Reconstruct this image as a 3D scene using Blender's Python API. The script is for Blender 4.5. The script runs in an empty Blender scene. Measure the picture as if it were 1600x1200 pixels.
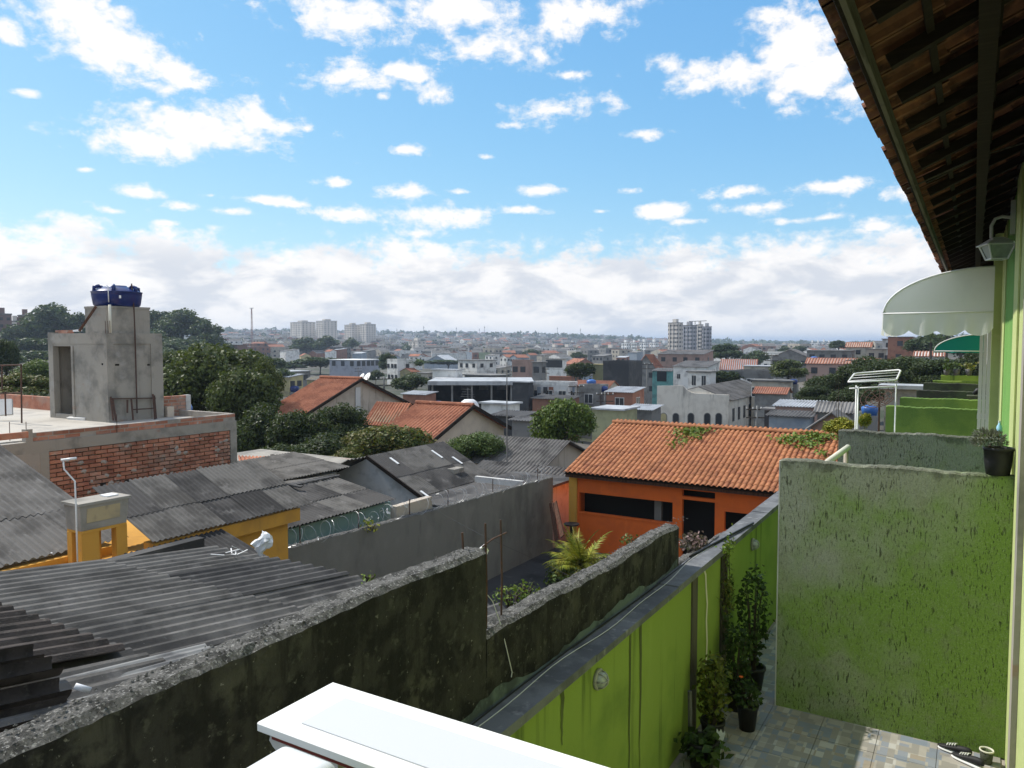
import bpy, math, random
import numpy as np
from mathutils import Vector, Matrix
random.seed(7); rng = np.random.default_rng(7)
scene = bpy.context.scene
COL = scene.collection
R = math.radians
# ------------------------------------------------------------------ camera, sky, sun, exposure
EYE = Vector((0.0, 0.0, 3.4)); YAW = R(31.0); PITCH = R(3.1)
cd = bpy.data.cameras.new('camera'); cam = bpy.data.objects.new('camera', cd); COL.objects.link(cam)
cd.sensor_width = 36.0; cd.lens = 27.0; cd.clip_start = 0.05; cd.clip_end = 30000.0
cam.location = EYE; cam.rotation_euler = (R(90) - PITCH, 0, YAW)
scene.camera = cam
SUN_EL, SUN_AZ = 49.5, -91.5            # azimuth in degrees clockwise from +Y
sun_dir = Vector((math.sin(R(SUN_AZ)) * math.cos(R(SUN_EL)), math.cos(R(SUN_AZ)) * math.cos(R(SUN_EL)), math.sin(R(SUN_EL))))
sl = bpy.data.lights.new('sun', 'SUN'); sl.energy = 4.6; sl.angle = R(0.6); sl.color = (1.0, 0.95, 0.87)
sun = bpy.data.objects.new('sun', sl); COL.objects.link(sun); sun.rotation_euler = sun_dir.to_track_quat('Z', 'Y').to_euler()
vs = scene.view_settings
vs.view_transform = 'Standard'; vs.look = 'None'; vs.exposure = 0.1; vs.gamma = 1.0; vs.use_curve_mapping = False
scene.render.engine = 'CYCLES'
scene.cycles.use_denoising = True
scene.cycles.max_bounces = 6; scene.cycles.diffuse_bounces = 3; scene.cycles.transparent_max_bounces = 8; scene.cycles.volume_bounces = 0
scene.cycles.sample_clamp_indirect = 4.0

class NT:
    """tiny helper for shader graphs"""
    def __init__(s, tree): s.t = tree; s.n = tree.nodes; s.l = tree.links
    def put(s, sock, v):
        if isinstance(v, bpy.types.NodeSocket): s.l.new(v, sock)
        elif v is not None: sock.default_value = v
    def math(s, op, a, b=None, clamp=False):
        n = s.n.new('ShaderNodeMath'); n.operation = op; n.use_clamp = clamp
        s.put(n.inputs[0], a)
        if b is not None: s.put(n.inputs[1], b)
        return n.outputs[0]
    def vec(s, op, a, b=None):
        n = s.n.new('ShaderNodeVectorMath'); n.operation = op; s.put(n.inputs[0], a)
        if b is not None: s.put(n.inputs[1], b)
        return n.outputs['Value'] if op in ('LENGTH', 'DOT_PRODUCT') else n.outputs[0]
    def comb(s, x, y, z):
        n = s.n.new('ShaderNodeCombineXYZ'); s.put(n.inputs[0], x); s.put(n.inputs[1], y); s.put(n.inputs[2], z); return n.outputs[0]
    def sep(s, v):
        n = s.n.new('ShaderNodeSeparateXYZ'); s.put(n.inputs[0], v); return n.outputs
    def noise(s, v, scale, detail=4.0, rough=0.55, dist=0.0):
        n = s.n.new('ShaderNodeTexNoise'); s.put(n.inputs['Vector'], v); n.inputs['Scale'].default_value = scale
        n.inputs['Detail'].default_value = detail; n.inputs['Roughness'].default_value = rough; n.inputs['Distortion'].default_value = dist
        return n.outputs
    def rng(s, v, a, b, lo=0.0, hi=1.0, smooth=True):
        n = s.n.new('ShaderNodeMapRange'); n.interpolation_type = 'SMOOTHSTEP' if smooth else 'LINEAR'
        s.put(n.inputs[0], v)
        for k, x in zip((1, 2, 3, 4), (a, b, lo, hi)): s.put(n.inputs[k], x)
        return n.outputs[0]
    def mix(s, f, a, b, mode='MIX'):
        n = s.n.new('ShaderNodeMix'); n.data_type = 'RGBA'; n.blend_type = mode
        s.put(n.inputs['Factor'], f)
        s.put(n.inputs['A'], (*a, 1) if isinstance(a, tuple) and len(a) == 3 else a)
        s.put(n.inputs['B'], (*b, 1) if isinstance(b, tuple) and len(b) == 3 else b)
        return n.outputs['Result']

def build_world():
    w = bpy.data.worlds.new('World'); scene.world = w; w.use_nodes = True
    g = NT(w.node_tree); bg = g.n['Background']
    sky = g.n.new('ShaderNodeTexSky'); sky.sky_type = 'NISHITA'; sky.sun_disc = False
    sky.sun_elevation = R(SUN_EL); sky.sun_rotation = R(SUN_AZ); sky.air_density = 1.0; sky.dust_density = 0.35; sky.ozone_density = 3.0; sky.altitude = 0
    sc_ = g.n.new('ShaderNodeSeparateColor'); g.l.new(sky.outputs[0], sc_.inputs[0]); cc_ = g.n.new('ShaderNodeCombineColor')
    for ch, (gain, gm) in enumerate(((1.0, 1.0), (1.0, .66), (1.03, .36))):      # the camera's tone response to the blue of the sky
        v = g.math('MULTIPLY', g.math('POWER', g.math('MULTIPLY', sc_.outputs[ch], .12), gm), gain / .118); g.l.new(v, cc_.inputs[ch])
    tc = g.n.new('ShaderNodeTexCoord'); d = tc.outputs['Generated']
    x, y, z = g.sep(d)
    az = g.math('ARCTAN2', x, y)                               # clockwise from +Y, radians
    el = g.math('ARCSINE', z)
    ae = g.comb(az, el, 0.0)
    # wispy break-up of the cloud edges: noise in flattened sky coordinates
    zz = g.math('ADD', g.math('ABSOLUTE', z), 0.09)
    flat = g.comb(g.math('DIVIDE', x, zz), g.math('DIVIDE', y, zz), 0.0)
    aes = g.comb(g.math('MULTIPLY', az, 1.0), g.math('MULTIPLY', el, 1.5), 0.0)
    n1 = g.noise(aes, 13.0, 8.0, 0.64, 0.25)[0]
    n2 = g.noise(flat, 1.5, 6.0, 0.6)[0]
    nb = g.noise(aes, 40.0, 6.0, 0.6)[0]
    # clouds of the view: (pixel x, pixel y, half width, half height, strength)
    CL = [(10, 52, 40, 28, .8), (120, 10, 100, 50, .9), (180, 70, 125, 55, 1.0), (260, 120, 105, 34, .95), (325, 198, 135, 46, 1.15), (205, 218, 115, 30, 1.0), (395, 188, 66, 36, .95),
          (540, 30, 110, 42, 1.0), (480, 5, 70, 30, .9), (545, 120, 90, 28, .95), (630, 112, 50, 18, .8), (690, 145, 35, 18, .75), (715, 15, 100, 40, .95), (770, 70, 90, 38, .95),
          (870, 172, 90, 24, 1.0), (920, 20, 85, 42, 1.0), (1150, 120, 80, 45, .9), (1090, 130, 70, 30, .75), (1240, 70, 80, 66, 1.15), (1270, 120, 95, 50, 1.1), (1330, 150, 60, 40, .95),
          (1000, 210, 60, 14, .55), (630, 233, 34, 10, .75), (530, 285, 36, 10, .8), (620, 300, 60, 14, .85), (690, 338, 110, 26, 1.0), (545, 335, 60, 16, .85), (215, 300, 45, 11, .8),
          (285, 322, 32, 9, .75), (360, 330, 50, 9, .75), (415, 313, 55, 9, .75), (175, 330, 30, 8, .7), (845, 298, 55, 12, .65), (1030, 332, 65, 13, .9), (1160, 300, 65, 13, .85),
          (1180, 325, 70, 14, .85), (1290, 292, 75, 14, .85), (1370, 355, 30, 10, .8), (40, 145, 40, 9, .6), (480, 200, 30, 10, .6), (985, 298, 22, 8, .6), (1245, 345, 60, 9, .7), (1420, 300, 60, 20, .7), (800, 195, 40, 8, .6), (760, 245, 26, 8, .6), (720, 300, 34, 8, .65), (940, 330, 30, 7, .6), (1080, 345, 40, 9, .65), (330, 305, 30, 7, .6), (460, 318, 34, 7, .65), (600, 150, 24, 12, .6), (890, 118, 34, 12, .6), (1040, 100, 34, 22, .6), (260, 348, 34, 8, .65), (650, 365, 60, 12, .75), (815, 328, 60, 10, .7), (1300, 340, 46, 9, .65), (560, 255, 24, 7, .55), (130, 265, 26, 7, .5)]
    acc = None
    for px, py, rx, ry, k in CL:
        v = ray_dir(px, py); a0, e0 = math.atan2(v.x, v.y), math.asin(v.z)
        v1 = ray_dir(px + rx, py); v2 = ray_dir(px, py - ry)
        ra = abs(math.atan2(v1.x, v1.y) - a0); re = abs(math.asin(v2.z) - e0)
        q = g.vec('MULTIPLY', g.vec('SUBTRACT', ae, (a0, e0, 0)), (1 / ra, 1 / re, 0))
        m = g.math('SUBTRACT', 1.0, g.vec('LENGTH', q))
        m = g.math('ADD', m, (k - 1) * .7)
        acc = m if acc is None else g.math('MAXIMUM', acc, m)
    acc = g.math('MAXIMUM', acc, -1.3)
    # low bank of cumulus round the whole horizon, the same all the way round
    topn = g.noise(g.comb(az, 0.0, 3.0), 5.0, 4.0, 0.6)[0]
    top = g.math('ADD', 0.108, g.math('MULTIPLY', topn, 0.055))
    bank = g.math('MULTIPLY', g.math('SUBTRACT', top, el), 22.0)
    bank = g.math('MINIMUM', bank, 1.25)
    # unseen clouds elsewhere, cover raised to whiten the ambient light (fades out inside the part the view shows)
    inside = g.rng(g.math('ABSOLUTE', g.math('ADD', az, YAW)), R(36), R(48))
    above = g.rng(el, R(30), R(38))
    else_m = g.math('MAXIMUM', inside, above)
    sc = g.math('ADD', g.math('MULTIPLY', g.rng(n2, .36, .60, smooth=False), 2.4), -1.1)
    sc = g.math('SUBTRACT', sc, g.math('MULTIPLY', g.math('SUBTRACT', 1.0, else_m), 2.0))
    base = g.math('MAXIMUM', g.math('MAXIMUM', acc, bank), sc)
    dens = g.math('ADD', g.math('MULTIPLY', base, 1.15), g.math('MULTIPLY', g.math('SUBTRACT', n1, 0.5), 4.0))
    dens = g.math('ADD', dens, g.math('MULTIPLY', g.math('SUBTRACT', nb, 0.5), 2.2))
    cov = g.rng(dens, -0.16, 0.92)
    # body shading of the bank: slightly grey bellies
    nb2 = g.noise(g.comb(g.math('MULTIPLY', az, 1.0), g.math('MULTIPLY', el, 2.4), 7.0), 10.0, 8.0, 0.58, 0.25)[0]
    low = g.rng(el, R(5.0), R(8.2), 1.0, 0.0)
    grey = g.math('MULTIPLY', g.rng(nb2, 0.40, 0.62), low)
    thick = g.rng(dens, 0.9, 2.4)
    shade = g.math('MULTIPLY', grey, 0.9, clamp=True)
    shade = g.math('MAXIMUM', shade, g.math('MULTIPLY', thick, 0.22))
    cc = g.mix(shade, (8.9, 8.65, 8.45), (5.7, 6.0, 6.6))
    lowsky = g.rng(el, R(0.0), R(4.5), 1.0, 0.0)
    haze_c = g.mix(g.math('MULTIPLY', lowsky, 0.45), cc_.outputs[0], (5.2, 5.9, 6.9))
    g.l.new(g.mix(g.math('MULTIPLY', cov, 0.97), haze_c, cc), bg.inputs['Color'])
    bg.inputs['Strength'].default_value = 0.115
    w.cycles.sampling_method = 'MANUAL'; w.cycles.sample_map_resolution = 512

# ------------------------------------------------------------------ measuring: photograph pixel (1600 x 1200) -> point at a known plane or distance
FW = Vector((-math.sin(YAW) * math.cos(PITCH), math.cos(YAW) * math.cos(PITCH), -math.sin(PITCH)))
RT = Vector((math.cos(YAW), math.sin(YAW), 0)); UP = RT.cross(FW)
FG = Vector((-math.sin(YAW), math.cos(YAW), 0))
def ray_dir(px, py): return (FW * 1200 + RT * (px - 800) + UP * (600 - py)).normalized()
def az_(px, py, z): d = ray_dir(px, py); return EYE + d * ((z - EYE.z) / d.z)
def ax_(px, py, x): d = ray_dir(px, py); return EYE + d * (x / d.x)
def ay_(px, py, y): d = ray_dir(px, py); return EYE + d * (y / d.y)
def ad_(px, py, D): d = ray_dir(px, py); return EYE + d * (D / d.dot(FG))
def proj(p):
    v = Vector(p) - EYE; c = v.dot(FW); return 800 + 1200 * v.dot(RT) / c, 600 - 1200 * v.dot(UP) / c
build_world()

# ------------------------------------------------------------------ materials
MATS = {}
def mat(name, col, layers=(), rough=.9, bump=0.0, bscale=30.0, bdetail=5.0, spec=.25, obj=False, var=0.0, metal=0.0, bvec=(1, 1, 1)):
    """layers: (colour, scale or (sx,sy,sz), lo, hi[, strength]) noise-masked coats in order"""
    if name in MATS: return MATS[name]
    m = bpy.data.materials.new(name); m.use_nodes = True; g = NT(m.node_tree); b = g.n['Principled BSDF']
    if obj:
        P = g.n.new('ShaderNodeTexCoord').outputs['Object']
        ri = g.n.new('ShaderNodeObjectInfo').outputs['Random']
        P = g.vec('ADD', P, g.comb(g.math('MULTIPLY', ri, 37.0), g.math('MULTIPLY', ri, 91.0), 0.0))
    else:
        P = g.n.new('ShaderNodeNewGeometry').outputs['Position']
        ri = g.n.new('ShaderNodeObjectInfo').outputs['Random']
    c = g.mix(0.0, col, col)
    for i, L in enumerate(layers):
        sc = L[1] if isinstance(L[1], tuple) else (L[1],) * 3
        v = g.vec('MULTIPLY', P, sc); v = g.vec('ADD', v, (i * 13.7, i * 5.1, i * 3.3))
        f = g.rng(g.noise(v, 1.0, 6.0, 0.6)[0], L[2], L[3])
        if len(L) > 4: f = g.math('MULTIPLY', f, L[4])
        c = g.mix(f, c, L[0])
    if var:
        hs = g.n.new('ShaderNodeHueSaturation'); g.l.new(c, hs.inputs['Color'])
        g.l.new(g.rng(ri, 0, 1, 1 - var, 1 + var, smooth=False), hs.inputs['Value'])
        c = hs.outputs[0]
    g.l.new(c, b.inputs['Base Color'])
    b.inputs['Roughness'].default_value = rough; b.inputs['Specular IOR Level'].default_value = spec; b.inputs['Metallic'].default_value = metal
    if bump:
        bn = g.n.new('ShaderNodeBump'); bn.inputs['Strength'].default_value = 1.0; bn.inputs['Distance'].default_value = bump
        g.l.new(g.noise(g.vec('MULTIPLY', P, bvec), bscale, bdetail, 0.65)[0], bn.inputs['Height']); g.l.new(bn.outputs[0], b.inputs['Normal'])
    MATS[name] = m; return m

def leaf_mat(name, c1, c2, c3, scale=1.2):
    if name in MATS: return MATS[name]
    m = bpy.data.materials.new(name); m.use_nodes = True; g = NT(m.node_tree); g.n.remove(g.n['Principled BSDF']); out = g.n['Material Output']
    P = g.n.new('ShaderNodeNewGeometry'); ri = g.n.new('ShaderNodeObjectInfo').outputs['Random']
    pos = g.vec('ADD', P.outputs['Position'], g.comb(ri, g.math('MULTIPLY', ri, 55.0), 0.0))
    a = g.noise(pos, scale, 3.0)[0]; f = g.noise(pos, scale * 9, 2.0)[0]
    c = g.mix(g.rng(a, .38, .62), c1, c2); c = g.mix(g.rng(f, .5, .72), c, c3)
    hs = g.n.new('ShaderNodeHueSaturation'); g.l.new(c, hs.inputs['Color']); g.l.new(g.rng(P.outputs['Random Per Island'], 0, 1, .6, 1.45, smooth=False), hs.inputs['Value'])
    d = g.n.new('ShaderNodeBsdfPrincipled'); d.inputs['Roughness'].default_value = .55; d.inputs['Specular IOR Level'].default_value = .3
    t = g.n.new('ShaderNodeBsdfTranslucent')
    g.l.new(hs.outputs[0], d.inputs['Base Color'])
    tcx = g.mix(0.5, hs.outputs[0], (.12, .16, .01)); g.l.new(tcx, t.inputs['Color'])
    mx = g.n.new('ShaderNodeMixShader'); mx.inputs[0].default_value = .25; g.l.new(d.outputs[0], mx.inputs[1]); g.l.new(t.outputs[0], mx.inputs[2])
    g.l.new(mx.outputs[0], out.inputs['Surface']); MATS[name] = m; return m

def M_(n): return MATS[n]
# near surfaces
mat('black_concrete', (.040, .038, .034), [((.075, .072, .058), 2.6, .48, .66), ((.013, .0125, .012), 7.0, .45, .60, .9), ((.018, .017, .015), (9, 9, 1.2), .52, .66), ((.078, .075, .062), 1.3, .6, .72, .7), ((.26, .25, .22), 38, .65, .72, .8), ((.088, .086, .072), 14, .58, .68, .7), ((.014, .014, .012), 1.1, .55, .7, .75)], bump=.02, bscale=22, bdetail=8)
mat('roughcast_top', (.15, .145, .135), [((.06, .058, .053), 16, .46, .60), ((.36, .35, .33), 85, .54, .64), ((.04, .04, .037), 110, .58, .66), ((.05, .05, .045), 3, .58, .7, .7)], bump=.02, bscale=90, bdetail=6)
mat('grey_render', (.19, .183, .165), [((.11, .106, .098), (1.1, 1.1, .5), .46, .70, .8), ((.23, .22, .20), 1.2, .52, .72, .7), ((.075, .073, .07), (2.5, 2.5, .6), .58, .76, .6), ((.22, .21, .19), 9, .55, .75, .5)], bump=.006, bscale=25)
mat('yard_concrete', (.055, .055, .055), [((.03, .03, .03), .9, .45, .65), ((.09, .09, .085), 2.5, .58, .72)], bump=.004, bscale=20)
mat('fibrocement', (.145, .138, .128), [((.075, .071, .066), 1.5, .42, .64), ((.215, .205, .195), 3.5, .56, .74, .7), ((.045, .043, .042), .75, .55, .68, .8), ((.33, .32, .3), 50, .66, .74, .5), ((.06, .055, .05), 22, .6, .72, .6)], bump=.004, bscale=70)
mat('fibrocement_dark', (.085, .081, .078), [((.035, .034, .034), .8, .45, .6, .9), ((.20, .19, .18), 2.5, .56, .74, .8), ((.28, .27, .25), 40, .66, .74, .4)], bump=.004, bscale=70)
mat('fibrocement_brown', (.075, .062, .055), [((.04, .034, .03), 4, .42, .62), ((.13, .115, .1), 18, .58, .72, .6)], bump=.008, bscale=60)
mat('clear_sheet', (.30, .295, .28), [((.16, .155, .15), 3, .45, .65)], rough=.6)
mat('skylight_sheet', (.78, .78, .76), rough=.4)
mat('orange_paint', (.76, .15, .028), [((.68, .135, .03), 1.6, .45, .65), ((.82, .19, .04), (3, 3, .5), .56, .72, .5), ((.33, .08, .03), (4, 4, .4), .64, .78, .5)], bump=.002, bscale=30)
mat('yellow_paint', (.58, .30, .055), [((.48, .25, .055), 1.5, .45, .65), ((.26, .16, .06), (4, 4, .5), .6, .75, .6), ((.40, .24, .1), 14, .6, .75, .5)], bump=.003, bscale=25)
mat('teal_paint', (.20, .30, .28), [((.28, .36, .33), 2, .48, .68), ((.12, .15, .14), (4, 4, .5), .58, .75, .6)], bump=.002)
mat('old_white', (.55, .54, .52), [((.40, .39, .37), 1.6, .48, .66), ((.2, .19, .17), (3, 3, .4), .6, .76, .6)], bump=.003)
mat('beige_wall', (.46, .40, .33), [((.38, .33, .27), 1.2, .45, .65), ((.14, .125, .1), (1.6, 1.6, .16), .53, .68, .85)], bump=.003)
mat('beige_clean', (.55, .47, .38), [((.48, .41, .34), 1.2, .45, .65)], bump=.003)
mat('cement', (.33, .305, .265), [((.20, .19, .17), 1.3, .45, .65), ((.36, .345, .32), 2.7, .55, .72, .6), ((.15, .145, .13), (2.5, 2.5, .35), .58, .73, .6), ((.33, .165, .11), (1.2, 1.2, 3), .655, .72, .45)], bump=.008, bscale=14, bdetail=8)
mat('cement_slab', (.46, .43, .38), [((.36, .335, .30), 1.1, .45, .65), ((.25, .24, .22), 3, .6, .74, .7)], bump=.004)
mat('mortar', (.36, .325, .285), [((.27, .245, .215), 3, .45, .65)], bump=.008, bscale=40)
mat('brick_clay', (.41, .185, .12), [((.32, .13, .085), 3, .42, .62), ((.42, .17, .10), 8, .55, .72, .7), ((.36, .32, .28), 5, .58, .70, .9), ((.34, .26, .21), 1.6, .46, .68, .55)], bump=.004, bscale=60, var=.28)
mat('orange_tile', (.37, .155, .072), [((.26, .10, .05), 2.5, .45, .65), ((.46, .23, .13), 9, .55, .72, .7), ((.19, .09, .06), 1.2, .62, .75, .55)], bump=.003, bscale=50, var=.16)
mat('old_tile', (.40, .16, .09), [((.28, .105, .06), 1.2, .42, .62), ((.50, .24, .15), 7, .54, .68), ((.20, .09, .06), 11, .58, .70), ((.15, .09, .07), .7, .62, .75, .6)], bump=.004, bscale=40, var=.2)
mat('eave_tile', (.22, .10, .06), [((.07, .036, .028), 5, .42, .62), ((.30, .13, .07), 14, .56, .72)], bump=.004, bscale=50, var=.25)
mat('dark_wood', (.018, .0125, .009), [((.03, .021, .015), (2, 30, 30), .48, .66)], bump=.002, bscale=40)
mat('fascia_wood', (.12, .11, .095), [((.06, .055, .045), (30, 2, 30), .48, .66)], bump=.002, bscale=40)
mat('plank_brown', (.11, .055, .035), [((.06, .032, .022), (20, 20, 2), .45, .65)], bump=.003)
mat('white_paint', (.82, .82, .81), [((.76, .76, .75), 1.5, .5, .7, .6)], rough=.55)
mat('cream_paint', (.66, .64, .54), rough=.7)
mat('red_trim', (.16, .035, .03), rough=.6)
mat('white_plastic', (.66, .68, .70), rough=.35, spec=.4)
mat('white_metal', (.74, .74, .73), [((.5, .48, .45), 20, .62, .72, .7)], rough=.4, spec=.4)
mat('green_fence', (.235, .325, .065), [((.185, .275, .055), 1.2, .45, .65), ((.28, .37, .09), (1.5, 1.5, .5), .55, .72, .6), ((.075, .115, .03), (6, 6, .35), .56, .70, .8), ((.10, .16, .035), .8, .6, .75, .5)], bump=.003, bscale=60)
mat('fence_stain', (.085, .105, .04), [((.16, .22, .055), (5, 5, .8), .45, .65)], bump=.003)
mat('post_paint', (.10, .092, .075), [((.06, .055, .045), (8, 8, 1), .45, .65), ((.2, .19, .15), 12, .62, .74, .5)], bump=.003)
mat('coping_cement', (.165, .172, .185), [((.10, .105, .115), 3, .42, .62), ((.30, .30, .31), 12, .56, .72, .7)], bump=.004, bscale=40)
mat('membrane', (.14, .18, .165), [((.07, .085, .085), 4, .42, .62), ((.22, .26, .23), 9, .58, .72)], bump=.01, bscale=18)
mat('pale_lime', (.49, .56, .235), [((.44, .51, .21), 1.5, .45, .65), ((.64, .64, .33), 9, .55, .7, .5)], bump=.006, bscale=90)
mat('band_green', (.17, .36, .085), [((.14, .31, .075), 1.5, .45, .65)], bump=.006, bscale=90)
mat('cable_black', (.02, .02, .02), rough=.5)
mat('cable_white', (.6, .6, .58), rough=.5)
mat('steel_rust', (.075, .045, .035), [((.12, .06, .04), 20, .5, .66)], rough=.8)
mat('razor_steel', (.42, .43, .44), rough=.35, metal=.6, spec=.5)
mat('tank_blue', (.006, .02, .12), [((.009, .03, .17), 2, .45, .65)], rough=.32, spec=.5)
mat('tank_blue_pale', (.03, .12, .38), rough=.4, spec=.5)
mat('awning_white', (.78, .79, .77), [((.68, .70, .68), 2.5, .48, .68, .6)], rough=.5)
def see_light(n, f):
    m = MATS[n]; g = NT(m.node_tree); b = g.n['Principled BSDF']; t = g.n.new('ShaderNodeBsdfTranslucent'); t.inputs['Color'].default_value = (.8, .81, .79, 1)
    x = g.n.new('ShaderNodeMixShader'); x.inputs[0].default_value = f; g.l.new(b.outputs[0], x.inputs[1]); g.l.new(t.outputs[0], x.inputs[2]); g.l.new(x.outputs[0], g.n['Material Output'].inputs['Surface'])
see_light('awning_white', .4)
mat('awning_teal', (.004, .22, .17), rough=.5)
mat('lamp_glass', (.42, .46, .42), [((.3, .33, .3), 8, .45, .65)], rough=.15, spec=.5)
mat('pot_black', (.018, .018, .02), rough=.45)
mat('pot_grey', (.12, .12, .125), [((.07, .07, .075), 9, .45, .65)], rough=.6)
mat('panel_white', (.57, .585, .61), rough=.5)
mat('faded_paint', (.46, .37, .22), [((.34, .29, .2), 2.5, .45, .65), ((.10, .09, .075), (4, 4, 1.2), .56, .72, .9)], bump=.002)
mat('soil', (.03, .022, .015), rough=1)
mat('bottle_blue', (.35, .62, .8), rough=.15, spec=.5)
mat('shoe_black', (.02, .02, .022), rough=.6)
mat('shoe_white', (.75, .75, .75), rough=.6)
mat('glass_dark', (.018, .02, .024), rough=.12, spec=.5)
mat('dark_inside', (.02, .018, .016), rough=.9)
mat('trunk', (.075, .06, .045), [((.04, .033, .026), (6, 6, 1), .45, .65)], bump=.02, bscale=12)
mat('rag_white', (.8, .8, .8), rough=.7)
mat('grass_dry', (.075, .07, .055), [((.11, .10, .085), .2, .45, .65), ((.035, .045, .022), .05, .45, .6), ((.13, .12, .105), .02, .5, .62)])
def grafiato(name, ca, cb, x0, x1, more=0.0):
    """scratched plaster: vertical grooves in the relief, grey weathering towards the free end of the wall (x0)"""
    m = bpy.data.materials.new(name); m.use_nodes = True; g = NT(m.node_tree); b = g.n['Principled BSDF']
    P = g.n.new('ShaderNodeNewGeometry').outputs['Position']; x, y, z = g.sep(P)
    n = g.noise(P, 1.7, 5.0, .6)[0]; n2 = g.noise(P, 5.0, 5.0, .6)[0]
    wear = g.math('ADD', g.rng(x, x0, x1, .66, -.12, smooth=False), g.math('MULTIPLY', g.math('SUBTRACT', n, .5), 1.9))
    wear = g.math('ADD', wear, more)
    wear = g.math('ADD', wear, g.rng(z, 1.0, 2.32, -.08, .55, smooth=False))
    c = g.mix(g.rng(wear, .15, .95), cb, ca)
    c = g.mix(g.math('MULTIPLY', g.rng(n2, .5, .7), .45), c, (.21, .23, .13))
    gr = g.noise(g.vec('MULTIPLY', P, (62, 62, 11.0)), 1.0, 3.0, .55, .5)[0]
    gr2 = g.noise(g.vec('ADD', g.vec('MULTIPLY', P, (105, 105, 24.0)), (5, 2, 9)), 1.0, 2.0, .5, .5)[0]
    gm = g.rng(g.noise(P, 2.6, 4.0, .65)[0], .38, .58, .25, 1.0)
    cut = g.math('MULTIPLY', g.math('MAXIMUM', g.rng(gr, .615, .675), g.math('MULTIPLY', g.rng(gr2, .61, .68), .75)), gm)
    c = g.mix(g.math('MULTIPLY', cut, .85), c, (.018, .02, .012))
    c = g.mix(g.math('MULTIPLY', g.rng(g.noise(P, 120.0, 3.0, .6)[0],   .46, .64), .27), c, (.055, .065, .03))
    c = g.mix(g.math('MULTIPLY', g.rng(g.noise(g.vec('ADD', P, (3, 7, 1)), 90.0, 3.0, .6)[0], .56, .68), .35), c, (.36, .40, .26))
    top = g.math('ADD', z, g.math('MULTIPLY', g.math('SUBTRACT', n2, .5), .35))
    c = g.mix(g.rng(top, 2.26, 2.33, 0.0, .55), c, (.05, .05, .045))
    g.l.new(c, b.inputs['Base Color']); b.inputs['Roughness'].default_value = .85; b.inputs['Specular IOR Level'].default_value = .25
    bn = g.n.new('ShaderNodeBump'); bn.inputs['Distance'].default_value = .012
    hgt = g.math('SUBTRACT', g.math('MULTIPLY', g.noise(g.vec('MULTIPLY', P, (60, 60, 30)), 1.0, 5.0, .6)[0], .8), cut)
    g.l.new(hgt, bn.inputs['Height']); g.l.new(bn.outputs[0], b.inputs['Normal']); MATS[name] = m
grafiato('grafiato_green', (.31, .325, .25), (.18, .285, .052), -1.5, .3)
grafiato('grafiato_grey', (.25, .25, .22), (.16, .26, .075), -1.4, .7, .32)
mat('party_green', (.16, .25, .06), [((.11, .19, .05), 1.6, .42, .62), ((.19, .28, .06), 3, .56, .74, .6), ((.05, .06, .035), (1.2, 1.2, .8), .58, .74, .7)], bump=.005, bscale=60)
mat('party_dark', (.075, .085, .055), [((.045, .045, .04), 1.6, .42, .62), ((.12, .18, .05), 2, .54, .74, .7)], bump=.006, bscale=50)
def floor_print():
    m = bpy.data.materials.new('mosaic_tile'); m.use_nodes = True; g = NT(m.node_tree); b = g.n['Principled BSDF']
    P = g.n.new('ShaderNodeNewGeometry').outputs['Position']
    def blocks(sx, sy, ox):
        q = g.vec('FLOOR', g.vec('MULTIPLY', g.vec('ADD', P, (ox, .013, 9)), (sx, sy, 0)))
        w = g.n.new('ShaderNodeTexWhiteNoise'); g.l.new(q, w.inputs[0]); return w.outputs['Value']
    a = blocks(8.9, 11.1, .02); c = blocks(13.4, 6.7, .3)
    v = g.math('ADD', g.math('MULTIPLY', a, .55), g.math('MULTIPLY', c, .45))
    r = g.n.new('ShaderNodeValToRGB'); r.color_ramp.interpolation = 'CONSTANT'; g.l.new(v, r.inputs[0])
    st = [(0, (.20, .23, .28)), (.3, (.27, .255, .235)), (.48, (.36, .335, .30)), (.62, (.24, .26, .30)), (.74, (.44, .43, .41)), (.86, (.30, .26, .215))]
    e = r.color_ramp.elements
    while len(e) < len(st): e.new(.5)
    for i, (p, cc) in enumerate(st): e[i].position = p; e[i].color = (*cc, 1)
    c = g.mix(g.math('MULTIPLY', g.rng(g.noise(P, 4, 5)[0], .45, .7), .35), r.outputs[0], (.17, .16, .14))
    g.l.new(c, b.inputs['Base Color']); b.inputs['Roughness'].default_value = .5; MATS['mosaic_tile'] = m
floor_print()
# foliage
leaf_mat('leaf_mango', (.052, .072, .018), (.075, .10, .024), (.125, .14, .045), .7)
leaf_mat('leaf_dark', (.026, .044, .013), (.040, .062, .018), (.075, .092, .033), .7)
leaf_mat('leaf_brownish', (0.123, 0.123, 0.026), (0.072, 0.109, 0.026), (0.246, 0.152, 0.051), .9)
leaf_mat('leaf_bright', (.105, .16, .026), (.065, .11, .02), (.19, .23, .05), .8)
leaf_mat('leaf_bush', (0.087, 0.138, 0.032), (0.065, 0.109, 0.029), (0.160, 0.189, 0.065), .9)
leaf_mat('leaf_far', (0.034, 0.060, 0.021), (0.052, 0.081, 0.028), (0.069, 0.098, 0.034), .08)
leaf_mat('leaf_yellow', (.30, .29, .035), (.17, .22, .025), (.42, .34, .05), 3)
leaf_mat('leaf_pot', (.022, .05, .012), (.04, .075, .015), (.06, .085, .02), 4)
leaf_mat('leaf_succulent', (.22, .23, .19), (.15, .17, .13), (.30, .27, .24), 9)
leaf_mat('leaf_pink', (.22, .13, .13), (.10, .10, .08), (.35, .24, .24), 9)
leaf_mat('leaf_croton', (.10, .12, .015), (.05, .08, .012), (.20, .16, .02), 7)
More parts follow.
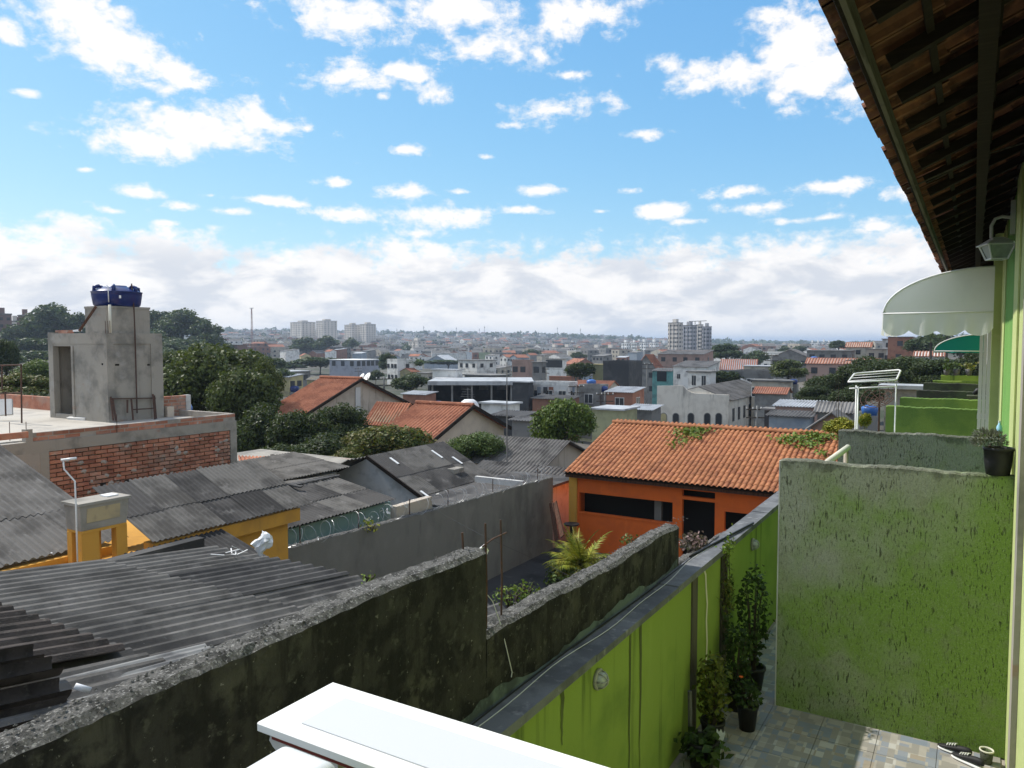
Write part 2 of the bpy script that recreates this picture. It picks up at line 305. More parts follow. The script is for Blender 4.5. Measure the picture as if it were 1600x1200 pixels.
leaf_mat('leaf_vine', (.12, .19, .02), (.08, .14, .018), (.25, .27, .035), 6)

# ------------------------------------------------------------------ mesh helpers
class MB:
    def __init__(s): s.v = []; s.f = []; s.m = []; s.cur = 0
    def add(s, vs, fs):
        o = len(s.v); s.v += [tuple(p) for p in vs]; s.f += [tuple(i + o for i in f) for f in fs]; s.m += [s.cur] * len(fs); return s
    def box(s, x0, x1, y0, y1, z0, z1):
        return s.add([(x0, y0, z0), (x1, y0, z0), (x1, y1, z0), (x0, y1, z0), (x0, y0, z1), (x1, y0, z1), (x1, y1, z1), (x0, y1, z1)],
                     [(0, 3, 2, 1), (4, 5, 6, 7), (0, 1, 5, 4), (1, 2, 6, 5), (2, 3, 7, 6), (3, 0, 4, 7)])
    def hexa(s, b, t):   # bottom and top quads, same winding (counter-clockwise from above)
        return s.add(list(b) + list(t), [(0, 3, 2, 1), (4, 5, 6, 7), (0, 1, 5, 4), (1, 2, 6, 5), (2, 3, 7, 6), (3, 0, 4, 7)])
    def slab(s, quad, th):   # a quad given thickness downwards along its normal
        a, b, c, d = [Vector(q) for q in quad]; n = (b - a).cross(d - a).normalized() * th
        return s.hexa([a - n, b - n, c - n, d - n], [a, b, c, d])
    def bar(s, p, q, w, h=None, up=(0, 0, 1)):
        h = h or w; p, q = Vector(p), Vector(q); d = (q - p).normalized(); u = Vector(up)
        if abs(d.dot(u)) > .95: u = Vector((1, 0, 0))
        a = d.cross(u).normalized() * w / 2; b = a.cross(d).normalized() * h / 2
        return s.hexa([p - a - b, p + a - b, p + a + b, p - a + b], [q - a - b, q + a - b, q + a + b, q - a + b])
    def tube(s, pts, r, n=6, cap=True):
        pts = [Vector(p) for p in pts]; rs = r if isinstance(r, (list, tuple)) else [r] * len(pts); o = len(s.v); u = None
        for i, p in enumerate(pts):
            d = (pts[min(i + 1, len(pts) - 1)] - pts[max(i - 1, 0)]).normalized()
            if u is None: u = d.orthogonal().normalized()
            u = (u - d * u.dot(d))
            u = u.normalized() if u.length > 1e-6 else d.orthogonal().normalized()
            w = d.cross(u)
            s.v += [tuple(p + (u * math.cos(2 * math.pi * k / n) + w * math.sin(2 * math.pi * k / n)) * rs[i]) for k in range(n)]
        for i in range(len(pts) - 1):
            for k in range(n):
                s.f.append((o + i * n + k, o + i * n + (k + 1) % n, o + (i + 1) * n + (k + 1) % n, o + (i + 1) * n + k)); s.m.append(s.cur)
        if cap:
            s.f.append(tuple(o + k for k in reversed(range(n)))); s.m.append(s.cur); s.f.append(tuple(o + (len(pts) - 1) * n + k for k in range(n))); s.m.append(s.cur)
        return s
    def lathe(s, c, prof, n=20, axis=(0, 0, 1)):
        c = Vector(c); a = Vector(axis).normalized(); u = a.orthogonal().normalized(); w = a.cross(u); o = len(s.v)
        for r, h in prof: s.v += [tuple(c + a * h + (u * math.cos(2 * math.pi * k / n) + w * math.sin(2 * math.pi * k / n)) * max(r, 1e-4)) for k in range(n)]
        for i in range(len(prof) - 1):
            for k in range(n): s.f.append((o + i * n + k, o + i * n + (k + 1) % n, o + (i + 1) * n + (k + 1) % n, o + (i + 1) * n + k)); s.m.append(s.cur)
        return s
    def mesh(s, name, m, smooth=False):
        me = bpy.data.meshes.new(name); me.from_pydata(s.v, [], s.f)
        for x in (m if isinstance(m, (list, tuple)) else [m]): me.materials.append(MATS[x])
        if any(s.m): me.polygons.foreach_set('material_index', s.m)
        if smooth: me.polygons.foreach_set('use_smooth', [True] * len(s.f))
        me.update(); return me
    def part(s, name, m, parent=None, smooth=False, label=None, kind=None):
        if parent is not None:
            l = parent_world(parent); s.v = [(x - l[0], y - l[1], z - l[2]) for x, y, z in s.v]
        return link(name, s.mesh(name, m, smooth), parent, label, kind)
def parent_world(p):
    l = Vector((0, 0, 0))
    while p is not None: l = l + p.location; p = p.parent
    return l
def link(name, me, parent=None, label=None, kind=None):
    o = bpy.data.objects.new(name, me); COL.objects.link(o)
    if parent is not None: o.parent = parent
    if label: o['label'] = label
    if kind: o['kind'] = kind
    return o
def tag(o, label, cat, group=None):
    o['label'] = label; o['category'] = cat; o['kind'] = 'thing'
    if group: o['group'] = group
    return o
def thing(name, label, cat, loc=(0, 0, 0), group=None):
    o = bpy.data.objects.new(name, None); COL.objects.link(o); o.location = loc; o.empty_display_size = .2
    return tag(o, label, cat, group)
def struct(o): o['kind'] = 'structure'; return o
def copy_thing(r, loc, label=None):
    c = r.copy(); COL.objects.link(c); c.location = loc
    if label: c['label'] = label
    for ch in r.children:
        k = ch.copy(); COL.objects.link(k); k.parent = c
        for g in ch.children: q = g.copy(); COL.objects.link(q); q.parent = k
    return c
def place(me, name, parent, M, mats=None):
    """an instance of a shared mesh at world matrix M, as a child of parent (parents are never rotated here)"""
    o = bpy.data.objects.new(name, me); COL.objects.link(o); o.parent = parent
    o.matrix_basis = Matrix.Translation(-parent_world(parent)) @ M if parent is not None else M
    return o
def frame(o, u, v):
    u, v = Vector(u).normalized(), Vector(v).normalized(); n = u.cross(v).normalized()
    return Matrix(((u.x, v.x, n.x, o[0]), (u.y, v.y, n.y, o[1]), (u.z, v.z, n.z, o[2]), (0, 0, 0, 1)))
# ------------------------------------------------------------------ ground
PXC = [-900, -300, 0, 130, 250, 430, 600, 800, 1000, 1150, 1350, 1600, 2000]
DR = [1, 12, 24, 36, 60, 100, 150, 250, 400, 600, 900, 1300, 1800, 2500, 3500, 6000, 12000]
GZ = {  # height of the ground per column of the view (rows of DR)
 -900: [-4.2, -4.2, -4.2, -4, -4, -4, -4, -4, -2, 0, 5, 10, 20, 25, 20, -20, -60],
 -300: [-4.2, -4.2, -4.2, -4, -4, -4, -4, 0, 6, 0, 0, 8, 20, 28, 25, -20, -60],
    0: [-4.2, -4.2, -4.2, -4, -4, -4, -4, 1, 8, 2, 0, 8, 20, 30, 28, -20, -60],
  130: [-4.2, -4.2, -4.2, -4, -4, -4, -4, 2, 10, 3, -3, 8, 19, 34, 28, -20, -60],
  250: [-4.2, -4.2, -4.2, -4, -4, -5, -5, -2, 6, 0, -4, 8, 19, 35, 28, -20, -60],
  430: [-4.2, -4.2, -4.2, -4.2, -4.5, -6, -7, -8, -8, -7, -2, 8, 20, 34, 28, -20, -60],
  600: [-4.2, -4.2, -4.2, -4.2, -4.5, -6, -7, -8.5, -10, -10, -7, 1, 14, 27, 26, -20, -60],
  800: [-4.2, -4.2, -4.2, -4.4, -6.5, -8.5, -9, -9.5, -10, -10.5, -9, -3, 9, 24, 25, -20, -60],
 1000: [-4.2, -4.2, -4.2, -4.6, -8, -10, -10, -10, -10.5, -11, -11, -7, 0, 8, 10, -25, -60],
 1150: [-4.2, -4.2, -4.2, -4.6, -8, -9.5, -9, -8.5, -8.5, -10, -11, -10, -8, -6, -4, 8, -60],
 1350: [-4.2, -4.2, -4.2, -4.2, -4.2, -4, -3.5, -2.5, -3, -5, -9, -10, -10, -10, -8, -12, -60],
 1600: [-4.2, -4.2, -4.2, -3.8, -3, -2, -1, 0, 0, -2, -6, -8, -8, -8, -8, -12, -60],
 2000: [-4.2, -4.2, -4.2, -3.8, -3, -2, -1, 0, 0, -2, -6, -8, -8, -8, -8, -12, -60]}
GA = np.array([GZ[c] for c in PXC]); LD = np.log(np.array(DR, float))
def ground_at_px(px, D):
    i = float(np.interp(px, PXC, range(len(PXC)))); j = float(np.interp(math.log(max(D, 1)), LD, range(len(DR))))
    i0, j0 = min(int(i), len(PXC) - 2), min(int(j), len(DR) - 2); fi, fj = i - i0, j - j0
    return float((GA[i0, j0] * (1 - fj) + GA[i0, j0 + 1] * fj) * (1 - fi) + (GA[i0 + 1, j0] * (1 - fj) + GA[i0 + 1, j0 + 1] * fj) * fi)
def ground_z(x, y):
    v = Vector((x, y, 0)); D = v.dot(FG)
    if D < 4: return -4.2
    r = math.hypot(x, y); px = max(-900, min(2000, 800 + 1200 * v.dot(RT) / D))
    z = ground_at_px(px, D)
    return z + (math.sin(x * .011 + y * .007) * math.sin(y * .009 - x * .004)) * min(4.0, max(0.0, (r - 700) / 300))
def build_ground():
    rr = np.concatenate([np.array([0.0, 3, 8, 14, 20, 28]), np.geomspace(36, 14000, 62)]); na = 200
    mb = MB()
    for r in rr:
        for k in range(na):
            a = 2 * math.pi * k / na; x, y = r * math.sin(a), r * math.cos(a); mb.v.append((x, y, ground_z(x, y)))
    for i in range(len(rr) - 1):
        for k in range(na): mb.f.append((i * na + k, (i + 1) * na + k, (i + 1) * na + (k + 1) % na, i * na + (k + 1) % na)); mb.m.append(0)
    struct(mb.part('ground', 'grass_dry', smooth=True))
build_ground()

# patio and its tiles
mb = MB(); mb.box(-2.2, 6.0, -3.0, 34.0, -4.6, -0.012)
patio = struct(mb.part('patio_floor', 'mortar'))
T = .45; tm = MB(); tm.box(.0022, T - .0022, .0022, T - .0022, -.011, 0.0); tme = tm.mesh('floor_tile', 'mosaic_tile')
for i in range(5):
    for j in range(12):
        x, y = -2.0 + i * T + .03, 4.6 + j * T + .01
        if x + T > .62: continue
        place(tme, 'floor_tile', patio, Matrix.Translation((x, y, random.uniform(-.0012, .0008))))
yard = struct(MB().box(-12.35, -2.45, 2.0, 34.0, -4.6, -3.75).part('yard', 'yard_concrete'))

# ------------------------------------------------------------------ black mossy wall
def rough_wall(name, mats, x0, x1, y0, y1, zb, zt0, zt1, parent, step=.045, jit=.004, crust=None):
    n = max(2, int((y1 - y0) / step)); mb = MB(); nx = 6
    ztop = lambda t: zt0 + (zt1 - zt0) * t + .012 * math.sin(t * 9.0) + .005 * math.sin(t * 31)
    rows = [0, .3, .6, .85, .96, .993]
    for i in range(n + 1):
        t = i / n; y = y0 + (y1 - y0) * t; zt = ztop(t)
        for k in rows: mb.v.append((x1 + random.uniform(-.004, .004), y, zb + (zt - zb) * k))
        for k in range(nx):
            f = k / (nx - 1); mb.v.append((x1 + (x0 - x1) * f + random.uniform(-jit, jit), y + random.uniform(-.01, .01), zt + random.uniform(-jit, jit) - (.022 if k in (0, nx - 1) else 0)))
        for k in reversed(rows): mb.v.append((x0, y, zb + (zt - zb) * k))
    m = len(rows) * 2 + nx
    for i in range(n):
        for k in range(m - 1):
            mb.f.append((i * m + k, (i + 1) * m + k, (i + 1) * m + k + 1, i * m + k + 1)); mb.m.append(1 if len(rows) <= k < len(rows) + nx - 1 else 0)
    mb.f.append(tuple(range(m))); mb.f.append(tuple(n * m + k for k in reversed(range(m)))); mb.m += [0, 0]
    return mb.part(name, mats, parent)
bw = thing('concrete_wall', 'black mossy concrete boundary wall stepping down beside the green fence', 'wall', (-2.37, 3, -4.2))
rough_wall('tall_section', ['black_concrete', 'roughcast_top'], -2.32, -2.17, -2.5, 3.35, -4.5, 2.34, 2.31, bw)
rough_wall('low_section', ['black_concrete', 'roughcast_top'], -2.32, -2.17, 3.35, 6.45, -4.5, 1.85, 1.80, bw)
rough_wall('end_section', ['black_concrete', 'roughcast_top'], -2.31, -2.18, 6.45, 8.3, -4.5, 1.42, 1.34, bw)
pm = MB()
for k in range(700):      # pebbles standing proud of the roughcast top
    y = random.uniform(.4, 6.8); zt = 2.34 - (y + 2.5) / 6 * .03 if y < 3.33 else 1.85 - (y - 3.35) / 3.1 * .05
    x = random.uniform(-2.31, -2.185); s = random.uniform(.003, .008); c = Vector((x, y, zt + .004))
    pm.add([c + Vector((s, 0, 0)), c + Vector((0, s * 1.2, 0)), c - Vector((s, 0, 0)), c - Vector((0, s * 1.1, 0)), c + Vector((0, 0, s * .9))], [(0, 1, 4), (1, 2, 4), (2, 3, 4), (3, 0, 4)])
pm.part('pebbles', 'roughcast_top', bw, kind='stuff')
for x, y, z0, z1 in ((-2.28, 3.29, 2.1, 2.40), (-2.22, 3.42, 1.75, 2.43), (-2.26, 3.64, 1.75, 2.40)):
    rb = MB(); rb.tube([(x, y, z0), (x + .004, y + .003, (z0 + z1) / 2), (x - .002, y, z1)], .006, 6); rb.part('rebar', 'steel_rust', bw)
rb = MB(); rb.tube([(-2.22, 3.39, 2.31), (-2.24, 3.52, 2.32), (-2.26, 3.70, 2.315)], .005, 5); rb.part('tie_bar', 'steel_rust', bw)
w = MB(); P = [ax_(758, 925, -2.25), ax_(770, 940, -2.23), ax_(782, 975, -2.19), ax_(792, 1015, -2.155), ax_(800, 1050, -2.15), ax_(799, 1058, -2.15)]
w.tube(P, .003, 5)
tag(w.part('loose_wire', 'cable_white'), 'pale loose wire hanging down the black wall below the bare reinforcing bars', 'wire')
w = MB(); w.tube([ax_(745, 862, -2.25), ax_(757, 852, -2.23), ax_(762, 860, -2.24), ax_(757, 872, -2.24)], .007, 5)
tag(w.part('rag', 'rag_white'), 'white rag tied round the bare reinforcing bars on the wall', 'rag')

mat('light_grey', (.34, .34, .31), [((.2, .2, .18), 20, .5, .7)], rough=.6)
# ------------------------------------------------------------------ green fence wall with grey coping
fw = thing('green_fence_wall', 'lime green plastered boundary wall with grey coping and dark water stains', 'wall', (-2.1, 5, 0))
MB().box(-2.14, -2.0, 1.2, 13.0, 0.0, 1.40).part('wall_panel', 'green_fence', fw)
y = 1.2; k = 0
while y < 12.9:
    L = 1.55; dz = [0, .004, -.003, .005][k % 4]
    MB().box(-2.150, -1.965, y + .004, min(y + L, 13) - .004, 1.402, 1.452 + dz).part('coping_slab', 'coping_cement', fw); y += L; k += 1
for y0, y1, m in ((6.28, 6.42, 'post_paint'), (7.16, 7.36, 'post_paint')):
    MB().box(-2.05, -1.985, y0, y1, 0, 1.40).part('post', m, fw)
for y0, w_, zb in ((4.93, .022, .1), (5.13, .028, .25), (3.9, .03, 1.05)):
    s = MB(); n = 9
    pts = [(y0 + random.uniform(-.008, .008) - w_ * (.9 - .4 * i / n), 1.4 - (1.4 - zb) * i / n) for i in range(n + 1)]
    s.v = [(-1.9965, a, z) for a, z in pts] + [(-1.9965, a + w_ * (1.6 - 1.2 * i / n), z) for i, (a, z) in enumerate(pts)]
    s.f = [(i, n + 1 + i, n + 2 + i, i + 1) for i in range(n)]; s.m = [0] * n
    s.part('stain', 'fence_stain', fw)
s = MB(); pts = [(6.62, 1.4), (6.68, 1.33), (6.70, 1.2), (6.74, 1.05), (6.72, .9), (6.75, .7), (6.73, .45), (6.74, .3)]
s.v = [(-1.996, a - .02, z) for a, z in pts] + [(-1.996, a + .02, z) for a, z in pts]; s.f = [(i, 8 + i, 9 + i, i + 1) for i in range(7)]; s.m = [0] * 7
s.part('pale_drip', 'cream_paint', fw)
# ragged membrane strip between coping and black wall
s = MB(); n = 70
for i in range(n + 1):
    y = 1.2 + i * 5.2 / n; h = 1.475 + .04 * math.sin(i * .37) * math.sin(i * .11 + 1) + random.uniform(0, .03)
    s.v += [(-2.151, y, 1.44), (-2.162, y, 1.455 + random.uniform(0, .012)), (-2.1665, y, max(1.46, h))]
for i in range(n): s.f += [(3 * i, 3 * i + 1, 3 * i + 4, 3 * i + 3), (3 * i + 1, 3 * i + 2, 3 * i + 5, 3 * i + 4)]; s.m += [0, 0]
s.part('membrane_strip', 'membrane', fw)
def cable(name, mt, label, ys, fx, fz, r):
    c = MB(); c.tube([(fx(y), y, fz(y)) for y in ys], r, 6); return tag(c.part(name, mt, smooth=True), label, 'cable')
ys = list(np.linspace(1.4, 7.6, 44))
cable('cable', 'cable_white', 'thin white cable lying along the grey coping of the green wall', ys, lambda y: -2.09 - .02 * math.sin(y * 2.1) - .012 * math.sin(y * 5), lambda y: 1.458, .003)
cable('cable', 'cable_black', 'black cable lying in the gutter between the coping and black wall', ys, lambda y: -2.135 - .01 * math.sin(y * 1.7 + 1), lambda y: 1.46, .005)
cable('cable', 'cable_black', 'short black hose crossing the lit end of the grey coping', list(np.linspace(6.7, 8.3, 12)), lambda y: -2.15 + (y - 6.7) * .11, lambda y: 1.468, .012)
for (y, z), lb in (((4.38, 1.26), 'round caged bulkhead light on the green wall above the dark stains, nearer the white slab'), ((8.37, 1.22), 'round bulkhead light high on the green wall beside the vine')):
    t = thing('wall_light', lb, 'wall light', (-2.0, y, z))
    b = MB(); b.lathe((-2.0, y, z), [(0, .0), (.066, 0), (.068, .018), (.055, .022), (0, .022)], 20, (1, 0, 0)); b.part('base', 'light_grey', t, True)
    b = MB(); b.lathe((-2.0, y, z), [(.05, .02), (.048, .045), (.035, .062), (0, .07)], 18, (1, 0, 0)); b.part('glass', 'lamp_glass', t, True)
    for a in (0, math.pi / 3, 2 * math.pi / 3):
        q = [(-2.0 + .022 + .055 * math.sin(th), y + .055 * math.cos(th) * math.cos(a), z + .055 * math.cos(th) * math.sin(a)) for th in np.linspace(0, math.pi, 9)]
        g = MB(); g.tube(q, .004, 5); g.part('guard_bar', 'light_grey', t, True)

# ------------------------------------------------------------------ party walls
def party(label, y, x0, z, m, th=.13, x1=.308, cap=None, zl=None):
    t = thing('party_wall', label, 'wall', ((x0 + x1) / 2, y + th / 2, 0), 'party walls between the back yards')
    n = 44; mb = MB(); zl = zl or z
    for i in range(n + 1):
        f = i / n; x = x0 + (x1 - x0) * f; zz = zl + (z - zl) * f + random.uniform(-.006, .006) + .006 * math.sin(f * 14)
        e = .006 if i in (0, n) else 0
        mb.v += [(x, y, 0), (x, y, zz - .012), (x, y + .012, zz), (x, y + th - .012, zz - e), (x, y + th, zz - .012), (x, y + th, 0)]
    for i in range(n):
        for k in range(5): mb.f.append((i * 6 + k, (i + 1) * 6 + k, (i + 1) * 6 + k + 1, i * 6 + k + 1)); mb.m.append(0)
    mb.f += [tuple(reversed(range(6))), tuple(n * 6 + k for k in range(6))]; mb.m += [0, 0]
    # faces came out inside-facing or not: let Blender decide
    o = mb.part('wall_panel', m, t)
    return t
w1 = party('big scratched green party wall, nearest beyond the patio, grey weathering along its top', 7.304, -1.50, 2.325, 'grafiato_green')
# white strip standing in for sunlight on the free end of the first wall
MB().box(-1.512, -1.502, 7.306, 7.43, 0.0, 2.31).part('lit_end_strip', 'old_white', w1)
w2 = party('second party wall, grey weathered and scratched, behind the potted succulent', 10.13, -1.40, 2.325, 'grafiato_grey')
w3 = party('clean bright green party wall between the drying rack and the house', 14.6, -1.27, 2.31, 'party_green')
w4 = party('fourth party wall, dark green and mossy behind the clean bright green one', 16.7, -1.21, 2.33, 'party_green')
w5 = party('fifth party wall, blackened green, with a dark bundle lying at its house end', 20.0, -1.11, 2.30, 'party_dark')
w6 = party('sixth party wall, thin dark strip with a pale top', 22.5, -1.1, 2.36, 'party_dark')
w7 = party('seventh party wall, lime strip before the farthest ones', 24.6, -.97, 2.33, 'green_fence')
w8 = party('farthest party wall, with small pots on its top', 28.0, -.88, 2.36, 'green_fence')
b = MB(); b.tube([(.02, 18.0, 2.36), (.08, 18.02, 2.43), (.2, 18.02, 2.44), (.30, 18.0, 2.37)], [.03, .055, .05, .03], 8)
tag(b.part('bundle', 'pot_black', smooth=True), 'dark rolled bundle lying between the mossy party walls beside the house', 'bundle')
MB().box(-.1, .32, 17.8, 18.2, 0, 2.335).part('ledge', 'party_dark', w4)
for i, x in enumerate((-.72, -.45, -.12)):
    p = thing('flower_pot', ['dark bushy pot plant on the farthest party wall', 'small grey pot on the farthest party wall', 'brownish pot plant beside the house on the farthest party wall'][i], 'plant pot', (x, 28.06, 2.36), 'pots on the farthest party wall')
    MB().lathe((x, 28.06, 2.36), [(0, 0), (.07, 0), (.1, .2), (0, .19)], 10).part('pot', 'pot_grey', p, True)
    q = MB()
    for k in range(50 if i != 1 else 12):
        c = Vector((x + random.gauss(0, .09), 28.06 + random.gauss(0, .09), 2.6 + random.gauss(.06, .07))); a = Vector(rng.normal(size=3)).normalized() * .05; bb = a.orthogonal().normalized() * .04
        q.add([c - a, c + bb, c + a, c - bb], [(0, 1, 2, 3)])
    q.part('foliage', 'leaf_pot' if i != 2 else 'leaf_brownish', p)
# white pvc rail between the first two walls
t = thing('pipe_rail', 'short cream pipe rail sloping up between the first two party walls', 'railing', (-1.4, 9.4, 2.2))
b = MB(); b.tube([ay_(1293, 722, 8.9), ay_(1325, 699, 9.6)], .035, 10); b.part('rail', 'cream_paint', t, True)
b = MB(); q = ay_(1322, 703, 9.6); b.tube([(q.x, q.y, 0), (q.x, q.y, q.z - .02)], .025, 8); b.part('post', 'beige_wall', t, True)

# ------------------------------------------------------------------ green terrace house
XF = .31
gh = thing('terrace_house', 'long lime green terrace house with dark tiled eaves', 'house', (2.0, 14, 0))
# facade as blocks so that recesses are real
for y0, y1, x0, m in ((-3, 8.3, XF, 'pale_lime'), (8.3, 11.3, XF + .012, 'band_green'), (11.3, 12.6, XF, 'pale_lime'), (12.6, 13.1, XF - .10, 'pale_lime'), (13.1, 18.5, XF, 'pale_lime'), (18.5, 22, XF + .03, 'band_green'), (22, 34, XF, 'pale_lime')):
    MB().box(x0, 6.0, y0, y1, 0.0, 4.9).part('wall', m, gh)
MB().box(XF - .035, XF - .002, 5.9, 6.16, 0, 4.7).part('corner_strip', 'cement', gh)
MB().box(XF - .016, XF - .003, 7.5, 8.29, 0, 4.85).part('pilaster', 'pale_lime', gh)
# window opening frames farther along (upper storey)
for y0 in (15.4, 19.6, 25.0):
    f = MB(); f.box(XF - .05, XF - .005, y0, y0 + 1.2, 2.9, 4.0); f.part('window', 'white_metal', gh)
# roof: slope up from the eave
ES = .47; ex, ez = -.505, 4.60
cs = math.atan(ES); sdir = Vector((math.cos(cs), 0, math.sin(cs)))     # up the slope
def arc_tile(L=.40, w=.2, r=.075, th=.012, nseg=7):
    mb = MB(); prof = []
    for k in range(nseg):
        a = math.pi * k / (nseg - 1); prof.append((w / 2 - math.cos(a) * r, math.sin(a) * r * .72))
    prof = [(0, 0.0)] + prof + [(w, 0.0)]
    n = len(prof)
    for y, lift in ((0, .016), (L, 0)):
        for x, z in prof: mb.v.append((x, y, z + lift))
        for x, z in prof: mb.v.append((x, y, z + lift - th))
    for k in range(n - 1):
        mb.f += [(k, k + 1, 2 * n + k + 1, 2 * n + k), (n + k + 1, n + k, 3 * n + k, 3 * n + k + 1), (k + 1, k, n + k, n + k + 1), (2 * n + k, 2 * n + k + 1, 3 * n + k + 1, 3 * n + k)]
    mb.m = [0] * len(mb.f); return mb
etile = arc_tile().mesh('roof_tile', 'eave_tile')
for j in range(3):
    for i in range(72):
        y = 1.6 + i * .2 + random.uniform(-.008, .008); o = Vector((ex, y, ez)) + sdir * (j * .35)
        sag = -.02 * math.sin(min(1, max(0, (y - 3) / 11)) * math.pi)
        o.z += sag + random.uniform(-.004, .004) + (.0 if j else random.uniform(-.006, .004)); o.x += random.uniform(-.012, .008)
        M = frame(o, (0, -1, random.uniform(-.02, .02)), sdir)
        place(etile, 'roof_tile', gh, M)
sb = MB(); L = 3.9
for i in range(73):
    y = 1.6 + i * .2
rest = arc_tile(3.4, .2)
st = MB()
for i in range(162):
    o = Vector((ex, -1.4 + i * .2 + .2, ez)) + sdir * 1.05; M = frame(o, (0, -1, 0), sdir)
    st.add([M @ Vector(v) for v in rest.v], rest.f)
for i in list(range(0, 15)) + list(range(87, 162)):
    o = Vector((ex, -1.4 + i * .2 + .2, ez)); M = frame(o, (0, -1, 0), sdir); r2 = arc_tile(1.08, .2)
    st.add([M @ Vector(v) for v in r2.v], r2.f)
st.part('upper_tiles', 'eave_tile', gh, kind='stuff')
# timber under the tiles
nrm = Vector((-math.sin(cs), 0, math.cos(cs)))
for i in range(30):
    y = 1.5 + i * .56; a = Vector((ex + .13, y, ez + .06)) - nrm * .06; b_ = a + sdir * .86
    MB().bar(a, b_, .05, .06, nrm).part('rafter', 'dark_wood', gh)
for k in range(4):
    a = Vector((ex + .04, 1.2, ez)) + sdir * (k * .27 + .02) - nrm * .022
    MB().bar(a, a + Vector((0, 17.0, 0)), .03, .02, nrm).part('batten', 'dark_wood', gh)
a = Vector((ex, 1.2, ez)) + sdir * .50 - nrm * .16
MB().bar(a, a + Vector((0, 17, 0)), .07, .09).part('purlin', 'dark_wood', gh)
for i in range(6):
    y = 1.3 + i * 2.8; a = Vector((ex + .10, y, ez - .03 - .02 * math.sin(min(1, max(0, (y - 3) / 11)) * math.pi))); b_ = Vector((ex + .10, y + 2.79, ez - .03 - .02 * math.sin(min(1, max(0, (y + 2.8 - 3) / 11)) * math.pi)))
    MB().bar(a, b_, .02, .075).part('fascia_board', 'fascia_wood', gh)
c = MB(); c.tube([Vector((ex + .06, 6.3, ez - .09)), Vector((0, 6.35, 4.70)), Vector((XF, 6.4, 4.78))], .006, 5); c.part('conduit', 'fascia_wood', gh)

# lantern
ly = 9.3; s_ = ly / 4.0
t = thing('wall_lantern', 'white wall lantern with gooseneck arm under the eaves', 'lamp', (XF, ly, 4.6))
pt = ay_(1583, 340, ly)
b = MB(); b.box(XF - .03, XF + .012, ly - .05, ly + .05, pt.z - .17, pt.z + .17); b.part('mount_plate', 'white_metal', t)
top = ay_(1562, 372, ly)
arm = [Vector((XF - .02, ly, pt.z)), ay_(1566, 338, ly), ay_(1555, 342, ly), ay_(1549, 353, ly), ay_(1549, 372, ly)]
b = MB(); b.tube(arm, .017, 8); b.part('arm', 'white_metal', t, True)
cx = ay_(1558, 388, ly); lc = Vector((cx.x, ly, 0))
zt, zb = ay_(1558, 371, ly).z, ay_(1558, 408, ly).z
def ring(w, z, rot=.35): return [(lc.x + math.cos(rot + k * math.pi / 2 + math.pi / 4) * w, lc.y + math.sin(rot + k * math.pi / 2 + math.pi / 4) * w, z) for k in range(4)]
h_ = zt - zb
b = MB(); b.hexa(ring(.20, zt - .30 * h_), ring(.06, zt)); b.hexa(ring(.205, zt - .34 * h_), ring(.205, zt - .3 * h_)); b.part('hood', 'white_metal', t)
b = MB(); b.hexa(ring(.09, zb + .02), ring(.155, zt - .34 * h_)); b.part('glass', 'lamp_glass', t)
b = MB(); A, B_ = ring(.105, zb + .02), ring(.172, zt - .33 * h_)
for k in range(4): b.bar(A[k], B_[k], .014); b.bar(A[k], A[(k + 1) % 4], .014)
b.part('frame', 'white_metal', t)

# awnings
def awning(label, m, y0, y1, xo, zb, zt, drop, x1=XF):
    t = thing('awning', label, 'awning', (x1, y0, zb), 'awnings over the windows of the terrace house')
    n = 14; arc = [(x1 - (x1 - xo) * math.sin(a), zb + (zt - zb) * math.cos(a)) for a in np.linspace(0, math.pi / 2, n)]
    c = MB()
    for y in (y0, y1): c.v += [(x, y, z) for x, z in arc]
    c.f = [(i, i + 1, n + i + 1, n + i) for i in range(n - 1)]; c.m = [0] * (n - 1); c.part('canopy', m, t, True)
    for y, sg in ((y0, 1), (y1, -1)):
        e = MB(); e.v = [(x, y + .004 * sg, z) for x, z in arc] + [(x1, y + .004 * sg, zb)]; e.f = [tuple(range(n + 1))]; e.m = [0]; e.part('end_panel', m, t)
        f = MB(); f.tube([(x, y - .004 * sg, z + .004) for x, z in arc], .013, 6); f.part('hoop', 'white_metal', t, True)
    def valance(pts_fn, length):
        v = MB(); N = int(length / .035)
        for i in range(N + 1):
            q = pts_fn(i / N); sc = abs(math.sin(i / N * length / .33 * math.pi)) ** .55
            w_ = .018 * math.sin(i * .9) + .01 * math.sin(i * .37)
            v.v += [tuple(q[0] + q[1] * 0), tuple(q[0] + q[1] * (w_ * .6) + Vector((0, 0, -drop * .5))), tuple(q[0] + q[1] * w_ + Vector((0, 0, -drop * (.68 + .32 * sc))))]
        v.f = [f for i in range(N) for f in ((3 * i, 3 * i + 3, 3 * i + 4, 3 * i + 1), (3 * i + 1, 3 * i + 4, 3 * i + 5, 3 * i + 2))]; v.m = [0] * len(v.f)
        v.part('valance', m, t, True)
    valance(lambda f: (Vector((x1 + (xo - x1) * f, y0 - .008, zb)), Vector((0, -1, 0))), x1 - xo)
    valance(lambda f: (Vector((xo - .008, y0 + (y1 - y0) * f, zb)), Vector((-1, 0, 0))), y1 - y0)
    f = MB(); f.tube([(x1, y0 - .012, zb + .006), (xo, y0 - .012, zb + .006), (xo - .01, y1, zb + .006)], .011, 6); f.part('front_rail', 'white_metal', t, True)
    return t
awning('white canvas awning with scalloped valance on the green house', 'awning_white', 12.05, 14.3, -1.11, 3.80, 4.40, .31, XF - .1)
awning('teal canvas awning farther along the terrace house', 'awning_teal', 24.0, 26.0, -.93, 3.16, 3.62, .04)
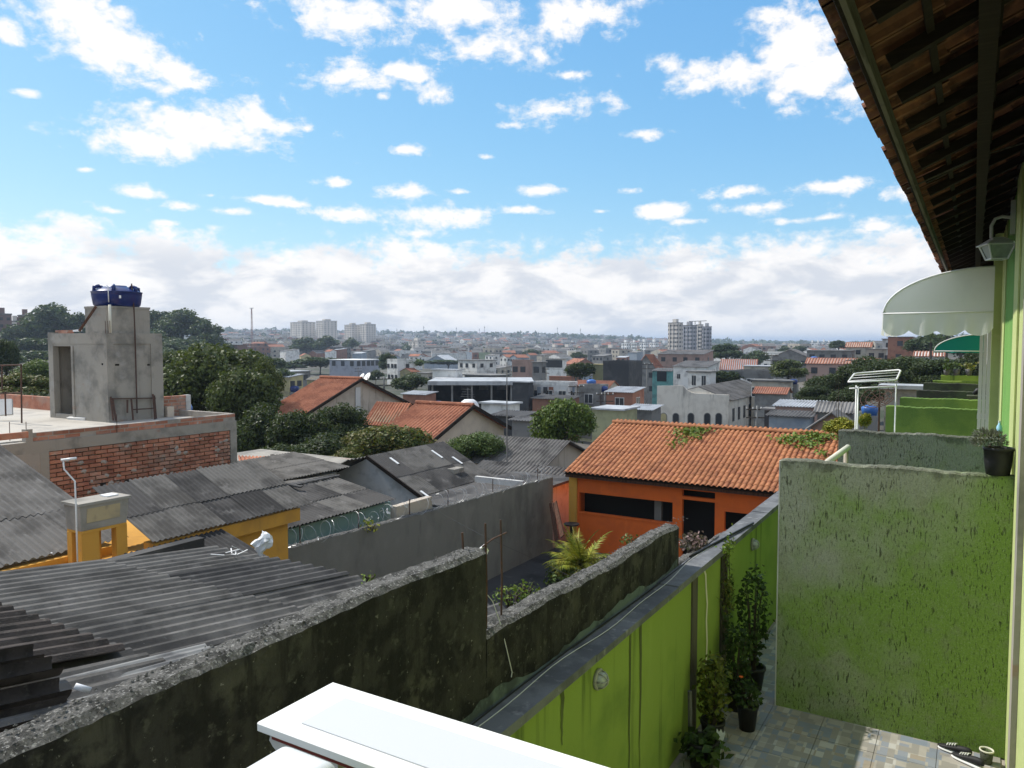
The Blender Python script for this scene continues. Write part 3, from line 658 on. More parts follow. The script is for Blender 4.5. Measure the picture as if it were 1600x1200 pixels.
t = thing('window_shutter', 'weathered white shutter post standing out from the facade below the awning', 'shutter', (.16, 14.1, 2.3))
for k in range(3): MB().box(.075 + k * .052, .075 + k * .052 + .046, 13.95, 14.05 + .02 * (k % 2), 2.05, 3.6).part('slat', 'white_metal', t)
MB().box(.07, XF - .004, 14.06, 14.12, 2.2, 2.28).part('bracket', 'white_metal', t)

# drying rack
t = thing('drying_rack', 'white tubular drying rack standing above the party walls', 'drying rack', (-1.2, 12.0, 0))
ry = 11.9
A1, A2 = ay_(1329, 603, ry), ay_(1402, 592, ry)
for i, (px, p1, off) in enumerate(((1341, 604, 0), (1333, 604, .35), (1400, 600, 0))):
    q = ay_(px, p1, ry); b = MB(); b.tube([(q.x, ry + off, 0.02), (q.x, ry + off, q.z)], .011, 7); b.part('leg', 'white_metal', t, True)
x0, x1 = ay_(1327, 600, ry).x, ay_(1402, 600, ry).x; zt = ay_(1360, 597, ry).z
loop = [(x0, ry - .1, zt), (x0, ry + .5, zt + .09), (x0 + .04, ry + .55, zt + .10), (x1 - .03, ry + .55, zt + .16), (x1, ry + .5, zt + .15), (x1, ry - .1, zt + .05), (x1 - .03, ry - .14, zt + .04), (x0 + .04, ry - .14, zt), (x0, ry - .1, zt)]
b = MB(); b.tube(loop, .013, 7); b.part('frame', 'white_metal', t, True)
for k in range(3):
    f = (k + .5) / 3; b = MB(); b.tube([(x0, ry - .12 + f * .62, zt - .004 + f * .09), (x1, ry - .12 + f * .62, zt + .05 + f * .10)], .0055, 6); b.part('bar', 'white_metal', t, True)
b = MB(); b.tube([(x0, ry, zt - .1), (x1, ry, zt - .05)], .011, 6); b.part('brace', 'white_metal', t, True)
# wire dish beside it
t = thing('wire_dish', 'dark wire mesh dish antenna behind the drying rack', 'antenna', ad_(1373, 628, 15))
c = ad_(1374, 624, 15); nn = Vector((-.25, -.55, .75)).normalized(); u = nn.orthogonal().normalized(); v = nn.cross(u)
for r in (.33, .24, .15, .07):
    b = MB(); b.tube([c + (u * math.cos(a) + v * math.sin(a)) * r + nn * (r * r * .7) for a in np.linspace(0, 2 * math.pi, 25)], .008, 5, False); b.part('ring', 'steel_rust', t)
for k in range(10):
    a = k * math.pi / 5; b = MB(); b.tube([c + (u * math.cos(a) + v * math.sin(a)) * r + nn * (r * r * .7) for r in (.02, .12, .22, .33)], .006, 5); b.part('rib', 'steel_rust', t)
b = MB(); b.tube([c, (c.x, c.y + .1, -.5)], .02, 6); b.part('mast', 'steel_rust', t)

# succulent pot on the first wall, little bottle, shoes, pot below
t = thing('succulent_pot', 'black plastic pot of grey succulent on top of the nearest party wall', 'potted plant', (.2, 7.37, 2.33))
b = MB(); b.lathe((.195, 7.37, 2.325), [(0, 0), (.085, 0), (.1, .11), (.105, .2), (.112, .2), (.112, .222), (.098, .222), (.095, .19), (0, .19)], 24); b.part('pot', 'pot_black', t, True)
b = MB(); b.lathe((.195, 7.37, 2.325), [(.094, .2), (.04, .208), (0, .21)], 16); b.part('soil', 'soil', t)
b = MB()
for k in range(460):
    a, e = random.uniform(0, 6.28), random.uniform(-.5, 1.3); r = random.uniform(.6, 1)
    c = Vector((.12 + math.cos(a) * math.cos(e) * .135 * r, 7.36 + math.sin(a) * math.cos(e) * .10 * r, 2.60 + math.sin(e) * .095 * r))
    d = Vector((math.cos(a) * math.cos(e), math.sin(a) * math.cos(e), math.sin(e) + .3)).normalized() * .026; s_ = d.orthogonal().normalized() * .007; w_ = d.cross(s_).normalized() * .006
    b.add([c + s_, c + w_, c - s_, c - w_, c + d], [(0, 1, 4), (1, 2, 4), (2, 3, 4), (3, 0, 4)])
b.part('rosettes', 'leaf_succulent', t)
b = MB(); b.tube([(.15, 7.37, 2.53), (.13, 7.36, 2.56)], .012, 6); b.part('stem', 'trunk', t)
t = thing('bottle', 'small pale blue bottle behind the succulent pot', 'bottle', (.25, 10.19, 2.325))
b = MB(); b.lathe((.27, 10.19, 2.325), [(0, 0), (.028, 0), (.03, .1), (.028, .13), (.012, .16), (.012, .175), (0, .175)], 14); b.part('body', 'bottle_blue', t, True)
b = MB(); b.lathe((.27, 10.19, 2.5), [(0, .02), (.014, .02), (.014, 0)], 10); b.part('cap', 'white_plastic', t)
def shoe(x, y, rz, label):
    t = thing('sneaker', label, 'shoe', (x, y, 0), 'sneakers on the patio tiles')
    def sec(u, w, z0, z1): return [(u, -w, z0), (u, w, z0), (u, w * .8, z1), (u, -w * .8, z1)]
    M = Matrix.Translation((x, y, 0)) @ Matrix.Rotation(rz, 4, 'Z')
    def loft(rows, nm, mt):
        b = MB(); b.v = [tuple(M @ Vector(p)) for r in rows for p in r]
        n = len(rows); b.f = [(i * 4 + k, i * 4 + (k + 1) % 4, (i + 1) * 4 + (k + 1) % 4, (i + 1) * 4 + k) for i in range(n - 1) for k in range(4)] + [(3, 2, 1, 0), tuple((n - 1) * 4 + k for k in range(4))]
        b.m = [0] * len(b.f); o = b.part(nm, mt, t, True); md = o.modifiers.new('smooth', 'SUBSURF'); md.levels = 1; md.render_levels = 1
    loft([sec(-.14, .032, .0, .03), sec(-.08, .04, 0, .03), sec(0, .038, 0, .028), sec(.08, .048, 0, .026), sec(.14, .03, .004, .026)], 'sole', 'shoe_white')
    loft([sec(-.135, .028, .028, .095), sec(-.08, .036, .028, .1), sec(-.02, .035, .027, .085), sec(.05, .042, .026, .062), sec(.11, .036, .025, .045), sec(.137, .02, .025, .035)], 'upper', 'shoe_black')
    for k in range(4):
        q = [M @ Vector((-.005 + k * .02, s * .026, .084 - k * .007)) for s in (-1, 0, 1)]; q[1].z += .008
        b = MB(); b.tube(q, .004, 5); b.part('lace', 'shoe_white', t)
q = az_(1492, 1178, 0); shoe(q.x, q.y, R(160), 'black and white sneaker lying on the sunny tiles by the wall')
q = az_(1508, 1190, 0); shoe(q.x + .02, q.y - .03, R(150), 'black sneaker with white sole nearer the dark green bin')
q = az_(1541, 1192, 0)
t = thing('bin', 'dark green small bin with a pale rim at the foot of the house wall', 'bin', (q.x, q.y, 0))
b = MB(); b.lathe((q.x, q.y, 0), [(0, 0), (.04, 0), (.05, .1), (.044, .1), (.036, .012), (0, .012)], 18); b.part('body', 'party_dark', t, True)
b = MB(); b.lathe((q.x, q.y, .1), [(.044, 0), (.053, 0), (.053, .012), (.044, .012), (.044, 0)], 18); b.part('rim', 'cream_paint', t, True)

# ------------------------------------------------------------------ white slab and white cabinet in front
t = thing('slab_topped_wall', 'low wall topped by a broad bright white slab below the camera', 'wall', (-.7, 1.6, 0))
Z = 2.30; A = az_(520, 1065, Z); B_ = az_(405, 1130, Z)
MB().box(A.x - .0, .6, B_.y, A.y, Z - .028, Z).part('slab', 'white_paint', t).modifiers.new('edge', 'BEVEL').width = .004
MB().box(A.x + .12, .6, B_.y + .06, A.y - .07, Z + .001, Z + .004).part('panel', 'panel_white', t)
MB().box(A.x + .05, .6, B_.y + .012, B_.y + .03, Z - .043, Z - .029).part('trim', 'red_trim', t)
b = MB(); prof = [(.02, -.03), (.035, -.04), (.03, -.055), (.045, -.07), (.07, -.085), (.075, -.11), (.09, -.12)]
yy0, yy1 = B_.y + .02, A.y - .02
b.v = [(A.x + a, yy0, Z + z) for a, z in prof] + [(A.x + a, yy1, Z + z) for a, z in prof] + [(A.x + .3, yy0, Z - .03), (A.x + .3, yy0, Z - .12), (A.x + .3, yy1, Z - .03), (A.x + .3, yy1, Z - .12)]
n = len(prof); b.f = [(i, n + i, n + i + 1, i + 1) for i in range(n - 1)] + [tuple(range(n)) + (2 * n + 1, 2 * n), tuple(range(n, 2 * n))[::-1] + (2 * n + 2, 2 * n + 3)]; b.m = [0] * len(b.f); b.part('moulding', 'old_white', t)
MB().box(A.x + .14, .6, B_.y + .05, A.y - .05, 0, Z - .045).part('wall_body', 'cream_paint', t)
t = thing('white_cabinet', 'white rounded plastic cabinet standing in front of the white slab', 'cabinet', (-1.35, .9, 0))
def rbox(x0, x1, y0, y1, z0, z1, r, n=4):
    b = MB(); c = []
    for (cx, cy, a0) in ((x1 - r, y1 - r, 0), (x0 + r, y1 - r, 90), (x0 + r, y0 + r, 180), (x1 - r, y0 + r, 270)):
        c += [(cx, cy, R(a0 + 90 * k / n)) for k in range(n + 1)]
    lev = [(z0, r)] + [(z1 - r + r * math.sin(R(90 * k / n)), r * math.cos(R(90 * k / n))) for k in range(n + 1)]
    N = len(c)
    for z, q in lev: b.v += [(x + math.cos(a) * q, y + math.sin(a) * q, z) for x, y, a in c]
    for i in range(len(lev) - 1): b.f += [(i * N + k, i * N + (k + 1) % N, (i + 1) * N + (k + 1) % N, (i + 1) * N + k) for k in range(N)]
    b.f += [tuple(reversed(range(N))), tuple((len(lev) - 1) * N + k for k in range(N))]; b.m = [0] * len(b.f); return b
Zc = 2.46; a = az_(455, 1163, Zc); c_ = az_(517, 1193, Zc)
rbox(a.x - .03, c_.x + .012, .55, a.y + .01, .1, Zc, .03).part('body', 'white_plastic', t, True)
MB().box(a.x, c_.x - .02, .58, a.y - .02, .0, .1).part('plinth', 'pot_grey', t)
# ------------------------------------------------------------------ corrugated sheets
def wave_mesh(name, W, L, pitch, amp, m, seg=6, th=.007, nl=3):
    nu = max(4, int(round(W / pitch * seg))); mb = MB(); two = [0, 1] if th else [0]
    for b in two:
        for j in range(nl):
            for i in range(nu + 1):
                x = W * i / nu; mb.v.append((x, L * j / (nl - 1), amp * math.sin(2 * math.pi * x / pitch) - b * th))
    N = (nu + 1) * nl
    for j in range(nl - 1):
        for i in range(nu):
            a = j * (nu + 1) + i; mb.f.append((a, a + 1, a + nu + 2, a + nu + 1))
            if th: mb.f.append((N + a + nu + 1, N + a + nu + 2, N + a + 1, N + a))
    if th:
        for j in (0, nl - 1):
            for i in range(nu):
                a = j * (nu + 1) + i; mb.f.append((a, a + 1, N + a + 1, N + a) if j else (a + 1, a, N + a, N + a + 1))
        for i in (0, nu):
            for j in range(nl - 1):
                a = j * (nu + 1) + i; b2 = a + nu + 1; mb.f.append((a, b2, N + b2, N + a) if i else (b2, a, N + a, N + b2))
    mb.m = [0] * len(mb.f); return mb.mesh(name, m)
def sheet_roof(parent, o, u, v, W, L, mats_, pitch=.177, amp=.026, sw=1.06, sl=1.5, jit=.012, seg=6, th=.007, name='roof_sheet', lap=.12, skip=()):
    """sheets laid from the eave (o) upwards along v; each row laps over the one below"""
    u, v = Vector(u).normalized(), Vector(v).normalized(); n = u.cross(v)
    nc, nr = max(1, round(W / sw)), max(1, round(L / sl)); sw = W / nc; sl = L / nr
    sw = max(1, round(sw / pitch)) * pitch; nc = max(1, math.ceil(W / sw - .25))
    mes = {m: wave_mesh(name, sw + pitch * .6, sl + lap, pitch, amp, m, seg, th) for m in set(mats_)}
    for j in range(nr):
        for i in range(nc):
            if (i, j) in skip: continue
            p = Vector(o) + u * (i * sw) + v * (j * sl - (lap if j else 0) + random.uniform(-jit, jit) * 1.5) + n * (.012 * j + .004 * (i % 2) + random.uniform(0, jit))
            vv = (v + n * (.012 if j else 0.0) + u * random.uniform(-.004, .004))
            place(mes[random.choice(mats_)], name, parent, frame(p, u, vv))

# the near roof beside the black wall
nr_ = thing('shed', 'low shed under the big grey corrugated roof beside the black wall', 'shed', (-5.5, 2.5, -4.2))
MB().box(-7.9, -2.47, -2.0, 5.85, -4.5, .80).part('wall', 'old_white', nr_)
sheet_roof(nr_, (-2.50, 6.07, .90), (-1, 0, 0), (0, -1, .115), 5.5, 3.05, ['fibrocement'] * 5 + ['fibrocement_dark'], sl=1.55)
sheet_roof(nr_, (-2.50, 3.05, 1.30), (-1, 0, 0), (0, -1, .15), 5.6, 4.6, ['fibrocement', 'fibrocement_dark'], sl=1.6)
# upper brownish sheets lapping on top towards the camera side, then a short pile of thick ridge pieces
sheet_roof(nr_, (-4.75, 2.95, 1.365), (-1, 0, 0), (0, -1, .17), 3.4, 1.7, ['fibrocement_brown'], sl=1.7, amp=.034, jit=.02)
fs = wave_mesh('clear_sheet', 1.35, 1.9, .076, .010, 'clear_sheet', 6, .002)
place(fs, 'clear_sheet', nr_, frame((-3.3, 3.45, 1.262), (-1, 0, 0), (0, -1, .13)))
q0 = az_(97, 1020, 1.72)
rm = MB()
for k in range(9):
    a = math.pi * k / 8; rm.v += [(math.cos(a) * .075, 0, math.sin(a) * .085), (math.cos(a) * .075, 1.5, math.sin(a) * .085), (math.cos(a) * .064, 0, math.sin(a) * .073), (math.cos(a) * .064, 1.5, math.sin(a) * .073)]
for k in range(8): rm.f += [(4 * k, 4 * k + 1, 4 * k + 5, 4 * k + 4), (4 * k + 2, 4 * k + 6, 4 * k + 7, 4 * k + 3), (4 * k, 4 * k + 4, 4 * k + 6, 4 * k + 2)]
rm.m = [0] * len(rm.f); rme = rm.mesh('ridge_piece', 'fibrocement_brown', True)
for k, (px, py, z) in enumerate(((70, 1003, 1.60), (100, 1022, 1.58), (113, 1056, 1.56), (126, 1084, 1.54))):
    e = az_(px, py, z); place(rme, 'ridge_piece', nr_, frame((e.x - .07, e.y, z - .06), (1, 0, -.25), (-.06, -1, .16)))
# lower-roof extra: row at the far left with a dark end board
MB().box(-8.2, -8.05, 2.5, 6.05, .75, 1.0).part('barge_board', 'fibrocement_dark', nr_)
b = MB(); b.tube([az_(117, 1072, 1.5), az_(141, 1079, 1.46)], .018, 8)
tag(b.part('pipe_stub', 'white_plastic', smooth=True), 'short white pipe end sticking out beside the ridge pieces of the shed roof', 'pipe')
def scrap(px, py, z, label, s=.12, m='rag_white', name='scrap'):
    c = az_(px, py, z); b = MB()
    for k in range(7):
        a = Vector((random.uniform(-s, s), random.uniform(-s, s), random.uniform(0, .03))) + c; d = Vector((random.uniform(-1, 1), random.uniform(-1, 1), .1)).normalized(); w_ = d.cross(Vector((0, 0, 1)))
        b.bar(a, a + d * random.uniform(.05, .12) * s / .1, .012, .006)
    return tag(b.part(name, m), label, 'scrap')
scrap(362, 867, .98, 'white scraps of wire and plastic on the far edge of the shed roof', .14)
scrap(207, 907, 1.03, 'small white bits of string lying in the middle of the shed roof', .07)
c = ad_(410, 852, 9.4); b = MB()
nb_, mb_ = 14, 9
for i in range(mb_ + 1):
    e = -math.pi / 2 + math.pi * i / mb_
    for k in range(nb_):
        a = 2 * math.pi * k / nb_; r = .11 * (1 + random.uniform(-.28, .28)) * (1 + .25 * math.sin(a * 2 + 1)); b.v.append((c.x + math.cos(a) * math.cos(e) * r, c.y + math.sin(a) * math.cos(e) * r * .8, c.z + .02 + math.sin(e) * .115 * (1 + random.uniform(-.2, .2)) + .04 * math.cos(a)))
b.f = [(i * nb_ + k, i * nb_ + (k + 1) % nb_, (i + 1) * nb_ + (k + 1) % nb_, (i + 1) * nb_ + k) for i in range(mb_) for k in range(nb_)]; b.m = [0] * len(b.f)
tag(b.part('bag', 'rag_white'), 'crumpled white bag beside the corner of the yellow house', 'bag')

# ------------------------------------------------------------------ yellow house with corrugated roofs
yh = thing('yellow_house', 'mustard yellow house under stained grey corrugated roofs', 'house', (-12.5, 8, -4.2))
E0, E1 = az_(462, 788, .3), az_(225, 842, .3)
MB().box(-15.5, -10.95, 3.0, 10.05, -4.5, .12).part('wall', 'yellow_paint', yh)
MB().box(-11.05, -10.80, 7.2, 10.22, .05, .285).part('eave_beam', 'yellow_paint', yh)
sheet_roof(yh, (-10.74, 7.15, .335), (0, 1, 0), (-1, 0, .42), 3.15, 1.75, ['fibrocement', 'fibrocement_dark', 'fibrocement_dark'], .094, .015, sl=.9, sw=.62)
sheet_roof(yh, (-11.45, 3.6, .30), (0, 1, 0), (-1, 0, .30), 3.2, 4.2, ['fibrocement'], .118, .019, sl=1.45, sw=.7)
MB().bar((-11.42, 2.5, .17), (-11.42, 6.9, .17), .1, .16).part('eave_beam', 'yellow_paint', yh)
MB().bar((-15.55, 3.6, 1.63), (-15.55, 7.8, 1.63), .05, .12).part('ridge_cap', 'brick_clay', yh)
b = MB(); b.tube([az_(0, 884, .27), az_(60, 871, .27), az_(80, 866, .3), az_(95, 853, .3), az_(122, 858, .28)], .022, 8); b.part('gutter_pipe', 'white_plastic', yh, True)
sheet_roof(yh, (-9.6, 6.7, -.08), (0, 1, 0), (-1, 0, .28), 1.6, 1.1, ['fibrocement_dark'], .094, .015, sl=1.1)
# tank on four yellow pillars
t = thing('water_tank', 'old concrete water tank on yellow pillars with stained sides', 'water tank', (-10.8, 6.2, .2))
cr = ad_(125, 790, 10.9); x1, y0 = cr.x, cr.y; y1 = ax_(202, 800, x1).y; x0 = ay_(107, 790, y0).x - .12
zT, zB = ax_(125, 792, x1).z, ax_(125, 832, x1).z
t.location = ((x0 + x1) / 2, (y0 + y1) / 2, zB)
b = MB(); b.hexa([(x0 + .02, y0 + .02, zB), (x1 - .03, y0 + .02, zB), (x1 - .03, y1 - .03, zB), (x0 + .02, y1 - .03, zB)], [(x0, y0, zT), (x1, y0, zT), (x1, y1, zT), (x0, y1, zT)]); b.part('basin', 'cement', t)
b = MB(); b.hexa([(x1 - .02, y0 + .10, zB + .11), (x1 - .014, y0 + .10, zB + .11), (x1 - .014, y1 - .14, zB + .11), (x1 - .02, y1 - .14, zB + .11)], [(x1 - .01, y0 + .10, zT - .05), (x1 + .003, y0 + .10, zT - .05), (x1 + .003, y1 - .14, zT - .05), (x1 - .01, y1 - .14, zT - .05)]); b.part('paint_patch', 'faded_paint', t, label='faded yellow paint patch on the tank side')
MB().box(x0 - .03, x1 + .02, y0 - .03, y1 + .03, zT, zT + .04).part('lid', 'cement', t)
MB().box(x0 + .1, x0 + .28, y1 - .26, y1 - .08, zT + .041, zT + .06).part('cover_patch', 'rag_white', t)
for (a, c, wx, w_) in ((x1 - .16, y0 + .02, .14, .26), (x1 - .15, y1 - .2, .13, .17), (x0 + .03, y1 - .44, .12, .15), (x0 + .02, y0 + .02, .12, .2)):
    b = MB(); b.box(a, a + wx, c, c + w_, -4.4, zB - .04); b.part('pillar', 'yellow_paint', t)
MB().box(x0 + .01, x1 - .01, y0 + .03, y1 - .04, zB - .04, zB - .001).part('slab', 'yellow_paint', t)
t = thing('tv_antenna', 'thin grey antenna mast with a bent arm beside the concrete tank', 'antenna', (-10.3, 5.85, 0))
D = 10.8; b = MB(); b.tube([ad_(121, 880, D), ad_(119, 800, D), ad_(117, 752, D), ad_(100, 733, D), ad_(99, 718, D)], .012, 6); b.part('mast', 'white_metal', t, True)
b = MB(); b.tube([ad_(96, 719, D), ad_(119, 716, D)], .02, 6); b.part('head', 'white_metal', t, True)

# ------------------------------------------------------------------ unfinished brick building
xb = -18.11
bb = thing('brick_building', 'unfinished red brick building with raw concrete beams and a flat roof', 'building', (-22, 14, -4.2))
yA, yB = 9.34, 14.78
MB().box(-34.0, xb - .10, yA + .1, yB - .1, -4.5, .92).part('inner_wall', 'mortar', bb)
MB().box(-34.0, xb - .02, yA - 4.5, yB, .90, 1.16).part('ring_beam', 'cement', bb)
MB().box(-33.8, xb - .25, yA - 4.4, yB - .15, 1.16, 1.19).part('roof_slab', 'cement_slab', bb)
for y0, y1 in ((yB - .22, yB), (yA, yA + .2)):
    MB().box(xb - .25, xb - .015, y0, y1, -4.5, .90).part('column', 'cement', bb)
bm_ = {}
def brick_mesh(L, H, T):
    k = (round(L, 3), round(H, 3), round(T, 3))
    if k not in bm_:
        b = MB(); b.hexa([(-T, 0, 0), (0, 0.004, .004), (0, L - .004, .004), (-T, L, 0)], [(-T, 0, H), (0, .004, H - .004), (0, L - .004, H - .004), (-T, L, H)]); bm_[k] = b.mesh('brick', 'brick_clay')
    return bm_[k]
BL, BH, J = .29, .085, .018
rows = []; z = .90 - BH - .012; r = 0
while z > -1.4:
    y = yA + .21 - (.15 if r % 2 else 0)
    while y < yB - .24:
        a, c = max(y, yA + .21), min(y + BL, yB - .23)
        if c - a > .06: rows.append((z, a, c - a))
        y += BL + J
    z -= BH + J; r += 1
for k, (z, a, L) in enumerate(rows[:200]):
    me = brick_mesh(BL if abs(L - BL) < 1e-3 else round(L, 2), BH, .08)
    place(me, 'brick', bb, Matrix.Translation((xb - .03 + random.uniform(-.006, .006), a, z + random.uniform(-.004, .004))) @ Matrix.Rotation(random.uniform(-.006, .006), 4, 'X'))
b = MB()
for z, a, L in rows[200:]: b.box(xb - .1, xb - .03, a, a + L, z, z + BH)
b.part('lower_bricks', 'brick_clay', bb, kind='stuff')
# smears of mortar over the bricks
b = MB()
for k in range(46):
    y, z = random.uniform(yA + .4, yB - .4), random.uniform(-.5, .82)
    if k % 3 == 0: y = random.choice((12.9, 11.2, 14.2)) + random.gauss(0, .12)
    n = 7; c = (xb - .022, y, z); o = len(b.v); rr = random.uniform(.03, .11)
    b.v += [(c[0] + .008, c[1], c[2])] + [(xb - .03, y + math.cos(a) * rr * random.uniform(.5, 1.2), z + math.sin(a) * rr * random.uniform(.3, .9)) for a in np.linspace(0, 2 * math.pi, n, endpoint=False)]
    b.f += [(o, o + 1 + i, o + 1 + (i + 1) % n) for i in range(n)]; b.m += [0] * n
b.part('mortar_smears', 'mortar', bb, kind='stuff')
for (px, py) in ((162, 757), (200, 752), (238, 746)):
    q = ax_(px, py, xb); b = MB(); b.box(xb - .05, xb - .018, q.y - .07, q.y + .07, q.z - .035, q.z + .035); b.part('putlog_hole', 'dark_inside', bb)
# parapet: two courses of brick along the edge; front -y return and inner stub walls
pb = MB()
def course(x, y0, y1, z, th=.14):
    y = y0
    while y < y1 - .1:
        L = min(.37, y1 - y); place(brick_mesh(round(L - .015, 3), .085, th), 'brick', bb, Matrix.Translation((x + random.uniform(-.008, .008), y, z))); y += .37
pq = [ax_(62, 672, xb), ax_(370, 645, xb)]
for c in range(2): course(xb - .06, 9.2 + .1 * c, yB, 1.165 + c * .1)
MB().box(xb - .2, xb - .065, 9.2, yB - .01, 1.16, 1.355).part('parapet_mortar', 'mortar', bb)
MB().box(xb - .19, xb - .02, 9.05, 9.2, 1.16, 1.45).part('stub_column', 'cement', bb)
for (y, x) in ((9.1, xb - .1), (8.9, xb - .4), (11.2, xb - .05)):
    b = MB(); b.tube([(x, y, 1.1), (x + .01, y, 1.62)], .008, 5); b.part('rebar', 'steel_rust', bb)
# far parapets of the roof (brick courses seen from inside)
def course_x(y, x0, x1, z0, n):
    for c in range(n):
        x = x0 + (.15 if c % 2 else 0)
        while x < x1 - .2:
            b = brick_mesh(.28, .088, .12); place(b, 'brick', bb, Matrix.Translation((x, y, z0 + c * .105)) @ Matrix.Rotation(-math.pi / 2, 4, 'Z')); x += .30
MB().box(-27, xb - .2, yB - .14, yB, 1.16, 1.36).part('parapet_mortar', 'mortar', bb)
# brick stub wall right of tower
qa, qb = ax_(248, 624, -20.2), ax_(291, 650, -20.2)
# -------- stair tower
tz, tx, ty = 1.19, -20.40, 12.36
tw = thing('stair_tower', 'raw cement stair tower with a dark doorway on the brick building roof', 'tower', (-21.8, 13.1, 1.19))
TZ = 3.66
xl = ay_(75, 520, ty).x; xd0, xd1 = ay_(83, 545, ty).x, ay_(112, 545, ty).x; zd = ay_(100, 541, ty).z; yb = ax_(248, 640, tx).y
def jwall(x0, x1, y0, y1, z0, z1, name='wall'): return MB().box(x0, x1, y0, y1, z0, z1).part(name, 'cement', tw)
jwall(xd1, tx, ty, ty + .14, tz, TZ - .30)
jwall(xl, xd0, ty - .01, ty + .16, tz, TZ + .03, 'jamb_wall')
jwall(xd0, xd1, ty, ty + .16, zd, TZ - .30, 'lintel')
jwall(xd0, xd1 , ty, ty + .14, tz, tz + .13, 'threshold')
jwall(tx - .14, tx, ty + .14, yb, tz, TZ - .30)
jwall(xl, xl + .14, ty + .16, yb, tz, TZ)
jwall(xl, tx, yb - .003, yb + .14, tz, TZ - .3)
jwall(xl + .001, tx + .02, ty - .015, yb + .15, TZ - .30, TZ, 'ring_beam')
MB().box(xd1 + .0, xd1 + .10, ty - .03, ty, tz, zd).part('pilaster', 'cement', tw)
jwall(tx - .10, tx + .025, ty - .02, ty + .18, tz, TZ - .3, 'corner_column')
jwall(tx - .02, tx + .03, yb - .22, yb + .15, tz, TZ - .3, 'corner_column')
MB().box(xl + .14, tx - .14, ty + 1.2, ty + 1.24, tz, TZ - .3).part('back_wall', 'cement', tw)
for (px, py, w_) in ((183, 570, .06), (232, 570, .04), (160, 569, .02)):
    q = ax_(px, py, tx); MB().box(tx - .01, tx + .004, q.y - w_, q.y + w_, q.z - .025, q.z + .025).part('hole', 'dark_inside', tw)
# upper block
ux1 = tx - .05; uy0 = ty + .03; ul = ay_(133, 500, uy0).x; uyb = ax_(234, 500, ux1).y; UZ = ay_(172, 479, uy0).z
MB().box(ul, ux1, uy0, uyb, TZ, UZ).part('upper_block', 'cement', tw)
MB().box(ul - .01, ux1 + .015, uy0 - .015, uyb + .015, UZ - .03, UZ + .03).part('cap_slab', 'cement', tw)
b = MB(); q = ay_(172, 479, uy0 - .03); b.tube([(q.x, uy0 - .04, TZ), (q.x, uy0 - .04, UZ + .05)], .035, 8); b.part('pipe', 'cream_paint', tw, True)
for px in (163, 167, 170):
    q = ay_(px, 510, uy0 - .15); b = MB(); b.tube([(q.x, uy0 - .12, TZ - .02), (q.x, uy0 - .12, TZ + .33)], .008, 5); b.part('rebar', 'steel_rust', tw)
b = MB(); q = ax_(211, 560, tx + .02); b.tube([(tx + .05, q.y, tz + .2), (tx + .05, q.y, TZ), (tx + .03, q.y, UZ), (tx - .05, q.y, UZ + .68)], .018, 6); b.part('riser_pipe', 'steel_rust', tw)
# tank
c = ad_(183, 479, 1); tcx = ay_(183, 478, 13.05); tc = Vector((tcx.x, 13.05, UZ + .03)); rr = .655
t = thing('blue_tank', 'dark blue plastic water tank on top of the stair tower', 'water tank', tc)
b = MB(); b.lathe(tc, [(0, 0), (rr * .86, 0), (rr * .93, .06), (rr * .99, .30), (rr, .40), (rr * 1.02, .405), (rr * 1.02, .425), (rr * .93, .43)], 40); b.part('body', 'tank_blue', t, True)
b = MB(); b.lathe(tc, [(rr * .96, .425), (rr * .86, .47), (rr * .55, .56), (rr * .42, .575), (rr * .40, .60), (0, .61)], 40); b.part('lid', 'tank_blue', t, True)
for k in range(6):
    a = k * math.pi / 3 + .35; d = Vector((math.cos(a), math.sin(a), 0)); p = tc + d * rr * .80
    b = MB(); b.tube([p + d * rr * .14 + Vector((0, 0, .40)), p + d * rr * .12 + Vector((0, 0, .54)), p - d * rr * .06 + Vector((0, 0, .58)), p - d * rr * .2 + Vector((0, 0, .52))], [.045, .055, .045, .03], 8); b.part('lug', 'tank_blue', t, True)
b = MB(); b.tube([tc + Vector((.45, -.52, .1)), tc + Vector((.47, -.54, .52)), tc + Vector((.3, -.54, .56))], .014, 6); b.part('feed_pipe', 'white_metal', t, True)
b = MB(); b.bar(tc + Vector((.60, -.28, .22)), tc + Vector((.60, -.28, .30)), .05, .012, (1, -.4, 0)); b.part('label_plate', 'rag_white', t)
b = MB(); b.bar(ay_(150, 479, uy0 - .3), ay_(124, 517, uy0 - .5), .05, .05)
tag(b.part('board', 'plank_brown'), 'brown board leaning against the upper block under the blue tank', 'board')
b = MB(); b.bar(ay_(116, 517, uy0 - .4), ay_(126, 516, uy0 - .4), .08, .05); tag(b.part('offcut', 'rag_white'), 'pale offcut lying beside the leaning brown board', 'scrap')
for k, (a0, a1) in enumerate(((89, 98), (98.5, 107))):
    q0, q1 = ay_(a0, 517, ty + .3), ay_(a1, 517, ty + .3); b = MB(); b.box(q0.x, q1.x, ty + .25, ty + .45, TZ + .001, TZ + .10)
    tag(b.part('brick', 'brick_clay'), ['orange hollow brick at the edge of the tower roof', 'orange hollow brick beside another, nearer the leaning board'][k], 'brick')
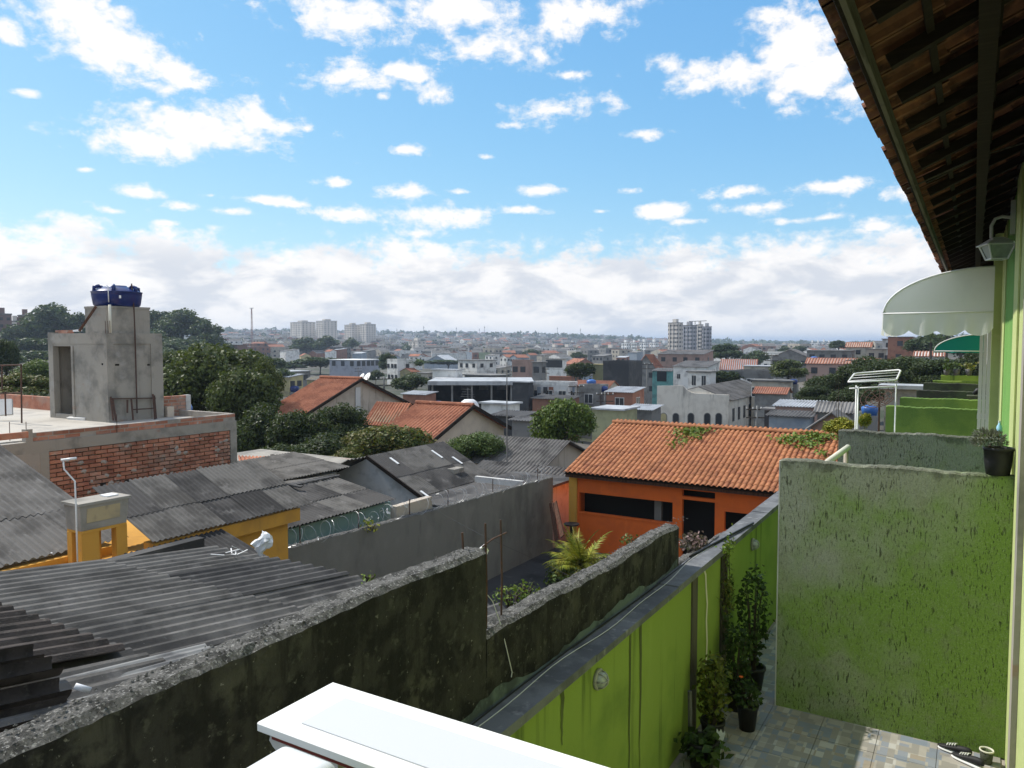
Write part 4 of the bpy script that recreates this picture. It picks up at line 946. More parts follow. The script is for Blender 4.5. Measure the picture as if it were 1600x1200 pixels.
# steel frames leaning on the tower
t = thing('steel_frame', 'rusty steel door frame leaning against the stair tower', 'frame', (tx + .2, 13.4, tz))
def fx(px, py, dx): q = ax_(px, py, tx + dx); return q
for a, c in (((173, 620, .06), (177, 657, .3)), ((176, 622, .06), (181, 657, .3)), ((239, 616, .06), (242, 655, .3)), ((241, 618, .06), (244, 654, .3)), ((174, 623, .07), (243, 622, .07)), ((205, 622, .08), (208, 656, .3)), ((199, 625, .08), (199, 645, .2)), ((206, 640, .18), (240, 638, .18))):
    b = MB(); b.bar(fx(*a), fx(*c), .045, .03); b.part('rail', 'steel_rust', t)
c = ad_(134, 655, 22); b = MB(); zq = 1.19
b.hexa([(c.x - .45, c.y - .25, zq), (c.x + .3, c.y - .2, zq), (c.x + .35, c.y + .12, zq), (c.x - .4, c.y + .1, zq)], [(c.x - .5, c.y - .28, zq + .05), (c.x + .3, c.y - .22, zq + .07), (c.x + .33, c.y + .14, zq + .16), (c.x - .46, c.y + .12, zq + .14)])
tag(b.part('sheet_pile', 'white_metal'), 'pale metal sheet lying in front of the stair tower', 'sheet')
# stub walls right of the tower
t = thing('stub_wall', 'short unfinished brick wall beside the stair tower', 'wall', (-20.2, 15.4, 1.19))
q0, q1 = ax_(249, 640, -20.6), ax_(289, 640, -20.6)
yy = q0.y
for c in range(6):
    y = q0.y + (.1 if c % 2 else 0)
    while y < q1.y - .1: place(brick_mesh(.27, .088, .12), 'brick', t, Matrix.Translation((-20.55, y, 1.19 + c * .103))); y += .29
MB().box(-20.68, -20.56, q0.y, q1.y, 1.19, 1.78).part('mortar_core', 'mortar', t)
MB().box(-20.7, -20.53, q1.y, q1.y + .16, .9, 1.8).part('end_column', 'old_white', t)
for c in range(2):
    x = -27 + (.15 if c % 2 else 0)
    while x < xb - .5: place(brick_mesh(.28, .088, .03), 'brick', bb, Matrix.Translation((x, yB - .13, 1.165 + c * .105)) @ Matrix(((0, 1, 0, 0), (-1, 0, 0, 0), (0, 0, 1, 0), (0, 0, 0, 1)))); x += .30
q = ax_(266, 655, -20.4); b = MB(); b.box(-20.5, -20.35, q.y - .12, q.y + .1, 1.19, 1.5); tag(b.part('block', 'beige_clean'), 'pale block standing against the brick stub wall', 'block')
# second tank behind
c = ad_(282, 640, 27); t = thing('small_blue_tank', 'lighter blue water tank behind the brick stub wall', 'water tank', (c.x, c.y, .8))
b = MB(); b.lathe((c.x, c.y, .75), [(0, 0), (.36, 0), (.40, .35), (.36, .45), (.22, .54), (.2, .6), (0, .62)], 24); b.part('body', 'tank_blue_pale', t, True)
MB().box(c.x - .5, c.x + .5, c.y - .5, c.y + .5, -4.3, .75).part('stand', 'cement', t)
# left frame of posts and white board
t = thing('post_frame', 'rusty thin post frame standing on the flat roof at the picture edge', 'frame', ad_(30, 660, 21))
for a, c in (((33, 569), (34, 661)), ((3, 572), (3, 610)), ((8, 612), (9, 650)), ((0, 571), (33, 570)), ((0, 615), (33, 614))):
    b = MB(); b.tube([ad_(*a, 21), ad_(*c, 21)], .022, 6); b.part('post' if abs(a[0] - c[0]) < 5 else 'rail', 'steel_rust', t)
b = MB(); b.slab([ad_(-12, 649, 21.5), ad_(19, 647, 21.5), ad_(18, 623, 21.8), ad_(-12, 624, 21.8)], .06); tag(b.part('board', 'old_white'), 'white board leaning at the left end of the flat roof', 'board')
MB().box(-40, -24, 13.6, 13.75, 1.19, 1.62).part('back_parapet', 'brick_clay', bb)
# brick building front face window (left edge)
q = az_(60, 690, 1.16)
MB().box(-22.6, xb - .02, yA - 1.0, yA + .0, -4.5, .9).part('bay_wall', 'mortar', bb)
f = MB(); f.box(-21.2, -20.6, yA - 1.04, yA - .99, -.3, .6); f.part('window', 'white_metal', bb)
f = MB(); f.box(-21.15, -20.65, yA - 1.05, yA - 1.035, -.25, .55); f.part('pane', 'glass_dark', bb)

# ------------------------------------------------------------------ grey rendered wall with razor wire
gw = thing('rendered_wall', 'long grey cement rendered wall along the sunken yard, topped with razor wire', 'wall', (-12.4, 17, -4.2))
rough_wall('panel', ['grey_render', 'roughcast_top'], -12.52, -12.35, 8.5, 23.3, -4.5, -.90, -1.24, gw, step=.12, jit=.01)
pts = []
L = 12.6; nt = 38
for k in range(nt * 12 + 1):
    f = k / (nt * 12); a = 2 * math.pi * k / 12; y = 10.7 + L * f; zc = -.94 - .33 * (y - 8.5) / 14.8 + .21 + .03 * math.sin(f * 40)
    rr_ = .20 + .03 * math.sin(f * 63)
    pts.append((-12.43 + math.cos(a) * rr_, y + .10 * math.sin(a * .5 + f * 30), zc + math.sin(a) * rr_))
b = MB(); b.tube(pts, .0042, 4); tag(b.part('razor_wire', 'razor_steel'), 'coil of shiny razor wire along the top of the grey wall', 'razor wire')
for k, (px, D) in enumerate(((468, 15.3), (560, 19), (640, 21), (700, 22.4), (770, 24.5), (840, 26))):
    y = ax_(px, 800, -12.44).y; zt = -.92 - .33 * (y - 8.5) / 14.8
    b = MB(); b.tube([(-12.44, y, zt - .05), (-12.44, y, zt + .42)], .014, 5); b.part('wire_post', 'steel_rust', gw)
for k, (px, py, s, lb) in enumerate(((605, 797, .2, 'torn white plastic caught in the razor wire by the teal wall'), (575, 810, .12, 'small torn white plastic strip on the grey wall top'), (500, 842, .16, 'white plastic shreds low on the near end of the grey wall'), (470, 848, .12, 'crumpled white shreds near the yellow house on the wall top'), (635, 790, .1, 'thin white shred hanging by the cream wall stub'))):
    c = ax_(px, py, -12.42); b = MB()
    for j in range(9):
        a = c + Vector((random.gauss(0, .03), random.gauss(0, s * .8), random.gauss(-.02, s * .28))); d = Vector((random.gauss(0, .3), random.gauss(0, 1), random.gauss(.3, .8))).normalized() * s * .45; e = d.orthogonal().normalized() * s * .16
        b.add([a, a + e, a + d + e * .4, a + d * .6 - e * .8], [(0, 1, 2, 3)])
    tag(b.part('torn_plastic', 'rag_white'), lb, 'plastic scrap')
q = ax_(655, 790, -12.6); MB().box(-12.75, -12.55, q.y - 1.0, q.y + .5, -2.5, q.z + .16).part('stub', 'beige_wall', gw)
b = MB(); b.tube([ax_(664, 786, -12.3), ax_(700, 808, -9.5), ax_(756, 838, -6.0), ax_(860, 885, -6.5), ax_(900, 905, -4.2)], .0022, 5); tag(b.part('wire', 'cable_black'), 'thin dark wire strung from the grey wall across the sunken yard', 'wire')

# ------------------------------------------------------------------ generic gabled houses of this block
def tri_prism(mb, a, b, c, d3):     # triangle a b c pushed by vector d3
    d3 = Vector(d3); P = [Vector(p) for p in (a, b, c)]; return mb.add(P + [p + d3 for p in P], [(0, 2, 1), (3, 4, 5), (0, 1, 4, 3), (1, 2, 5, 4), (2, 0, 3, 5)])
# teal house
th = thing('teal_house', 'house with pale teal wall under a grey corrugated roof behind the grey wall', 'house', (-14.2, 13.5, -4.3))
e = ad_(625, 778, 20); xe, ze = e.x, e.z
MB().box(xe - 4.2, xe - .22, 10.9, 15.5, -4.6, ze - .10).part('wall', 'teal_paint', th)
rl = math.hypot(2.2, .37)
sheet_roof(th, (xe, 10.6, ze), (0, 1, 0), (-2.2, 0, .37), 5.0, rl, ['fibrocement', 'fibrocement', 'fibrocement_dark'], .12, .018, sl=1.2, jit=.008)
sheet_roof(th, (xe - 4.4, 15.75, ze), (0, -1, 0), (2.2, 0, .37), 5.0, rl, ['fibrocement'], .12, .018, sl=1.2, jit=.008)
b = MB()
for k in range(26): b.bar((xe - 2.2, 10.65 + k * .19, ze + .40), (xe - 2.2, 10.65 + k * .19 + .15, ze + .40), .28, .05)
b.part('ridge_cap', 'fibrocement_dark', th)
q = ad_(527, 755, 19); MB().bar((xe - 2.1, 13.7, ze + .47), (xe - 1.7, 13.8, ze + .42), .12, .04).part('patch', 'fibrocement_dark', th)
# low grey roof in front of the small orange roof
t = thing('lean_to', 'low pale grey lean-to roof between the brick corner and the teal house', 'shed', (-19, 18, -4))
A = ad_(375, 760, 21); B_ = ad_(478, 740, 22.5)
sheet_roof(t, (-17.2, 13.6, -.62), (0, 1, 0), (-1, 0, .10), 4.6, 2.6, ['fibrocement'], .12, .018, sl=1.3)
MB().box(-19.8, -17.35, 13.6, 18, -4.4, -.75).part('wall', 'cement', t)
# white gable house
y0 = 19.95; e = ay_(660, 775, y0); apx = ay_(575, 713, y0); lf = ay_(540, 738, y0)
wg = thing('white_gable_house', 'white gabled house with a grey corrugated roof and two pale skylight strips', 'house', (apx.x, 22, -4.3))
xr, zr, xa, za = e.x, e.z, apx.x, apx.z; dy = 4.3
b = MB(); b.hexa([(xa - 3, y0 + .06, -4.6), (xr - .1, y0 + .06, -4.6), (xr - .1, y0 + dy, -4.6), (xa - 3, y0 + dy, -4.6)], [(xa - 3, y0 + .06, za - 1.35), (xr - .1, y0 + .06, zr - .08), (xr - .1, y0 + dy, zr - .08), (xa - 3, y0 + dy, za - 1.35)])
tri_prism(b, (xa - 3, y0 + .061, za - 1.35), (xr - .1, y0 + .061, zr - .08), (xa, y0 + .061, za - .06), (0, dy - .07, 0)); b.part('wall', 'old_white', wg)
sl_ = Vector((xa - xr, 0, za - zr))
sheet_roof(wg, (xr, y0 - .1, zr), (0, 1, 0), sl_, dy + .3, sl_.length, ['fibrocement', 'fibrocement_dark'], .11, .016, sl=1.25, jit=.006, seg=5)
s2 = Vector((3, 0, 1.3)); sheet_roof(wg, (xa - 3.1, y0 + dy + .2, za - 1.36), (0, -1, 0), s2, dy + .3, s2.length, ['fibrocement'], sl=1.6, jit=.006, seg=4)
sn = sl_.normalized(); nn = Vector((0, 1, 0)).cross(sn)
for f, yo, L in ((.86, .75, .42), (.84, 3.1, .55), (.6, 3.65, .5), (.08, .12, .4)):
    a = Vector((xr, y0 + yo, zr)) + sl_ * f + nn * .045; MB().bar(a, a - sn * L, .10, .02, nn).part('skylight', 'skylight_sheet', wg)
b = MB(); b.bar((xr + .02, y0 - .1, zr - .03), (xa, y0 - .1, za + .0), .05, .12); b.part('barge_board', 'dark_wood', wg)
# lower roofs between it and the orange house
def gable(name, label, cat, x0, x1, y0, y1, zb, ze, zr, wallm, roofm, axis='y', over=.3, corr=True, wins=(), parent=None, chim=False, group=None, tiles=False):
    """gabled house; ridge along axis; real wall, two roof slopes, barge boards and windows"""
    t = thing(name, label, cat, ((x0 + x1) / 2, (y0 + y1) / 2, zb), group)
    b = MB(); b.box(x0, x1, y0, y1, zb, ze - .03)
    if axis == 'y':
        xm = (x0 + x1) / 2; tri_prism(b, (x0, y0 + .003, ze - .03), (x1, y0 + .003, ze - .03), (xm, y0 + .003, zr - .05), (0, y1 - y0 - .006, 0))
    else:
        ym = (y0 + y1) / 2; tri_prism(b, (x0 + .003, y1, ze - .03), (x0 + .003, y0, ze - .03), (x0 + .003, ym, zr - .05), (x1 - x0 - .006, 0, 0))
    b.part('wall', wallm, t)
    if axis == 'y':
        k = (zr - ze) / ((x1 - x0) / 2); o = over
        for s, xe_ in ((-1, x0), (1, x1)):
            q = [(xe_ + s * o, y0 - o, ze - k * o), (xe_ + s * o, y1 + o, ze - k * o), (xm, y1 + o, zr), (xm, y0 - o, zr)]
            if s < 0: q = [q[1], q[0], q[3], q[2]]
            roof_face(t, q, roofm, corr)
    else:
        k = (zr - ze) / ((y1 - y0) / 2); o = over
        for s, ye_ in ((-1, y0), (1, y1)):
            q = [(x0 - o, ye_ + s * o, ze - k * o), (x1 + o, ye_ + s * o, ze - k * o), (x1 + o, ym, zr), (x0 - o, ym, zr)]
            if s > 0: q = [q[1], q[0], q[3], q[2]]
            roof_face(t, q, roofm, corr)
    return t
def roof_face(t, q, m, corr):
    """one roof slope: quad eave-left, eave-right, ridge-right, ridge-left; ribbed like tile or sheet roofing"""
    a, b_, c, d = [Vector(p) for p in q]; u = (b_ - a); W = u.length; u.normalize(); v = (d - a); n = u.cross(v.normalized()).normalized()
    mb = MB()
    if corr:
        p = corr if corr is not True else .24; k = max(8, min(360, int(W / p * 4)))
        for j in range(2):
            for i in range(k + 1):
                f = i / k; s = (a + (b_ - a) * f) * (1 - j) + (d + (c - d) * f) * j
                mb.v.append(tuple(s + n * (p * .16 * math.sin(2 * math.pi * f * W / p))))
        N = k + 1
        mb.v += [tuple(Vector(x) - n * .05) for x in mb.v[:2 * N]]
        for i in range(k): mb.f += [(i, i + 1, N + i + 1, N + i), (2 * N + i + 1, 2 * N + i, 3 * N + i, 3 * N + i + 1), (i + 1, i, 2 * N + i, 2 * N + i + 1), (N + i, N + i + 1, 3 * N + i + 1, 3 * N + i)]
        mb.f += [(0, N, 3 * N, 2 * N), (N - 1, 3 * N - 1, 4 * N - 1, 2 * N - 1)]
        mb.m = [0] * len(mb.f)
    else: mb.slab(q, .1)
    return mb.part('roof', m, t)
t = gable('annex', 'low grey roofed annex beside the orange house with a pale gable', 'house', -20.5, -16.2, 29.5, 34, -4.4, -2.0, -1.15, 'beige_wall', 'fibrocement', 'x', corr=.18)
t = gable('annex', 'second low grey roof right behind the razor wire coil', 'house', -18.0, -14.2, 26.0, 30.0, -4.4, -2.35, -1.75, 'beige_wall', 'fibrocement', 'x', corr=.18)
t = thing('flat_annex', 'flat brownish roof with a white edge just behind the grey wall', 'shed', (-15, 21.5, -4.3))
MB().box(-15.2, -12.8, 19.3, 25.6, -4.5, -1.75).part('wall', 'old_white', t); MB().box(-15.4, -12.65, 19.1, 25.8, -1.75, -1.66).part('roof_slab', 'fibrocement_dark', t)
MB().box(-15.4, -13.4, 23.0, 23.15, -1.66, -1.45).part('kerb', 'old_white', t)
c = ad_(735, 733, 27); MB().box(-16.6, -16.0, 22.6, 23.2, -1.7, -1.2).part('vent_block', 'cement', t)
# small orange roof left
t = thing('small_tile_house', 'small low house with an orange tiled roof at the brick corner', 'house', (-22, 19, -4))
q = [ad_(378, 742, 25), ad_(482, 738, 25.5), ad_(425, 714, 28.5), ad_(372, 712, 28.5)]
roof_face(t, q, 'old_tile', .22); MB().box(-25.5, -20.0, 16.9, 22, -4.4, q[0].z - .12).part('wall', 'cement', t)
MB().bar(q[1] + Vector((0, 0, .05)), q[2] + Vector((0, 0, .05)), .12, .1).part('barge_board', 'dark_wood', t)

# ------------------------------------------------------------------ orange house
yO = 23.2
e0 = ay_(880, 737, yO); xo0 = e0.x; zo = e0.z; xo1 = -1.0; zg = -3.75
oh = thing('orange_house', 'bright orange house with a clay tiled roof and long dark window openings', 'house', (-7, 25, -3.75))
yw = yO + .45
wl = ay_(890, 790, yw).x
op = []
def orect(p0, p1): a, b_ = ay_(*p0, yw), ay_(*p1, yw); return a.x, b_.x, b_.z, a.z
o1 = (ay_(905, 768, yw).x, ay_(1051, 790, yw).x, ay_(905, 800, yw).z, ay_(905, 769, yw).z)
o2 = (ay_(1066, 780, yw).x, ay_(1117, 790, yw).x, zg, ay_(1066, 780, yw).z)
o3 = (ay_(1066, 764, yw).x, ay_(1117, 770, yw).x, ay_(1066, 775, yw).z, ay_(1066, 765, yw).z)
o4 = (ay_(1132, 800, yw).x, -3.0, ay_(1132, 829, yw).z, ay_(1132, 799, yw).z)
zt_ = zo - .05
def wseg(x0, x1, z0, z1): return MB().box(x0, x1, yw, yw + .15, z0, z1).part('wall', 'orange_paint', oh)
wseg(wl + .3, o1[0], zg - .5, zt_); wseg(o1[0], o1[1], zg - .5, o1[2]); wseg(o1[0], o1[1], o1[3], zt_); wseg(o1[1], o2[0], zg - .5, zt_)
wseg(o2[0], o2[1], o2[3], o3[2]); wseg(o2[0], o2[1], o3[3], zt_); wseg(o2[1], o4[0], zg - .5, zt_); wseg(o4[0], o4[1], zg - .5, o4[2]); wseg(o4[0], o4[1], o4[3], zt_); wseg(o4[1], xo1, zg - .5, zt_)
MB().box(wl, wl + .3, yw - .06, yw + .2, zg - .5, zt_).part('corner_column', 'yellow_paint', oh)
MB().box(wl + .3, xo1, yw + 3.4, yw + 3.6, zg - .5, zt_ + .7).part('back_wall', 'orange_paint', oh)
MB().box(wl, wl + .15, yw + .2, yw + 3.4, zg - .5, zt_).part('side_wall', 'orange_paint', oh)
MB().box(wl + .15, xo1, yw + .9, yw + .98, zg, zt_).part('dark_backing', 'dark_inside', oh)  # near-black sheet giving the openings their interior darkness by colour
for x in (ay_(1023, 780, yw).x, ay_(1172, 790, yw).x): MB().box(x - .12, x + .12, yw + .3, yw + .45, zg, zt_).part('inner_column', 'grey_render', oh)
for x0, x1, zz in ((o1[0], o1[1], o1[2]), (o4[0], o4[1], o4[2])): MB().box(x0, x1, yw - .03, yw + .16, zz - .035, zz + .012).part('sill', 'orange_paint', oh)
MB().box(xo0, xo1, yO + .16, yO + .22, zo - .20, zo - .03).part('fascia', 'plank_brown', oh)
rp = ay_(968, 660, yO + 4.2); rz = rp.z; rdy = 4.2; rs = Vector((0, rdy, rz - zo)); rl = rs.length; sv = rs.normalized()
xL0 = xo0; print('orange roof', xo0, zo, rz, rl)
RAKE = (rp.x - xo0) / rl
otile = arc_tile(.36, .170, .064, .012, 7); otm = otile.mesh('roof_tile', 'orange_tile')
rowsN = int(rl / .31); cells = []
for j in range(rowsN + 1):
    for i in range(80):
        x = xo0 + i * .170 ; 
        if x > xo1 - .1: continue
        cells.append((j, x))
def cell_seen(j, x):
    p = proj(Vector((x, yO, zo)) + sv * (j * .31)); return p[0] < 1232 or p[1] < 690 and p[0] < 1330
vis = [c for c in cells if cell_seen(*c)]; hid = [c for c in cells if not cell_seen(*c)]
near = vis[:299]; rest = vis[299:] + hid
def tileM(j, x):
    o = Vector((x, yO, zo)) + sv * (j * .31 + random.uniform(-.008, .008)); o.z += random.uniform(-.002, .002) - .02
    return frame(o, (1, 0, random.uniform(-.006, .006)), sv + Vector((random.uniform(-.006, .006), 0, 0)))
for c in near: place(otm, 'roof_tile', oh, tileM(*c))
b = MB()
for c in rest:
    M = tileM(*c); b.add([M @ Vector(v) for v in otile.v], otile.f)
b.part('upper_roof_tiles', 'orange_tile', oh, kind='stuff')
roof_face(oh, [(xo1, yO + 2 * rdy, zo), (xo0, yO + 2 * rdy, zo), (xo0, yO + rdy, rz - .02), (xo1, yO + rdy, rz - .02)], 'orange_tile', .225)
b = MB()
x = xo0
while x < xo1:
    rc = arc_tile(.36, .26, .11, .014, 7); M = frame((x, yO + rdy + .13, rz - .005), (0, -1, 0), (1, 0, .02)); b.add([M @ Vector(v) for v in rc.v], rc.f); x += .33
b.part('ridge_tiles', 'orange_tile', oh, kind='stuff')
b = MB(); b.slab([(xo0 + .02, yO + .05, zo - .05), (xo1, yO + .05, zo - .05), (xo1, yO + rdy, rz - .07), (xo0 + .02, yO + rdy, rz - .07)], .03); b.part('roof_deck', 'dark_wood', oh)
# things in front of it
for k, (p0, p1) in enumerate((((861, 785), (871, 850)), ((867, 785), (879, 838)))):
    a, c = ay_(*p0, 22.2), ay_(*p1, 21.2); b = MB(); b.bar(a, c, .16, .04, (0, 1, 0)); tag(b.part('plank', 'plank_brown'), ['brown plank leaning on the grey wall, nearer the yard', 'brown plank leaning in the corner by the yellow column'][k], 'plank')
t = thing('barbecue_table', 'dark round table in the corner of the yard by the orange house', 'table', ay_(893, 840, 22.6))
c = ay_(893, 819, 22.6); MB().lathe((c.x, c.y, c.z - .02), [(0, 0), (.26, 0), (.26, .04), (0, .04)], 20).part('top', 'pot_black', t); MB().lathe((c.x, c.y, -3.75), [(.2, 0), (.05, .06), (.05, c.z + 3.73), (.1, c.z + 3.73)], 10).part('leg', 'pot_black', t)
# ------------------------------------------------------------------ foliage
def add_leaves(V, F, pts, nrm, size, jitter=.7):
    n = len(pts); nr = nrm + rng.normal(size=(n, 3)) * jitter; nr /= np.linalg.norm(nr, axis=1)[:, None] + 1e-9
    a = np.cross(nr, rng.normal(size=(n, 3))); a /= np.linalg.norm(a, axis=1)[:, None] + 1e-9; b = np.cross(nr, a)
    s = size * rng.uniform(.6, 1.35, n)[:, None]; q = rng.uniform(.45, .8, n)[:, None]
    V.append(np.stack([pts - a * s, pts - b * s * q, pts + a * s, pts + b * s * q + nr * s * .25], 1).reshape(-1, 3))
def crown_mesh(name, m, n, leaf, lobes=16, seed=1, flat=1.0, spread=.62, lob=(.32, .5), inner=.12, core=True, bottom=-.55):
    """leaf faces on the shells of many overlapping boughs; unit radius"""
    r = np.random.default_rng(seed); C = []
    for k in range(lobes):
        while True:
            d = r.normal(size=3); d /= np.linalg.norm(d)
            if d[2] > bottom: break
        C.append((d * spread * r.uniform(.75, 1.1) * np.array([1, 1, flat]), r.uniform(*lob)))
    C.append((np.array([0, 0, 0.]), .55))
    w = np.array([c[1] ** 2 for c in C]); w /= w.sum(); idx = r.choice(len(C), n, p=w)
    d = r.normal(size=(n, 3)); d[:, 2] += .25; d /= np.linalg.norm(d, axis=1)[:, None]
    rad = np.where(r.uniform(size=n) < inner, r.uniform(.3, .8, n), r.uniform(.86, 1.06, n))
    cen = np.array([c[0] for c in C])[idx]; rr = np.array([c[1] for c in C])[idx]
    bump = 1 + .16 * np.sin(d[:, 0] * 9 + idx) * np.sin(d[:, 1] * 8 + idx * 2) + .1 * np.sin(d[:, 2] * 15 + idx)
    pts = cen + d * (rr * rad * bump)[:, None] * np.array([1, 1, .9])
    V = []; add_leaves(V, None, pts, d, leaf); V = np.concatenate(V)
    if core:   # dense twigs and leaves inside: keeps the sky from shining through the whole crown
        m2 = n // 5; dd = r.normal(size=(m2, 3)); dd /= np.linalg.norm(dd, axis=1)[:, None]; ci = r.choice(len(C), m2, p=w)
        pp = np.array([c[0] for c in C])[ci] + dd * (np.array([c[1] for c in C])[ci] * r.uniform(.35, .8, m2))[:, None]
        V2 = []; add_leaves(V2, None, pp, dd, leaf * 2.0); V = np.concatenate([V] + V2)
    nq = len(V) // 4; me = bpy.data.meshes.new(name); me.vertices.add(len(V)); me.vertices.foreach_set('co', V.astype(np.float32).ravel())
    me.loops.add(nq * 4); me.loops.foreach_set('vertex_index', np.arange(nq * 4, dtype=np.int32)); me.polygons.add(nq)
    me.polygons.foreach_set('loop_start', np.arange(0, nq * 4, 4, dtype=np.int32)); me.materials.append(MATS[m]); me.update(); me.validate(); return me
CR = {}
def crown(kind, m, seed):
    k = (kind, m, seed)
    if k not in CR:
        P = {'near': (11000, .040, 20), 'round': (9000, .045, 30), 'mid': (3800, .068, 16), 'far': (1100, .115, 12), 'fine': (12000, .034, 26)}[kind]
        CR[k] = crown_mesh('crown', m, P[0], P[1], P[2], seed, inner=.15, lob=(.22, .36) if kind == 'round' else (.22, .48), spread=.70)
    return CR[k]
TR = {}
def trunk_mesh(seed):
    if seed not in TR:
        r = random.Random(seed); b = MB(); top = Vector((r.uniform(-.06, .06), r.uniform(-.06, .06), .55))
        b.tube([(0, 0, 0), (.01, .01, .25), top], [.05, .035, .028], 8)
        for k in range(6):
            a = k * 1.05 + r.uniform(-.3, .3); p = Vector((0, 0, .35 + .03 * k)); q = p + Vector((math.cos(a) * .16, math.sin(a) * .16, .15)); s = q + Vector((math.cos(a) * .14, math.sin(a) * .14, .17))
            b.tube([p, q, s], [.022, .014, .006], 6)
        TR[seed] = b.mesh('trunk', 'trunk', True)
    return TR[seed]
def tree(label, px, py, rx, ry, D, kind='mid', m='leaf_dark', group=None, seed=None, name='tree', base=None, ydep=None):
    c = ad_(px, py, D); k = D / 1200; r, h = rx * k, ry * k
    zb = base if base is not None else min(ground_z(c.x, c.y), c.z - h * 1.05)
    t = thing(name, label, 'tree', (c.x, c.y, zb), group); seed = seed if seed is not None else random.randint(1, 3)
    o = link('crown', crown(kind, m, seed), t); o.location = (0, 0, c.z - zb); o.scale = (r, (ydep or rx) * k, h); o.rotation_euler = (0, 0, 0)
    H = (c.z - zb) / .55 * .9
    u = link('trunk', trunk_mesh(seed % 3), t); u.scale = (min(r, H) * .9, min(r, H) * .9, H)
    return t
# big trees behind the brick building
GM = 'mango trees behind the brick building'
tree('big rounded mango tree beside the stair tower', 312, 612, 76, 72, 50, 'near', 'leaf_mango', GM, 1)
tree('dark mango crown, right of the big rounded one', 385, 640, 58, 74, 47, 'near', 'leaf_mango', GM, 2)
tree('low mango bough mass behind the small blue tank', 268, 650, 60, 52, 52, 'near', 'leaf_mango', GM, 3)
tree('very dark tree below the orange gable', 408, 690, 54, 58, 43, 'near', 'leaf_dark', GM, 1)
tree('broad mango crown at the back of the row, its highest top', 342, 592, 84, 52, 56, 'near', 'leaf_mango', GM, 3)
GD = 'dark trees between the tiled gables and the grey roofs'
tree('very dark broad tree below the gabled wall', 470, 690, 56, 58, 42, 'near', 'leaf_dark', GD, 2)
tree('greyish green feathery tree against the stained gable', 535, 672, 48, 42, 44, 'fine', 'leaf_dark', GD, 3)
tree('dark low tree just above the teal house ridge', 505, 712, 60, 34, 38, 'near', 'leaf_dark', GD, 1)
tree('dark tree behind the small orange tiled roof', 440, 728, 46, 34, 36, 'near', 'leaf_dark', GD, 3)
tree('mango tree with yellow brown new leaves in front of the beige gable', 610, 700, 70, 44, 38, 'near', 'leaf_brownish', None, 2)
tree('small yellow brown tree at the white gable house', 540, 724, 32, 24, 35, 'near', 'leaf_brownish', None, 1)
tree('loose green bush tree in front of the beige gable end', 746, 702, 46, 30, 36, 'fine', 'leaf_bush', None, 2)
tree('round bright green tree beside the orange house roof', 883, 668, 52, 54, 44, 'round', 'leaf_bright', None, 2)
tree('pale sunny shrub tree at the left edge behind the flat roof', 30, 610, 52, 26, 44, 'near', 'leaf_brownish', None, 3)
tree('dark shrub tree below the pale one at the left edge', 40, 640, 60, 26, 42, 'near', 'leaf_dark', None, 1)
tree('dark pointed conifer at the left edge', 8, 566, 26, 42, 80, 'near', 'leaf_dark', None, 2)
tree('green tree between conifer and stair tower', 58, 586, 34, 24, 75, 'near', 'leaf_bright', None, 1)
tree('dark bushy tree behind the white board on the flat roof', 25, 620, 44, 26, 60, 'near', 'leaf_dark', None, 3)
tree('dark tree mass right of the conifer, behind the rusty post frame', 45, 610, 36, 24, 66, 'near', 'leaf_dark', None, 1)
tree('big mango crown above the small blue tank, touching the tower', 268, 590, 46, 46, 56, 'near', 'leaf_mango', GM, 2)
tree('outermost mango crown, right end of the row', 412, 612, 34, 52, 52, 'near', 'leaf_mango', GM, 1)
GF = 'dark trees at the foot of the wooded hill'
for i, (px, py, rx, ry, D) in enumerate(((20, 580, 40, 24, 190), (70, 566, 40, 22, 200), (115, 570, 40, 24, 205), (255, 562, 36, 18, 210), (300, 566, 40, 18, 205), (350, 562, 36, 18, 215), (390, 566, 34, 18, 210), (425, 572, 24, 16, 205), (405, 590, 36, 18, 150), (440, 590, 24, 14, 150), (60, 545, 40, 20, 240), (110, 548, 30, 20, 250), (265, 548, 30, 14, 250), (330, 552, 34, 14, 255))):
    tree('dark tree ' + ['at the picture edge under the hill', 'below the highest hill crown', 'left of the tower doorway under the hill', 'right of the tower above the mango', 'behind the middle of the mango crowns', 'under the right end of the hill', 'left of the wine red block', 'below the wine red block', 'over the right mango crown', 'by the grey flat house', 'under the brick blocks', 'by the tower top, left side', 'by the tower top, right side', 'under the last hill crown'][i], px, py, rx, ry, D, 'mid', 'leaf_far', GF, 1 + i % 3)
# wooded hill
GH = 'big trees on the wooded hill behind the stair tower'
for i, (px, py, rx, ry, D) in enumerate(((80, 510, 46, 34, 300), (40, 530, 34, 26, 310), (125, 518, 32, 28, 305), (285, 512, 42, 28, 310), (250, 506, 26, 24, 320), (322, 530, 30, 26, 300), (238, 540, 40, 24, 290), (290, 548, 44, 22, 285), (140, 550, 46, 26, 285), (70, 560, 46, 24, 280), (345, 548, 22, 16, 330), (215, 515, 30, 26, 330), (180, 540, 36, 28, 300), (20, 552, 30, 22, 280))):
    pos = ['highest crown of the wooded hill, at the far left', 'crown sloping to the brick apartment blocks', 'crown just left of the stair tower', 'broad domed crown right of the blue tank', 'small crown touching the blue tank outline', 'outer right crown of the wooded hill', 'low crown right below the blue tank', 'low crown at the foot of the domed tree', 'low crown left of the tower doorway', 'low crown under the highest one', 'last small crown of the hill on its right end', 'crown hidden partly behind the tower top', 'crown hidden behind the stair tower wall', 'low crown at the picture edge'][i]
    tree('dark hazy tree, ' + pos, px, py, rx, ry, D, 'mid', 'leaf_far', GH, 1 + i % 3)
